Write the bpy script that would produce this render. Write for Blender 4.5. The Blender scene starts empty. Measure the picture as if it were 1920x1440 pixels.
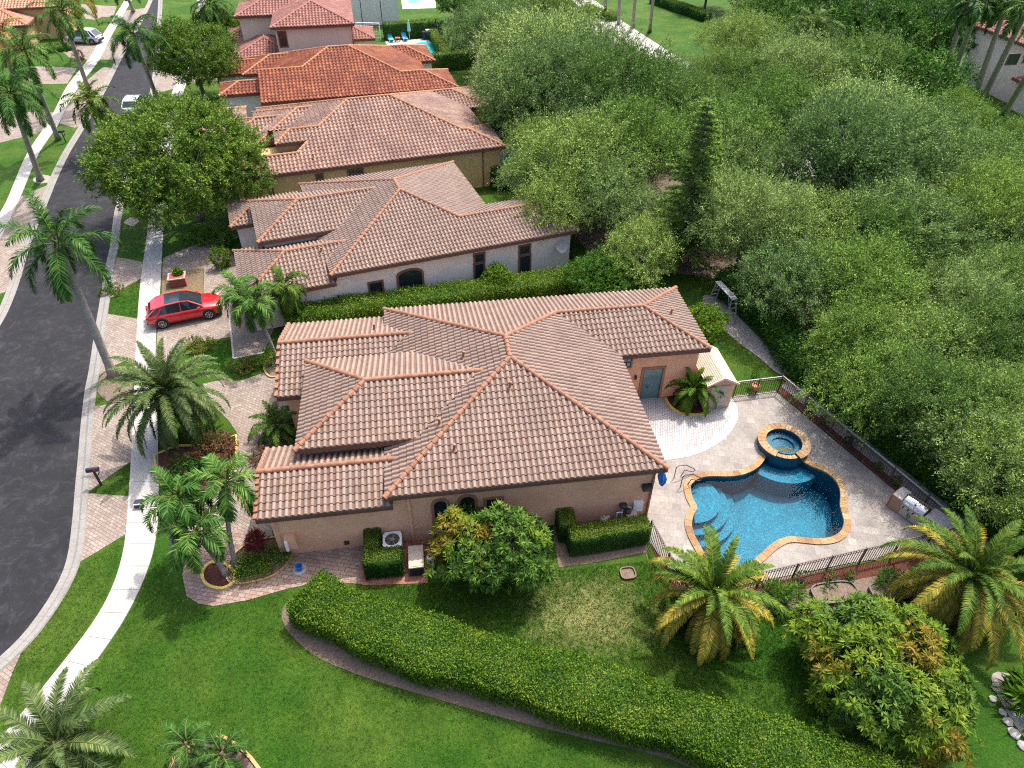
import bpy, bmesh, math, random
import numpy as np
from math import sin, cos, pi, radians, atan2, hypot, sqrt
from mathutils import Vector, Matrix
from mathutils.geometry import tessellate_polygon

SC = bpy.context.scene
COL = SC.collection
# ------------------------------------------------------------------ camera
FPX, PITCH, ROLL, HC = 1302.15, 0.710903, 0.0086040, 27.13
fw = Vector((0, cos(PITCH), -sin(PITCH)))
_r = Vector((1, 0, 0)); _u = _r.cross(fw)
rx = _r*cos(ROLL)+_u*sin(ROLL); uy = -_r*sin(ROLL)+_u*cos(ROLL)
cam_d = bpy.data.cameras.new('camera'); cam = bpy.data.objects.new('camera', cam_d); COL.objects.link(cam)
cam_d.sensor_width = 36; cam_d.lens = FPX/1920*36; cam_d.clip_end = 3000; cam_d.clip_start = .5
mm = Matrix((rx, uy, -fw)).transposed().to_4x4(); mm.translation = (0, 0, HC); cam.matrix_world = mm
SC.camera = cam
# ------------------------------------------------------------------ world and sun
SUN = Vector((0.30, 0.44, 1.0)).normalized()
wd = bpy.data.worlds.new('World'); SC.world = wd; wd.use_nodes = True
nt = wd.node_tree; bg = nt.nodes['Background']
sky = nt.nodes.new('ShaderNodeTexSky'); sky.sky_type = 'NISHITA'; sky.sun_disc = False
sky.sun_elevation = math.asin(SUN.z); sky.sun_rotation = atan2(SUN.x, SUN.y); sky.dust_density = 5; sky.ozone_density = .2; sky.air_density = .8
nt.links.new(sky.outputs[0], bg.inputs[0]); bg.inputs[1].default_value = 0.15
sd = bpy.data.lights.new('sun', 'SUN'); sd.energy = 2.0; sd.angle = radians(0.55); sd.color = (1, .95, .87)
so = bpy.data.objects.new('sun', sd); COL.objects.link(so); so.rotation_euler = SUN.to_track_quat('Z', 'Y').to_euler()
so.location = (0, 0, 60)
SC.view_settings.view_transform = 'Standard'; SC.view_settings.look = 'None'
SC.view_settings.exposure = 1.5; SC.view_settings.gamma = 1
SC.render.engine = 'CYCLES'
SC.cycles.use_denoising = False; SC.cycles.filter_width = 1.15; SC.cycles.max_bounces = 6; SC.cycles.diffuse_bounces = 3; SC.cycles.transparent_max_bounces = 8
SC.cycles.sample_clamp_indirect = 4; SC.cycles.caustics_reflective = False; SC.cycles.caustics_refractive = False

def G(x, y, z=0.0):
    """the point of the level plane z that the photograph shows at pixel x, y"""
    d = fw+rx*((x-960)/FPX)-uy*((y-720)/FPX)
    return d*(-(HC-z)/d.z)+Vector((0, 0, HC))
def GG(pts, z=0.0, s=1.0, o=(0, 0)): return [G(o[0]+a/s, o[1]+b/s, z) for a, b in pts]
def depth(P): return (Vector(P)-Vector((0, 0, HC))).dot(fw)

# ------------------------------------------------------------------ materials
MATS = {}
def newmat(n):
    m = bpy.data.materials.new(n); m.use_nodes = True; MATS[n] = m
    return m, m.node_tree.nodes, m.node_tree.links, m.node_tree.nodes['Principled BSDF']
def ramp(N, stops):
    r = N.new('ShaderNodeValToRGB'); e = r.color_ramp.elements
    while len(e) < len(stops): e.new(.5)
    for i, (p, c) in enumerate(stops): e[i].position = p; e[i].color = (*c, 1)
    return r
def noise(N, L, co, scale, detail=4, rough=.6):
    n = N.new('ShaderNodeTexNoise'); n.inputs['Scale'].default_value = scale; n.inputs['Detail'].default_value = detail
    n.inputs['Roughness'].default_value = rough
    L.new(co, n.inputs['Vector']); return n
def mul(N, L, a, b, fac=1.0, mode='MULTIPLY'):
    x = N.new('ShaderNodeMix'); x.data_type = 'RGBA'; x.blend_type = mode; x.inputs[0].default_value = fac
    L.new(a, x.inputs[6]); L.new(b, x.inputs[7]); return x.outputs[2]
def addbump(N, L, B, h, strength, dist=.02):
    b = N.new('ShaderNodeBump'); b.inputs['Strength'].default_value = strength; b.inputs['Distance'].default_value = dist
    L.new(h, b.inputs['Height']); L.new(b.outputs[0], B.inputs['Normal'])
def mat(n, c1, c2=None, scale=3, rough=.8, bump=0, bscale=None, metal=0, fine=None, fs=60, spec=.4, coat=0, emit=0):
    """plain surface: two colours blended by noise, a finer speckle, a bump"""
    m, N, L, B = newmat(n)
    B.inputs['Roughness'].default_value = rough; B.inputs['Metallic'].default_value = metal
    B.inputs['Specular IOR Level'].default_value = spec; B.inputs['Coat Weight'].default_value = coat
    tc = N.new('ShaderNodeTexCoord')
    if c2 is None: c2 = tuple(x*.8 for x in c1)
    nz = noise(N, L, tc.outputs['Object'], scale); r = ramp(N, [(.3, c1), (.7, c2)]); L.new(nz.outputs[0], r.inputs[0])
    out = r.outputs[0]
    if fine:
        n2 = noise(N, L, tc.outputs['Object'], fs, 2); r2 = ramp(N, [(.35, (1-fine,)*3), (.65, (1+fine*.6,)*3)]); L.new(n2.outputs[0], r2.inputs[0])
        out = mul(N, L, out, r2.outputs[0])
    L.new(out, B.inputs['Base Color'])
    if bump:
        n3 = noise(N, L, tc.outputs['Object'], bscale or scale*6, 3); addbump(N, L, B, n3.outputs[0], bump)
    if emit: B.inputs['Emission Strength'].default_value = emit
    return m
def leafmat(n, cols, trans=.25, rough=.55, var=.25):
    """leaves: one colour per leaf from a ramp, a slow drift over the plant, a slight drift from plant to plant, thin enough to let light through"""
    m, N, L, B = newmat(n)
    g = N.new('ShaderNodeNewGeometry'); oi = N.new('ShaderNodeObjectInfo'); tc = N.new('ShaderNodeTexCoord')
    nz = noise(N, L, tc.outputs['Object'], .9, 3)
    a = N.new('ShaderNodeMath'); a.operation = 'MULTIPLY_ADD'; L.new(g.outputs['Random Per Island'], a.inputs[0]); a.inputs[1].default_value = .6
    s = N.new('ShaderNodeMath'); s.operation = 'MULTIPLY_ADD'; L.new(nz.outputs[0], s.inputs[0]); s.inputs[1].default_value = 1.0; s.inputs[2].default_value = -.3
    L.new(s.outputs[0], a.inputs[2])
    r = ramp(N, [(i/(len(cols)-1)*.8+.1, c) for i, c in enumerate(cols)]); L.new(a.outputs[0], r.inputs[0])
    hs = N.new('ShaderNodeHueSaturation'); L.new(r.outputs[0], hs.inputs['Color'])
    v = N.new('ShaderNodeMapRange'); L.new(oi.outputs['Random'], v.inputs[0]); v.inputs[3].default_value = 1-var; v.inputs[4].default_value = 1+var
    L.new(v.outputs[0], hs.inputs['Value'])
    h = N.new('ShaderNodeMapRange'); L.new(oi.outputs['Random'], h.inputs[0]); h.inputs[3].default_value = .515; h.inputs[4].default_value = .485
    L.new(h.outputs[0], hs.inputs['Hue'])
    L.new(hs.outputs[0], B.inputs['Base Color']); B.inputs['Roughness'].default_value = rough+.2; B.inputs['Specular IOR Level'].default_value = .10
    t = N.new('ShaderNodeBsdfTranslucent'); L.new(hs.outputs[0], t.inputs[0])
    mx = N.new('ShaderNodeMixShader'); mx.inputs[0].default_value = trans
    L.new(B.outputs[0], mx.inputs[1]); L.new(t.outputs[0], mx.inputs[2]); L.new(mx.outputs[0], N['Material Output'].inputs[0])
    return m
def tilemat(n, cols, stain=(.1, .05, .04), st=.0):
    m, N, L, B = newmat(n)
    uv = N.new('ShaderNodeUVMap'); tc = N.new('ShaderNodeTexCoord')
    fl = N.new('ShaderNodeVectorMath'); fl.operation = 'FLOOR'; L.new(uv.outputs[0], fl.inputs[0])
    w = N.new('ShaderNodeTexWhiteNoise'); w.noise_dimensions = '2D'; L.new(fl.outputs[0], w.inputs[0])
    r = ramp(N, [(i/(len(cols)-1), c) for i, c in enumerate(cols)]); L.new(w.outputs[0], r.inputs[0])
    n1 = noise(N, L, tc.outputs['Object'], 1.1, 4); r1 = ramp(N, [(.3, (.8, .78, .76)), (.7, (1.12, 1.1, 1.1))]); L.new(n1.outputs[0], r1.inputs[0])
    o = mul(N, L, r.outputs[0], r1.outputs[0])
    fr_ = N.new('ShaderNodeVectorMath'); fr_.operation = 'FRACTION'; L.new(uv.outputs[0], fr_.inputs[0]); sx = N.new('ShaderNodeSeparateXYZ'); L.new(fr_.outputs[0], sx.inputs[0])
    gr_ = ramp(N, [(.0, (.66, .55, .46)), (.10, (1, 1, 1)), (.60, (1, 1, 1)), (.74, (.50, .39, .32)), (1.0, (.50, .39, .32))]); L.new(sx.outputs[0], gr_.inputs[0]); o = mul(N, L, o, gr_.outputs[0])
    n2 = noise(N, L, tc.outputs['Object'], 22, 3); r2 = ramp(N, [(.35, (.8,)*3), (.65, (1.12,)*3)]); L.new(n2.outputs[0], r2.inputs[0])
    o = mul(N, L, o, r2.outputs[0])
    if st:
        n3 = noise(N, L, tc.outputs['Object'], .55, 6, .7); r3 = ramp(N, [(.42, (0, 0, 0)), (.62, (1, 1, 1))]); L.new(n3.outputs[0], r3.inputs[0])
        x = N.new('ShaderNodeMix'); x.data_type = 'RGBA'; L.new(o, x.inputs[6]); x.inputs[7].default_value = (*stain, 1)
        k = N.new('ShaderNodeMath'); k.operation = 'MULTIPLY'; L.new(r3.outputs[0], k.inputs[0]); k.inputs[1].default_value = st
        L.new(k.outputs[0], x.inputs[0]); o = x.outputs[2]
    L.new(o, B.inputs['Base Color']); B.inputs['Roughness'].default_value = .75; B.inputs['Specular IOR Level'].default_value = .3
    return m
def pavemat(n, cols, bw, bh, mortar, rot=0, msize=.012, rough=.8, stagger=.5):
    m, N, L, B = newmat(n)
    tc = N.new('ShaderNodeTexCoord'); mp = N.new('ShaderNodeMapping'); mp.inputs['Rotation'].default_value = (0, 0, rot)
    L.new(tc.outputs['Object'], mp.inputs[0])
    br = N.new('ShaderNodeTexBrick'); L.new(mp.outputs[0], br.inputs[0]); br.offset = stagger
    br.inputs['Scale'].default_value = 1; br.inputs['Brick Width'].default_value = bw; br.inputs['Row Height'].default_value = bh
    br.inputs['Mortar Size'].default_value = msize; br.inputs['Mortar Smooth'].default_value = .3
    br.inputs['Color1'].default_value = (0, 0, 0, 1); br.inputs['Color2'].default_value = (1, 1, 1, 1); br.inputs['Mortar'].default_value = (.5, .5, .5, 1)
    r = ramp(N, [(i/(len(cols)-1), c) for i, c in enumerate(cols)]); L.new(br.outputs[0], r.inputs[0])
    n1 = noise(N, L, tc.outputs['Object'], .7, 5); r1 = ramp(N, [(.3, (.78, .76, .75)), (.7, (1.12, 1.1, 1.08))]); L.new(n1.outputs[0], r1.inputs[0])
    o = mul(N, L, r.outputs[0], r1.outputs[0])
    n2 = noise(N, L, tc.outputs['Object'], 14, 4); r2 = ramp(N, [(.35, (.82,)*3), (.65, (1.12,)*3)]); L.new(n2.outputs[0], r2.inputs[0])
    o = mul(N, L, o, r2.outputs[0])
    x = N.new('ShaderNodeMix'); x.data_type = 'RGBA'; L.new(br.outputs['Fac'], x.inputs[0]); L.new(o, x.inputs[6]); x.inputs[7].default_value = (*mortar, 1)
    L.new(x.outputs[2], B.inputs['Base Color']); B.inputs['Roughness'].default_value = rough
    inv = N.new('ShaderNodeMath'); inv.operation = 'SUBTRACT'; inv.inputs[0].default_value = 1; L.new(br.outputs['Fac'], inv.inputs[1])
    addbump(N, L, B, inv.outputs[0], .5, .01)
    return m

def grassmat():
    m, N, L, B = newmat('grass')
    tc = N.new('ShaderNodeTexCoord'); co = tc.outputs['Object']
    n1 = noise(N, L, co, 9, 6, .75); r1 = ramp(N, [(.28, (.009, .036, .003)), (.5, (.021, .073, .004)), (.74, (.046, .112, .008))]); L.new(n1.outputs[0], r1.inputs[0])
    n2 = noise(N, L, co, .22, 5, .6); r2 = ramp(N, [(.40, (0, 0, 0)), (.66, (.85, .85, .85))]); L.new(n2.outputs[0], r2.inputs[0])
    n4 = noise(N, L, co, 5, 4, .7); r4 = ramp(N, [(.3, (.030, .078, .006)), (.7, (.085, .12, .017))]); L.new(n4.outputs[0], r4.inputs[0])
    x = N.new('ShaderNodeMix'); x.data_type = 'RGBA'; L.new(r2.outputs[0], x.inputs[0]); L.new(r1.outputs[0], x.inputs[6]); L.new(r4.outputs[0], x.inputs[7])
    vs_ = N.new('ShaderNodeVectorMath'); vs_.operation = 'SUBTRACT'; L.new(co, vs_.inputs[0]); vs_.inputs[1].default_value = (3.4, 16.3, 0)
    vm_ = N.new('ShaderNodeVectorMath'); vm_.operation = 'MULTIPLY'; L.new(vs_.outputs[0], vm_.inputs[0]); vm_.inputs[1].default_value = (.30, .42, 0)
    vl_ = N.new('ShaderNodeVectorMath'); vl_.operation = 'LENGTH'; L.new(vm_.outputs[0], vl_.inputs[0]); nd = noise(N, L, co, 1.6, 6, .75)
    ma = N.new('ShaderNodeMath'); ma.operation = 'MULTIPLY_ADD'; L.new(nd.outputs[0], ma.inputs[0]); ma.inputs[1].default_value = 2.2; L.new(vl_.outputs['Value'], ma.inputs[2])
    rd = ramp(N, [(.42, (1, 1, 1)), (.72, (0, 0, 0))]); mr = N.new('ShaderNodeMapRange'); mr.inputs[1].default_value = .2; mr.inputs[2].default_value = 2.8; L.new(ma.outputs[0], mr.inputs[0]); L.new(mr.outputs[0], rd.inputs[0])
    xd = N.new('ShaderNodeMix'); xd.data_type = 'RGBA'; L.new(rd.outputs[0], xd.inputs[0]); L.new(x.outputs[2], xd.inputs[6]); xd.inputs[7].default_value = (.17, .18, .06, 1); x = xd
    n5 = noise(N, L, co, .7, 4, .6); r5 = ramp(N, [(.32, (.80, .82, .8)), (.68, (1.22, 1.15, 1.2))]); L.new(n5.outputs[0], r5.inputs[0])
    n3 = noise(N, L, co, 40, 4, .8); r3 = ramp(N, [(.3, (.45,)*3), (.7, (1.6,)*3)]); L.new(n3.outputs[0], r3.inputs[0])
    o = mul(N, L, mul(N, L, x.outputs[2], r5.outputs[0]), r3.outputs[0]); L.new(o, B.inputs['Base Color']); B.inputs['Roughness'].default_value = .9
    B.inputs['Specular IOR Level'].default_value = .15
    addbump(N, L, B, n3.outputs[0], .9, .05)
    return m
grassmat()
# dry thin lawn beside the hedge
mat('grass_dry', (.06, .10, .018), (.24, .235, .11), 2.4, .9, .8, 40, fine=.3, fs=45)
# asphalt with faint pale scuffs
def asphalt():
    m, N, L, B = newmat('asphalt'); tc = N.new('ShaderNodeTexCoord'); co = tc.outputs['Object']
    n1 = noise(N, L, co, .35, 6, .65); r1 = ramp(N, [(.3, (.0075, .008, .010)), (.7, (.019, .019, .022))]); L.new(n1.outputs[0], r1.inputs[0])
    n2 = noise(N, L, co, 1.4, 8, .8); n2.inputs['Distortion'].default_value = 1.2; r2 = ramp(N, [(.50, (.85, .85, .85)), (.68, (2.5, 2.5, 2.5))]); L.new(n2.outputs[0], r2.inputs[0])
    o = mul(N, L, r1.outputs[0], r2.outputs[0])
    n3 = noise(N, L, co, 70, 2); r3 = ramp(N, [(.3, (.75,)*3), (.7, (1.25,)*3)]); L.new(n3.outputs[0], r3.inputs[0])
    o = mul(N, L, o, r3.outputs[0]); L.new(o, B.inputs['Base Color']); B.inputs['Roughness'].default_value = .75
    B.inputs['Specular IOR Level'].default_value = .25; addbump(N, L, B, n3.outputs[0], .4, .01)
asphalt()
mat('road_pale', (0.216, 0.209, 0.202), (0.288, 0.278, 0.266), .6, .85, fine=.12)
mat('concrete', (0.295, 0.285, 0.263), (0.354, 0.343, 0.322), .9, .85, .15, 30, fine=.08, fs=30)
mat('curb', (0.180, 0.173, 0.159), (0.228, 0.221, 0.204), 1.3, .85, .2, 30, fine=.15, fs=18)
mat('joint', (.16, .15, .14), None, 3)
pavemat('pavers_drive', [(0.184, 0.139, 0.111), (0.244, 0.205, 0.171), (0.214, 0.174, 0.146), (0.273, 0.241, 0.207)], .24, .16, (0.098, 0.071, 0.058), .5, .012)
pavemat('pavers_walk', [(0.206, 0.126, 0.095), (0.287, 0.212, 0.178), (0.241, 0.166, 0.132), (0.310, 0.247, 0.206)], .30, .20, (0.092, 0.058, 0.046), .15, .012)
pavemat('pavers_brick', [(0.240, 0.088, 0.056), (0.320, 0.136, 0.088), (0.272, 0.112, 0.080)], .34, .34, (0.096, 0.048, 0.036), .146, .015, stagger=0)
pavemat('pavers_white', [(0.335, 0.335, 0.339), (0.373, 0.373, 0.373), (0.354, 0.351, 0.348)], .24, .13, (0.105, 0.110, 0.124), .146+pi/2, .010)
mat('white_border', (0.354, 0.358, 0.363), (0.393, 0.393, 0.393), 3, .7)
pavemat('travertine', [(0.177, 0.161, 0.147), (0.233, 0.217, 0.200), (0.205, 0.188, 0.172), (0.265, 0.249, 0.233)], .41, .41, (0.158, 0.144, 0.131), .146, .006, stagger=.5)
pavemat('coping', [(0.259, 0.140, 0.039), (0.321, 0.207, 0.083), (0.207, 0.088, 0.023), (0.332, 0.248, 0.140)], .5, .5, (0.145, 0.083, 0.031), .3, .010)
mat('mulch_red', (0.122, 0.033, 0.018), (0.050, 0.018, 0.013), 14, .95, .8, 40, fine=.4, fs=60)
mat('mulch_brown', (0.102, 0.072, 0.051), (0.187, 0.145, 0.111), 9, .95, .8, 40, fine=.35, fs=50)
mat('mulch_gold', (.085, .062, .04), (.20, .15, .075), 12, .95, .8, 40, fine=.35, fs=40)
mat('soil_pale', (0.208, 0.188, 0.168), (0.336, 0.312, 0.288), 4, .95, .5, 30, fine=.3, fs=30)
mat('bed_edge', (.62, .47, .12), (.55, .40, .10), 5, .8)
mat('bed_edge_tan', (.42, .27, .11), (.36, .22, .09), 5, .8)
ROOFC = [(.225, .165, .137), (.262, .195, .163), (.242, .178, .148), (.285, .218, .182), (.252, .180, .148), (.26, .205, .166)]
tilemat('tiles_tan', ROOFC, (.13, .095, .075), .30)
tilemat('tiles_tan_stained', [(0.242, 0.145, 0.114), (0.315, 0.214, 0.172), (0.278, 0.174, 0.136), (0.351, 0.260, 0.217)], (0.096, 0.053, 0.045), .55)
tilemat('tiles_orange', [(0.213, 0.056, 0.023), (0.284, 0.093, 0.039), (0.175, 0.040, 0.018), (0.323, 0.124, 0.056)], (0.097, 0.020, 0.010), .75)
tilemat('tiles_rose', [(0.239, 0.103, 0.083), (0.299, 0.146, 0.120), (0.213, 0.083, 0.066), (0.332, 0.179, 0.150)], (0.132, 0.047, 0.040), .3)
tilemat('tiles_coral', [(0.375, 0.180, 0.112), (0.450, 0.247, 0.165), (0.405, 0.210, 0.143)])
def capmat(n, a, b, c):
    m, N, L, B = newmat(n); g = N.new('ShaderNodeNewGeometry'); r = ramp(N, [(0, a), (.5, b), (1, c)]); L.new(g.outputs['Random Per Island'], r.inputs[0])
    tc = N.new('ShaderNodeTexCoord'); n2 = noise(N, L, tc.outputs['Object'], 9, 4); r2 = ramp(N, [(.35, (.75,)*3), (.65, (1.15,)*3)]); L.new(n2.outputs[0], r2.inputs[0])
    L.new(mul(N, L, r.outputs[0], r2.outputs[0]), B.inputs['Base Color']); B.inputs['Roughness'].default_value = .7
capmat('cap_rust', (.185, .078, .040), (.24, .108, .058), (.21, .09, .048))
capmat('cap_orange', (0.282, 0.111, 0.045), (0.333, 0.151, 0.064), (0.243, 0.086, 0.035))
capmat('cap_rose', (0.240, 0.080, 0.064), (0.304, 0.120, 0.096), (0.272, 0.096, 0.080))
mat('stucco_peach', (0.740, 0.412, 0.247), (0.620, 0.328, 0.199), .7, .9, .35, 60, fine=.12, fs=9)
mat('stucco_white', (.72, .63, .56), (.62, .54, .48), .7, .9, .3, 60, fine=.10, fs=9)
mat('stucco_mustard', (0.525, 0.378, 0.173), (0.462, 0.326, 0.147), .8, .9, .3, 60, fine=.08, fs=12)
mat('stucco_grey', (0.660, 0.660, 0.605), (0.594, 0.594, 0.550), .8, .9, .3, 60, fine=.06, fs=12)
mat('stucco_cream', (0.660, 0.560, 0.440), (0.600, 0.500, 0.390), .8, .9, .3, 60, fine=.06, fs=12)
mat('trim_brown', (.17, .085, .055), (.13, .065, .045), 3, .7)
mat('trim_clay', (.30, .155, .095), (.26, .13, .08), 3, .8)
mat('fascia', (0.130, 0.058, 0.039), (0.091, 0.046, 0.033), 4, .7)
mat('flat_roof', (.30, .34, .40), (.42, .46, .50), 2, .8)
mat('glass_dark', (.012, .018, .024), (.02, .03, .04), 2, .08, spec=.7)
mat('glass_teal', (.06, .13, .14), (.10, .19, .19), 2, .1, spec=.7)
mat('black_metal', (.018, .018, .02), (.03, .03, .032), 8, .5, metal=.0)
mat('bronze_metal', (.075, .045, .035), (.055, .035, .03), 6, .5)
mat('pale_metal', (.34, .345, .35), (.27, .275, .28), 5, .45)
mat('steel', (.50, .51, .52), (.42, .43, .44), 4, .28, metal=.85)
mat('white_plastic', (.72, .73, .73), (.66, .67, .67), 3, .45)
mat('grey_plastic', (.22, .235, .25), (.17, .18, .19), 3, .5)
mat('beige_metal', (.42, .37, .30), (.36, .32, .26), 3, .5)
mat('wood_pale', (.46, .36, .28), (.36, .28, .22), 5, .85, fine=.15, fs=30)
mat('wood_brown', (.30, .12, .05), (.22, .085, .04), 6, .7)
mat('stone_counter', (.30, .29, .27), (.44, .42, .40), 6, .5, fine=.2, fs=30)
mat('stone_clad', (.36, .22, .14), (.26, .16, .11), 4, .85, .4, 20)
mat('blue_cloth', (.02, .16, .55), (.015, .12, .42), 3, .7)
mat('aqua_cloth', (.22, .55, .55), (.18, .46, .47), 3, .7)
mat('azure_cloth', (.06, .42, .75), (.05, .36, .65), 3, .7)
mat('navy_cloth', (.012, .02, .06), (.01, .015, .04), 3, .7)
mat('terracotta', (.42, .17, .085), (.34, .13, .07), 5, .8)
mat('planter_red', (.28, .07, .045), (.22, .055, .04), 5, .8)
mat('bark_palm', (0.338, 0.312, 0.273), (0.221, 0.202, 0.176), 3, .95, .5, 14, fine=.3, fs=14)
mat('bark_date', (.13, .09, .06), (.075, .05, .035), 8, .95, .8, 20, fine=.3, fs=20)
mat('bark_tree', (.17, .145, .12), (.10, .085, .07), 5, .95, .6, 20, fine=.3, fs=14)
mat('palm_shaft', (.085, .115, .025), (.06, .085, .02), 3, .8, spec=.1)
mat('mailbox_blue', (.03, .035, .06), (.02, .022, .035), 3, .4)
mat('rock', (.22, .21, .19), (.36, .35, .33), 4, .9, .5, 12)
mat('tire', (.012, .012, .013), None, 5, .85)
m_ = mat('paint_red', (.52, .008, .014), (.52, .008, .014), 2, .22, coat=1); m_ = mat('paint_silver', (.52, .55, .58), None, 2, .3, metal=.5, coat=.6)
mat('paint_white', (.62, .72, .72), None, 2, .3, coat=.5); mat('chrome', (.6, .6, .6), None, 2, .2, metal=1)
mat('lamp_red', (.30, .01, .01), None, 2, .2); mat('lamp_clear', (.6, .6, .6), None, 2, .15)
mat('deck_pale', (.50, .46, .42), (.58, .54, .50), 2, .85, fine=.1)
mat('fan_blue', (.10, .13, .18), (.07, .09, .13), 3, .5)
# leaves
leafmat('leaf_oak', [(0.028, 0.057, 0.012), (0.087, 0.162, 0.030), (0.182, 0.290, 0.062), (0.347, 0.443, 0.132)], .22)
leafmat('leaf_oak_grey', [(0.030, 0.058, 0.018), (0.099, 0.172, 0.046), (0.206, 0.310, 0.089), (0.395, 0.500, 0.176)], .22)
leafmat('leaf_oak_yellow', [(0.023, 0.055, 0.010), (0.080, 0.158, 0.027), (0.170, 0.285, 0.049), (0.316, 0.427, 0.091)], .22)
leafmat('leaf_street', [(0.025, 0.056, 0.011), (0.081, 0.161, 0.022), (0.172, 0.265, 0.035), (0.322, 0.378, 0.064)], .22)
leafmat('leaf_ficus', [(0.014, 0.040, 0.007), (0.039, 0.107, 0.013), (0.076, 0.183, 0.021), (0.138, 0.265, 0.040)], .2, .4)
leafmat('leaf_hedge', [(.03,.075,.007),(.062,.135,.010),(.11,.19,.016),(.19,.23,.028)], .2, .45)
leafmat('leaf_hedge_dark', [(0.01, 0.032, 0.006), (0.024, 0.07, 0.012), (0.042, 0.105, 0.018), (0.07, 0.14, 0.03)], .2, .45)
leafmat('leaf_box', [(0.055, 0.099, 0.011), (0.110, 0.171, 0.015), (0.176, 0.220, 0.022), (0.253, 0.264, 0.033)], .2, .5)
leafmat('leaf_mango', [(.016,.05,.006),(.05,.115,.014),(.10,.18,.025),(.19,.27,.05)], .22, .38)
leafmat('leaf_mango_new', [(.10,.12,.015),(.20,.17,.02),(.27,.17,.03)], .25, .45)
leafmat('leaf_mango_gold', [(0.050, 0.106, 0.010), (0.125, 0.200, 0.018), (0.237, 0.288, 0.025)], .25, .45)
leafmat('leaf_palm', [(0.010, 0.035, 0.006), (0.027, 0.088, 0.013), (0.062, 0.150, 0.022), (0.150, 0.237, 0.050)], .15, .35)
leafmat('leaf_palm_bright', [(0.014, 0.04, 0.005), (0.04, 0.095, 0.01), (0.09, 0.155, 0.015), (0.2, 0.23, 0.03)], .18, .38)
leafmat('leaf_date', [(0.011, 0.028, 0.008), (0.033, 0.066, 0.018), (0.070, 0.111, 0.033), (0.139, 0.172, 0.061)], .12, .38)
leafmat('leaf_date_gold', [(0.075, 0.100, 0.013), (0.175, 0.175, 0.019), (0.300, 0.237, 0.031), (0.450, 0.300, 0.050)], .15, .4)
leafmat('leaf_dead', [(.22, .13, .04), (.30, .19, .06), (.36, .26, .09)], .15, .7)
leafmat('leaf_pine', [(.02,.06,.008),(.05,.13,.016),(.10,.20,.025),(.17,.27,.04)], .15, .5)
leafmat('leaf_red', [(.14, .02, .035), (.24, .035, .05), (.30, .09, .06)], .25, .4)
leafmat('leaf_lime', [(0.04, 0.1, 0.006), (0.1, 0.2, 0.012), (0.18, 0.28, 0.025)], .25, .4)
leafmat('leaf_shrub', [(0.03, 0.06, 0.01), (0.08, 0.12, 0.016), (0.15, 0.17, 0.03), (0.24, 0.2, 0.05)], .2, .5)
leafmat('leaf_croton', [(.05, .06, .02), (.16, .09, .04), (.26, .13, .08)], .2, .5)
leafmat('leaf_cream', [(.45, .45, .30), (.60, .60, .45)], .2, .5)
leafmat('blade', [(0.012, 0.048, 0.003), (0.022, 0.079, 0.005), (0.034, 0.102, 0.006), (0.058, 0.122, 0.012)], .25, .6, 0)

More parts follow.
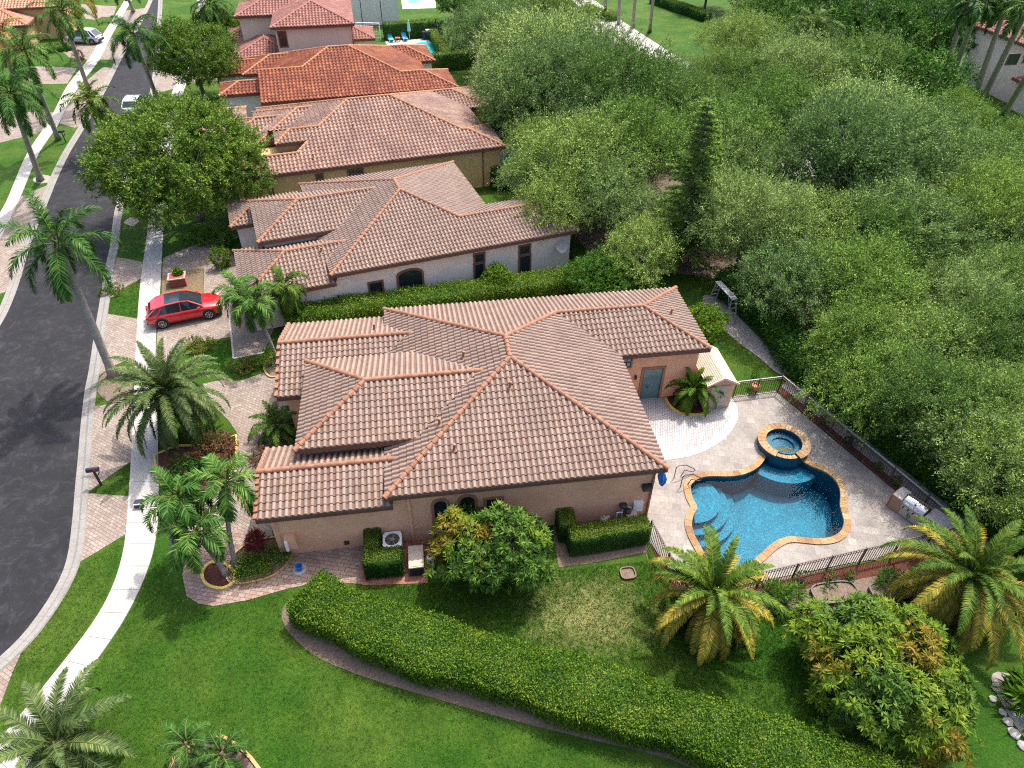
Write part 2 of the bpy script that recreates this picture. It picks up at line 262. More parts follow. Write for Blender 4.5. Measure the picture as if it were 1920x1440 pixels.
# ------------------------------------------------------------------ building helpers
class MB:
    def __init__(s): s.v = []; s.f = []; s.m = []; s.uv = []; s.hasuv = False
    def add(s, vs, fs, mi=0, uvs=None):
        o = len(s.v); s.v += [tuple(x) for x in vs]
        for i, f in enumerate(fs):
            s.f.append(tuple(o+k for k in f)); s.m.append(mi); s.uv.append(uvs[i] if uvs else None)
        if uvs: s.hasuv = True
    def box(s, c, d, mi=0, rz=0, M=None):
        x, y, z = d[0]/2, d[1]/2, d[2]/2
        vs = [Vector((a*x, b*y, e*z)) for e in (-1, 1) for a, b in ((-1, -1), (1, -1), (1, 1), (-1, 1))]
        if rz: R = Matrix.Rotation(rz, 3, 'Z'); vs = [R@v for v in vs]
        vs = [v+Vector(c) for v in vs]
        if M is not None: vs = [M@v for v in vs]
        s.add(vs, [(3, 2, 1, 0), (4, 5, 6, 7), (0, 1, 5, 4), (1, 2, 6, 5), (2, 3, 7, 6), (3, 0, 4, 7)], mi)
    def beam(s, a, b, w, h=None, mi=0):
        a, b = Vector(a), Vector(b); h = h or w; d = (b-a).normalized()
        up = Vector((0, 0, 1)) if abs(d.z) < .95 else Vector((1, 0, 0)); x = d.cross(up).normalized(); y = x.cross(d)
        vs = [p+x*(i*w/2)+y*(j*h/2) for p in (a, b) for i, j in ((-1, -1), (1, -1), (1, 1), (-1, 1))]
        s.add(vs, [(0, 1, 2, 3), (7, 6, 5, 4), (0, 4, 5, 1), (1, 5, 6, 2), (2, 6, 7, 3), (3, 7, 4, 0)], mi)
    def tube(s, pts, rad, n=8, mi=0, cap=True):
        pts = [Vector(p) for p in pts]
        if not hasattr(rad, '__len__'): rad = [rad]*len(pts)
        vs = []; x = None
        for i, p in enumerate(pts):
            d = (pts[min(i+1, len(pts)-1)]-pts[max(i-1, 0)]).normalized()
            if x is None: x = d.orthogonal().normalized()
            x = (x-d*x.dot(d)).normalized(); y = d.cross(x)
            vs += [p+(x*cos(2*pi*k/n)+y*sin(2*pi*k/n))*rad[i] for k in range(n)]
        fs = [(i*n+k, i*n+(k+1) % n, (i+1)*n+(k+1) % n, (i+1)*n+k) for i in range(len(pts)-1) for k in range(n)]
        if cap: fs += [tuple(range(n-1, -1, -1)), tuple((len(pts)-1)*n+k for k in range(n))]
        s.add(vs, fs, mi)
    def lathe(s, prof, n=20, c=(0, 0, 0), mi=0, cap=True):
        vs = [Vector((r*cos(2*pi*k/n)+c[0], r*sin(2*pi*k/n)+c[1], z+c[2])) for r, z in prof for k in range(n)]
        fs = [(i*n+k, i*n+(k+1) % n, (i+1)*n+(k+1) % n, (i+1)*n+k) for i in range(len(prof)-1) for k in range(n)]
        if cap: fs += [tuple((len(prof)-1)*n+k for k in range(n))]
        s.add(vs, fs, mi)
    def prism(s, poly, z0, z1, mi=0, bottom=False):
        n = len(poly); tri = tessellate_polygon([[Vector((p[0], p[1], 0)) for p in poly]])
        vs = [(p[0], p[1], z0) for p in poly]+[(p[0], p[1], z1) for p in poly]
        a = sum(poly[i][0]*poly[(i+1) % n][1]-poly[(i+1) % n][0]*poly[i][1] for i in range(n))
        fs = []
        for t in tri:
            t = list(t); q = [Vector(vs[k]) for k in t]
            if ((q[1]-q[0]).cross(q[2]-q[0])).z < 0: t.reverse()
            fs.append(tuple(k+n for k in t))
            if bottom: fs.append(tuple(reversed(t)))
        for i in range(n):
            j = (i+1) % n; fs.append((i, j, j+n, i+n) if a > 0 else (j, i, i+n, j+n))
        s.add(vs, fs, mi)
    def build(s, name, mats, parent=None, smooth=False, loc=None):
        me = bpy.data.meshes.new(name)
        me.from_pydata([tuple(v) for v in s.v], [], s.f)
        for m in (mats if isinstance(mats, (list, tuple)) else [mats]): me.materials.append(MATS[m])
        me.polygons.foreach_set('material_index', s.m)
        if s.hasuv:
            uvl = me.uv_layers.new(name='UVMap'); data = []
            for u in s.uv: data += [c for p in u for c in p]
            uvl.data.foreach_set('uv', data)
        if smooth: me.polygons.foreach_set('use_smooth', [True]*len(me.polygons))
        me.update(); return link(name, me, parent, loc)
def link(name, me, parent=None, loc=None):
    o = bpy.data.objects.new(name, me); COL.objects.link(o)
    if parent is not None: o.parent = parent
    if loc is not None: o.location = loc
    return o
def npmesh(name, V, F, mats, mi=None, parent=None, smooth=False):
    """V (n,3), F (m,4) or (m,3) arrays"""
    me = bpy.data.meshes.new(name); k = F.shape[1]
    me.vertices.add(len(V)); me.vertices.foreach_set('co', np.ascontiguousarray(V, dtype=np.float32).ravel())
    me.loops.add(F.size); me.loops.foreach_set('vertex_index', np.ascontiguousarray(F, dtype=np.int32).ravel())
    me.polygons.add(len(F)); me.polygons.foreach_set('loop_start', np.arange(0, F.size, k, dtype=np.int32))
    for m in (mats if isinstance(mats, (list, tuple)) else [mats]): me.materials.append(MATS[m])
    if mi is not None: me.polygons.foreach_set('material_index', np.asarray(mi, dtype=np.int32))
    me.update(calc_edges=True); me.validate()
    return link(name, me, parent)
def tag(o, label=None, cat=None, group=None, kind=None):
    if label: o['label'] = label
    if cat: o['category'] = cat
    if group: o['group'] = group
    if kind: o['kind'] = kind
    return o
def empty(name, label, cat, loc=(0, 0, 0), rz=0, group=None):
    o = bpy.data.objects.new(name, None); COL.objects.link(o); o.location = loc; o.rotation_euler = (0, 0, rz)
    o.empty_display_size = .3
    return tag(o, label, cat, group)
def struct(o): o['kind'] = 'structure'; return o
def dup(root, loc, rz=0, label=None, group=None, scale=1.0):
    r = root.copy(); COL.objects.link(r); r.location = loc; r.rotation_euler = (0, 0, rz)
    r.scale = (scale,)*3 if not hasattr(scale, '__len__') else scale
    if label: r['label'] = label
    if group: r['group'] = group
    for ch in list(root.children):
        c = ch.copy(); COL.objects.link(c); c.parent = r
        for g in list(ch.children):
            d = g.copy(); COL.objects.link(d); d.parent = c
    return r
def inpoly(x, y, P):
    r = False; n = len(P); j = n-1
    for i in range(n):
        xi, yi, xj, yj = P[i][0], P[i][1], P[j][0], P[j][1]
        if (yi > y) != (yj > y) and x < (xj-xi)*(y-yi)/(yj-yi)+xi: r = not r
        j = i
    return r
def smooth_line(P, k=4, closed=False):
    """Catmull-Rom through the points"""
    P = [Vector(p) for p in P]; n = len(P); out = []
    for i in range(n if closed else n-1):
        g = (lambda q: P[q % n]) if closed else (lambda q: P[max(0, min(n-1, q))])
        a, b, c, d = g(i-1), g(i), g(i+1), g(i+2)
        for j in range(k):
            t = j/k; out.append(.5*((2*b)+(c-a)*t+(2*a-5*b+4*c-d)*t*t+(3*b-a-3*c+d)*t**3))
    if not closed: out.append(P[-1])
    return out
def sheet(name, outer, mat_, z, holes=(), thick=0):
    loops = [[Vector((p[0], p[1], 0)) for p in outer]]+[[Vector((p[0], p[1], 0)) for p in h] for h in holes]
    tri = tessellate_polygon(loops); vs = [Vector((p.x, p.y, z)) for l in loops for p in l]; fs = []
    for t in tri:
        q = [vs[k] for k in t]; fs.append(tuple(t) if ((q[1]-q[0]).cross(q[2]-q[0])).z > 0 else tuple(reversed(t)))
    mb = MB(); mb.add(vs, fs)
    if thick:
        o = 0
        for l in loops:
            n = len(l); w = [Vector((p.x, p.y, z)) for p in l]+[Vector((p.x, p.y, z-thick)) for p in l]
            mb.add(w, [(i, i+n, (i+1) % n+n, (i+1) % n) for i in range(n)])
    return mb.build(name, mat_)
def band(path, w0, w1, z, mat_, name, parent=None, h=.0, closed=False):
    """strip along a path, from offset w0 to w1 to its left"""
    P = [Vector((p[0], p[1], 0)) for p in path]; n = len(P); L_, R_ = [], []
    for i in range(n):
        a, b = (P[(i-1) % n], P[(i+1) % n]) if closed else (P[max(i-1, 0)], P[min(i+1, n-1)])
        d = (b-a).normalized(); nn = Vector((-d.y, d.x, 0)); L_.append(P[i]+nn*w0); R_.append(P[i]+nn*w1)
    mb = MB(); vs = []
    for i in range(n):
        vs += [(L_[i].x, L_[i].y, z), (L_[i].x, L_[i].y, z+h), (R_[i].x, R_[i].y, z+h), (R_[i].x, R_[i].y, z)]
    fs = []
    for i in range(n if closed else n-1):
        j = (i+1) % n
        for k in range(3): fs.append((i*4+k, i*4+k+1, j*4+k+1, j*4+k))
    mb.add(vs, fs)
    return mb.build(name, mat_, parent)
# ------------------------------------------------------------------ pool outline (needed for the hole in the ground)
ZD = .04
Z5 = lambda pts, z=ZD: GG(pts, z, 5.3333, (1260, 780))
pool_in = smooth_line(Z5([(180, 700), (205, 665), (260, 628), (330, 608), (400, 602), (500, 604), (600, 603), (700, 588), (800, 550), (870, 500), (915, 445), (945, 388),
    (1010, 360), (1140, 360), (1250, 395), (1280, 432), (1335, 470), (1400, 508), (1500, 545), (1580, 590), (1640, 650), (1678, 720), (1690, 800), (1682, 880), (1698, 960), (1722, 1040), (1716, 1110), (1680, 1170), (1620, 1210), (1540, 1230),
    (1440, 1236), (1340, 1226), (1240, 1216), (1150, 1217), (1080, 1240), (1010, 1282), (950, 1330), (880, 1395), (800, 1460), (700, 1520), (570, 1550), (450, 1520), (355, 1440), (290, 1330), (240, 1240), (205, 1160), (190, 1090), (198, 1030), (218, 975), (240, 935), (243, 905), (205, 835), (183, 765)]), 2, True)
SPC = (G(1470.6, 826.5, .5)); SPR = abs(G(1260+1375/5.3333, 826, .5).x-G(1260+870/5.3333, 826, .5).x)/2
def offset(P, d):
    n = len(P); out = []
    for i in range(n):
        t = (P[(i+1) % n]-P[i-1]).normalized(); out.append(Vector((P[i].x+t.y*d, P[i].y-t.x*d, 0)))
    return out
_a = sum(pool_in[i-1].x*p.y-p.x*pool_in[i-1].y for i, p in enumerate(pool_in))
if _a < 0: pool_in.reverse()
pool_out = offset(pool_in, .31)
hole = offset(pool_in, .12)

# ------------------------------------------------------------------ ground
BIG = 900
ground = struct(sheet('ground', [(-BIG, -60), (BIG, -60), (BIG, BIG), (-BIG, BIG)], 'grass', 0, [hole]))
c4 = 2.482  # scale of the bottom left crop
# asphalt street with its right and left edges
right_edge = smooth_line(GG([(-160, 1330), (-60, 1278), (0, 1231), (52, 1178), (101, 1106), (125, 1049), (135, 981), (141, 912), (146, 860), (152, 790), (159, 732), (166, 697), (175, 638), (179, 612), (187, 565), (198, 498), (206, 463), (214, 400), (232, 330), (254, 260), (280, 177), (288, 120), (293, 60), (297, 0), (300, -60), (303, -130), (304, -180)]), 3)
left_edge = smooth_line(GG([(-160, 760), (-60, 690), (0, 612), (29, 551), (48, 490), (62, 445), (87, 387), (110, 330), (133, 283), (163, 233), (200, 167), (227, 113), (255, 62), (280, 15), (292, -20), (298, -80), (301, -130), (302.5, -180)]), 3)
road_poly = [Vector((p.x, p.y, 0)) for p in right_edge]+[Vector((p.x, p.y, 0)) for p in reversed(left_edge)]
struct(sheet('road', road_poly, 'asphalt', .010))
def kerb(path, s, name):
    """rolled kerb: flat gutter, small rise, flat top"""
    P = [Vector((p.x, p.y, 0)) for p in path]; prof = [(0, .012), (.30, .022), (.40, .075), (.62, .085), (.66, .02)]
    mb = MB(); vs = []; n = len(prof)
    for i in range(len(P)):
        d = (P[min(i+1, len(P)-1)]-P[max(i-1, 0)]).normalized(); nn = Vector((d.y, -d.x, 0))*s
        vs += [P[i]+nn*w+Vector((0, 0, z)) for w, z in prof]
    mb.add(vs, [(i*n+k, i*n+k+1, (i+1)*n+k+1, (i+1)*n+k) for i in range(len(P)-1) for k in range(n-1)])
    return struct(mb.build(name, 'curb'))
kerb(right_edge, 1, 'kerb'); kerb(left_edge, -1, 'kerb')
# joints across the kerb are thin grooves
jb = MB()
for path, s in ((right_edge, 1), (left_edge, -1)):
    for i in range(2, len(path)-2, 2):
        d = (path[i+1]-path[i-1]).normalized(); nn = Vector((d.y, -d.x, 0))*s; p = Vector((path[i].x, path[i].y, 0))
        jb.beam(p+nn*.41+Vector((0, 0, .078)), p+nn*.64+Vector((0, 0, .088)), .012, .004); jb.beam(p+nn*.01+Vector((0, 0, .0135)), p+nn*.30+Vector((0, 0, .024)), .012, .004)
for path, s in ((right_edge, 1), (left_edge, -1)):
    for i in range(len(path)-1):
        d = (path[i+1]-path[i]).normalized(); nn = Vector((d.y, -d.x, 0))*s; a, b = [Vector((q.x, q.y, 0))+nn*.345+Vector((0, 0, .046)) for q in path[i:i+2]]; jb.beam(a, b, .03, .012)
struct(jb.build('kerb_joint', 'joint'))
# pavements (sidewalks)
sw_l = GG([(-60, 1470), (0, 1385), (20, 1364), (60, 1315), (121, 1239), (173, 1170), (209, 1106), (230, 1041), (238, 981), (242, 920), (246, 860), (252, 720), (257, 615), (264, 527), (276, 440), (280, 380), (290, 300), (306, 230), (323, 173), (338, 130), (352, 80), (366, 20), (374, -30)])
sw_r = GG([(0, 1530), (60, 1425), (120, 1330), (150, 1290), (173, 1251), (226, 1174), (262, 1106), (286, 1041), (296, 981), (298, 920), (297, 860), (295, 720), (292, 644), (300, 551), (306, 440), (309, 380), (318, 300), (332, 230), (345, 173), (357, 130), (370, 80), (382, 20), (390, -30)])
sl, sr = smooth_line(sw_l, 3), smooth_line(sw_r, 3)
struct(sheet('sidewalk', [p for p in sl]+[p for p in reversed(sr)], 'concrete', .045, thick=.05))
jb = MB()
for i in range(0, len(sl), 2):
    a, b = Vector((sl[i].x, sl[i].y, .0465)), Vector((sr[i].x, sr[i].y, .0465)); jb.beam(a, b, .022, .004)
    if i+2 < len(sl) and (sl[i+2]-sl[i]).length > 2.6:
        a2 = (sl[i]+sl[i+2])/2; b2 = (sr[i]+sr[i+2])/2; jb.beam((a2.x, a2.y, .0465), (b2.x, b2.y, .0465), .022, .004)
struct(jb.build('sidewalk_joint', 'joint'))
wl_, wr_ = smooth_line(GG([(-120, 590), (-60, 500), (0, 400), (17, 367), (50, 290), (88, 233), (103, 207), (127, 160), (167, 110), (190, 70), (222, 20), (246, -20), (272, -70), (290, -120)]), 3), smooth_line(GG([(-80, 600), (-30, 510), (0, 450), (40, 367), (72, 290), (110, 233), (122, 207), (150, 160), (187, 112), (208, 70), (236, 20), (258, -20), (280, -70), (294, -120)]), 3)
struct(sheet('sidewalk', wl_+list(reversed(wr_)), 'concrete', .045, thick=.05))

def paving(name, px, m='pavers_drive', z=.02, s=1., o=(0, 0), sm=False):
    P = GG(px, 0, s, o); P = smooth_line(P, 3, True) if sm else P
    return struct(sheet(name, P, m, z, thick=.03))
# aprons between kerb and sidewalk, east side
paving('driveway', [(-30, 1290), (0, 1258), (44, 1214), (20, 1270), (0, 1325), (-30, 1400)])
paving('driveway', [(137, 1062), (153, 981), (163, 925), (242, 931), (238, 981), (234, 1003), (180, 1036)], z=.019)
paving('driveway', [(163, 925), (165, 865), (168, 860), (175, 762), (210, 758), (250, 745), (249, 800), (246, 866), (205, 893)], z=.021)
paving('driveway', [(187, 704), (190, 640), (198, 588), (258, 598), (255, 690), (238, 676), (208, 688)], z=.019)
paving('driveway', [(206, 520), (214, 482), (240, 486), (268, 492), (265, 522), (232, 540), (200, 566)], z=.019)
# far aprons on the same side
paving('driveway', [(293, 175), (297, 128), (330, 135), (350, 96), (420, 100), (425, 150), (350, 156), (322, 168)], z=.018)
# driveway of the near house and of the house behind it
paving('driveway', [(290, 700), (294, 640), (300, 556), (382, 552), (428, 560), (440, 600), (434, 632), (347, 645), (318, 672)], z=.019)
paving('driveway', [(428, 560), (438, 672), (495, 660), (520, 600), (470, 520), (430, 470), (382, 500), (382, 552)], z=.017)
paving('driveway', [(304, 518), (380, 503), (430, 475), (430, 430), (340, 470), (306, 484)], z=.021)
bb = MB(); q = GG([(428, 560), (433, 620), (438, 672), (495, 661)], .03)
for i in range(3): bb.beam(q[i], q[i+1], .12, .05)
struct(bb.build('driveway_border', 'concrete'))
paving('driveway', [(449, 715), (470, 708), (520, 690), (560, 760), (570, 850), (505, 960), (520, 1060), (470, 1060), (420, 1010), (360, 1010), (340, 960), (420, 900), (440, 870), (446, 815), (430, 790), (400, 760), (380, 720), (417, 713)], 'pavers_drive', .022)
# walk in front of and beside the near house
paving('front_walk', [(342, 1078), (360, 1000), (430, 990), (520, 1020), (560, 1000), (700, 980), (700, 1096), (600, 1092), (540, 1104), (463, 1126), (400, 1137), (372, 1132), (350, 1118)], 'pavers_walk', .026, sm=False)
paving('utility_pad', [(679, 1000), (805, 990), (802, 1094), (679, 1098)], 'pavers_brick', .031)
# west side of the street
for P in ([(0, 212), (30, 210), (108, 211), (88, 240), (70, 250), (0, 268)], [(60, 125), (100, 125), (144, 128), (126, 157), (80, 158), (50, 150)], [(122, 60), (190, 62), (186, 90), (165, 112), (130, 108), (110, 90)], [(150, 8), (219, 12), (212, 32), (190, 32), (180, 38), (160, 35)],
          [(122, 207), (150, 162), (193, 126), (219, 128), (205, 150), (158, 232), (140, 240), (112, 232)], [(187, 112), (208, 72), (250, 68), (222, 112)], [(236, 20), (280, 14), (262, 42), (222, 44)], [(17, 372), (44, 367), (78, 352), (97, 345), (60, 440), (40, 520), (20, 545), (-30, 560)]):
    paving('driveway', P, 'pavers_drive', .017)
# planting beds
def bed(name, px, m, z=.03, edge=None, ew=.11, s=1., o=(0, 0), sm=True, eh=.07):
    P = GG(px, 0, s, o); P = smooth_line(P, 3, True) if sm else P
    if sum(P[i-1].x*p.y-p.x*P[i-1].y for i, p in enumerate(P)) > 0: P = list(reversed(P))
    struct(sheet(name, P, m, z))
    if edge: struct(band([(p.x, p.y) for p in P], 0, ew, 0, edge, 'bed_edging', h=eh+z, closed=True))
    return P
bed('mulch_bed', [(304, 518), (380, 502), (382, 551), (303, 562)], 'mulch_gold', .032, sm=False)
bed('mulch_bed', [(292, 855), (330, 838), (395, 838), (442, 818), (442, 868), (425, 905), (385, 925), (320, 925), (298, 900)], 'mulch_red', .034, 'bed_edge', sm=False)
bed('mulch_bed', [(383, 1072), (397, 1058), (420, 1060), (437, 1075), (436, 1092), (418, 1102), (396, 1098), (385, 1088)], 'mulch_red', .036, 'bed_edge', .13)
bed('mulch_bed', [(435, 1050), (470, 1020), (530, 1010), (548, 1030), (540, 1055), (515, 1078), (480, 1090), (445, 1094), (428, 1085)], 'mulch_brown', .038, 'bed_edge_tan', .08)
bed('mulch_bed', [(497, 690), (508, 672), (526, 685), (522, 704), (506, 706)], 'mulch_brown', .033, 'bed_edge_tan', .10)
bed('mulch_bed', [(462, 862), (520, 850), (560, 770), (575, 830), (530, 860), (470, 890)], 'mulch_brown', .036)
bed('mulch_bed', [(183, 735), (190, 706), (215, 690), (243, 692), (248, 735), (212, 756)], 'mulch_brown', .033)
bed('mulch_bed', [(62, 336), (75, 328), (95, 331), (93, 342), (70, 344)], 'soil_pale', .02)
bed('mulch_bed', [(232, 418), (246, 408), (262, 412), (250, 424)], 'soil_pale', .02)
# mulch under the long hedge, the L hedge, along the pool fence and under the wood
bed('mulch_strip', [(528, 1150), (545, 1190), (600, 1235), (700, 1275), (800, 1305), (940, 1345), (1100, 1385), (1260, 1425), (1420, 1490), (1500, 1440), (1300, 1360), (1000, 1270), (700, 1200), (560, 1130)], 'mulch_brown', .014)
bed('mulch_strip', [(1036, 1000), (1048, 1064), (1100, 1058), (1210, 1036), (1214, 1050), (1212, 960), (1040, 968)], 'mulch_brown', .016, sm=False)
bed('mulch_strip', [(1213, 1010), (1226, 1010), (1292, 1120), (1440, 1092), (1600, 1060), (1760, 1040), (1762, 1056), (1600, 1088), (1450, 1115), (1285, 1145)], 'mulch_red', .022, sm=False)
_fd, _fc = G(1458, 735), G(1790, 1016); _fn = Vector((-(_fc-_fd).y, (_fc-_fd).x, 0)).normalized(); _fe = (_fc-_fd).normalized()
struct(sheet('mulch_strip', [_fd, _fc+_fe*2, _fc+_fe*2+_fn*.55, _fd+_fn*.55-_fe*.3], 'mulch_red', .022)); struct(sheet('gravel_strip', [_fd+_fn*.55-_fe*.3, _fc+_fe*2+_fn*.55, _fc+_fe*2+_fn*1.7, _fd+_fn*1.5-_fe*.6], 'soil_pale', .02))
bed('gravel_strip', [(1318, 555), (1352, 562), (1400, 610), (1446, 655), (1482, 690), (1462, 702), (1425, 672), (1372, 632), (1330, 590)], 'soil_pale', .012)
bed('mulch_strip', [(1430, 1090), (1560, 1070), (1740, 1060), (1800, 1100), (1700, 1130), (1500, 1150), (1430, 1140)], 'mulch_brown', .013)
bed('bare_soil', [(1140, 500), (1330, 520), (1440, 590), (1560, 690), (1760, 860), (2020, 1100), (2300, 900), (1960, 560), (1820, 380), (1700, 260), (1500, 180), (1300, 120), (1180, 60), (1120, 30), (1020, 20), (880, 60), (905, 200), (960, 330), (1060, 420)], 'mulch_brown', .008)
bed('rock_bed', [(1858, 1272), (1885, 1262), (1960, 1300), (2000, 1460), (1935, 1400), (1890, 1340)], 'soil_pale', .02)
bed('mulch_bed', [(330, 1425), (400, 1385), (440, 1400), (480, 1440), (500, 1500), (330, 1500)], 'mulch_brown', .03, 'bed_edge_tan', .12)
# pool deck and the white half circle
deck_px = [(1216, 1015), (1204, 900), (1150, 800), (1150, 745), (1372, 745), (1380, 741), (1453, 734), (1776, 1003), (1778, 1035), (1600, 1055), (1438, 1088), (1290, 1118), (1250, 1060)]
DECK = GG(deck_px)
struct(sheet('pool_deck', DECK, 'travertine', ZD, [hole], thick=.05))
Z2 = lambda pts, z=0: GG(pts, z, 5.3333, (1140, 640))
arc = smooth_line(Z2([(1215, 560), (1262, 600), (1298, 690), (1296, 780), (1260, 860), (1190, 950), (1090, 1030), (960, 1100), (820, 1150), (680, 1178), (560, 1188), (420, 1190)], ZD), 4)
struct(sheet('patio', arc+Z2([(100, 900), (200, 570)], ZD), 'pavers_white', ZD+.008))
struct(band([(p.x, p.y) for p in arc], -.02, -.42, ZD, 'white_border', 'patio_border', h=.018))
pb = smooth_line(Z2([(560, 570), (590, 630), (650, 690), (740, 730), (860, 748), (960, 735), (1015, 700), (1018, 650), (985, 590), (960, 555)], ZD), 3)
struct(sheet('mulch_bed', pb+Z2([(760, 520)], ZD), 'mulch_red', ZD+.05))
struct(band([(p.x, p.y) for p in pb], -.02, .14, ZD, 'bed_edge', 'bed_edging', h=.09))

# road beyond the wood
rl = GG([(1040, -60), (1116, 0), (1192, 44), (1290, 110)]); rr_ = GG([(1150, -60), (1230, 0), (1361, 85)])
A0, A1 = Vector((12.0, 140, 0)), Vector((33.0, 20, 0))
def far_strip(name, x0, x1, m, z):
    q = [Vector((8.2, 175, 0)), Vector((13.2, 130, 0)), Vector((21.5, 98, 0)), Vector((29.0, 70, 0)), Vector((35.5, 42, 0)), Vector((38, 10, 0))]
    p = smooth_line(q, 3); return struct(band([(a.x, a.y) for a in p], -x0, -x1, z, m, name))
far_strip('sidewalk', -.2, 3.6, 'concrete', .018); far_strip('road', 4.6, 10.6, 'road_pale', .012)
far_strip('road_marking', 4.75, 4.9, 'white_border', .017); far_strip('kerb', 4.3, 4.6, 'curb', .03); far_strip('kerb', 10.6, 10.9, 'curb', .05)

# ------------------------------------------------------------------ swimming pool and spa
pool = empty('swimming_pool', 'free-form swimming pool with golden stone coping and curved corner steps', 'pool', (14, 24, 0))
def keep(o, root):
    o.parent = root; o.matrix_parent_inverse = Matrix.Translation(-Vector(root.location)) if root.rotation_euler.z == 0 else root.matrix_world.inverted(); return o
def poolmat():
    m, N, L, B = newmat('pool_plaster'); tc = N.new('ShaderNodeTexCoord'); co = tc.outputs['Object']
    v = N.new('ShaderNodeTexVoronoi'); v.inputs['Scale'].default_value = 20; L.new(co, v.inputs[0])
    r = ramp(N, [(0, (.002, .07, .11)), (.4, (.004, .115, .17)), (.75, (.012, .18, .245)), (1, (.05, .29, .36))]); L.new(v.outputs['Color'], r.inputs[0])  # lighter cells are the sparkle of caustics, painted into the plaster colour
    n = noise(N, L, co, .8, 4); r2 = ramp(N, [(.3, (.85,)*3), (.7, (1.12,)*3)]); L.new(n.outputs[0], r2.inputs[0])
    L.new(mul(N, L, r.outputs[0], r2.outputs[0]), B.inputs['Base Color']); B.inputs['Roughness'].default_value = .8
    m, N, L, B = newmat('pool_wall'); tc = N.new('ShaderNodeTexCoord')
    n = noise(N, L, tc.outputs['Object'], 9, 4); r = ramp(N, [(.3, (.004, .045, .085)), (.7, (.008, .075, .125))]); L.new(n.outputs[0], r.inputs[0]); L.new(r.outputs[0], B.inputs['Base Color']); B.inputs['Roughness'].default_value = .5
    m, N, L, B = newmat('water'); N.remove(B)
    g = N.new('ShaderNodeBsdfGlossy'); g.inputs['Roughness'].default_value = .02; t = N.new('ShaderNodeBsdfTransparent'); t.inputs[0].default_value = (.62, .86, .93, 1)
    f = N.new('ShaderNodeFresnel'); f.inputs[0].default_value = 1.33; mx = N.new('ShaderNodeMixShader'); fm = N.new('ShaderNodeMath'); fm.operation = 'MULTIPLY'; fm.inputs[1].default_value = .3; L.new(f.outputs[0], fm.inputs[0]); L.new(fm.outputs[0], mx.inputs[0]); L.new(t.outputs[0], mx.inputs[1]); L.new(g.outputs[0], mx.inputs[2])
    L.new(mx.outputs[0], N['Material Output'].inputs[0]); tc = N.new('ShaderNodeTexCoord')
    nz = noise(N, L, tc.outputs['Object'], 7, 3); nz.inputs['Distortion'].default_value = 1.5
    b = N.new('ShaderNodeBump'); b.inputs['Strength'].default_value = .09; b.inputs['Distance'].default_value = .02; L.new(nz.outputs[0], b.inputs['Height'])
    L.new(b.outputs[0], g.inputs['Normal']); L.new(b.outputs[0], f.inputs['Normal'])
poolmat()
def walls(P, z0, z1, mb, inward=True):
    n = len(P); vs = [(p.x, p.y, z1) for p in P]+[(p.x, p.y, z0) for p in P]
    mb.add(vs, [(i, (i+1) % n, (i+1) % n+n, i+n) if inward else (i, i+n, (i+1) % n+n, (i+1) % n) for i in range(n)])
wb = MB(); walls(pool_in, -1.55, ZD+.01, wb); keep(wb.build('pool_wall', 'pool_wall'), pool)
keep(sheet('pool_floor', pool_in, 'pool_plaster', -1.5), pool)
cb = MB(); n = len(pool_in)
cv = []
for a, b in zip(pool_in, pool_out):
    i_ = a+(a-b).normalized()*.03
    cv += [(i_.x, i_.y, ZD-.03), (i_.x, i_.y, ZD+.05), (b.x, b.y, ZD+.05), (b.x, b.y, ZD-.01)]
cb.add(cv, [(i*4+k, ((i+1) % n)*4+k, ((i+1) % n)*4+k+1, i*4+k+1) for i in range(n) for k in range(3)])
# stones of the coping: alternate tint by splitting the ring into pieces
cop = cb.build('coping', 'coping'); keep(cop, pool)
def copingmat():
    m, N, L, B = newmat('coping_stone'); g = N.new('ShaderNodeNewGeometry'); r = ramp(N, [(0, (.16, .07, .022)), (.3, (.26, .155, .055)), (.6, (.30, .21, .10)), (.8, (.20, .10, .03)), (1, (.34, .28, .19))]); L.new(g.outputs['Random Per Island'], r.inputs[0])
    tc = N.new('ShaderNodeTexCoord'); n2 = noise(N, L, tc.outputs['Object'], 11, 5, .7); r2 = ramp(N, [(.35, (.5, .42, .32)), (.62, (1.2, 1.15, 1.1))]); L.new(n2.outputs[0], r2.inputs[0])
    L.new(mul(N, L, r.outputs[0], r2.outputs[0]), B.inputs['Base Color']); B.inputs['Roughness'].default_value = .7
copingmat()
sb_ = MB(); per = [0]
for i in range(n): per.append(per[-1]+(pool_in[(i+1) % n]-pool_in[i]).length)
ns_ = int(per[-1]/.36)
def at_len(P, t):
    t = t % per[-1]
    for i in range(n):
        if per[i+1] >= t: k = (t-per[i])/(per[i+1]-per[i]); return P[i].lerp(P[(i+1) % n], k)
for k in range(ns_):
    t0, t1 = per[-1]*k/ns_+.006, per[-1]*(k+1)/ns_-.006
    ii = [at_len(pool_in, t) for t in (t0, (t0+t1)/2, t1)]; oo = [at_len(pool_out, t) for t in (t0, (t0+t1)/2, t1)]
    if (ii[1]-Vector((SPC.x, SPC.y, ii[1].z))).length < SPR+.02: continue
    ring = [a+(a-b).normalized()*.035 for a, b in zip(ii, oo)]+[b+(b-a).normalized()*.0 for a, b in zip(reversed(ii), reversed(oo))]
    sb_.prism([(p.x, p.y) for p in ring], ZD-.035, ZD+.057)
keep(sb_.build('coping_stones', 'coping_stone'), pool)
keep(sheet('water_surface', offset(pool_in, -.002), 'water', -.11), pool)
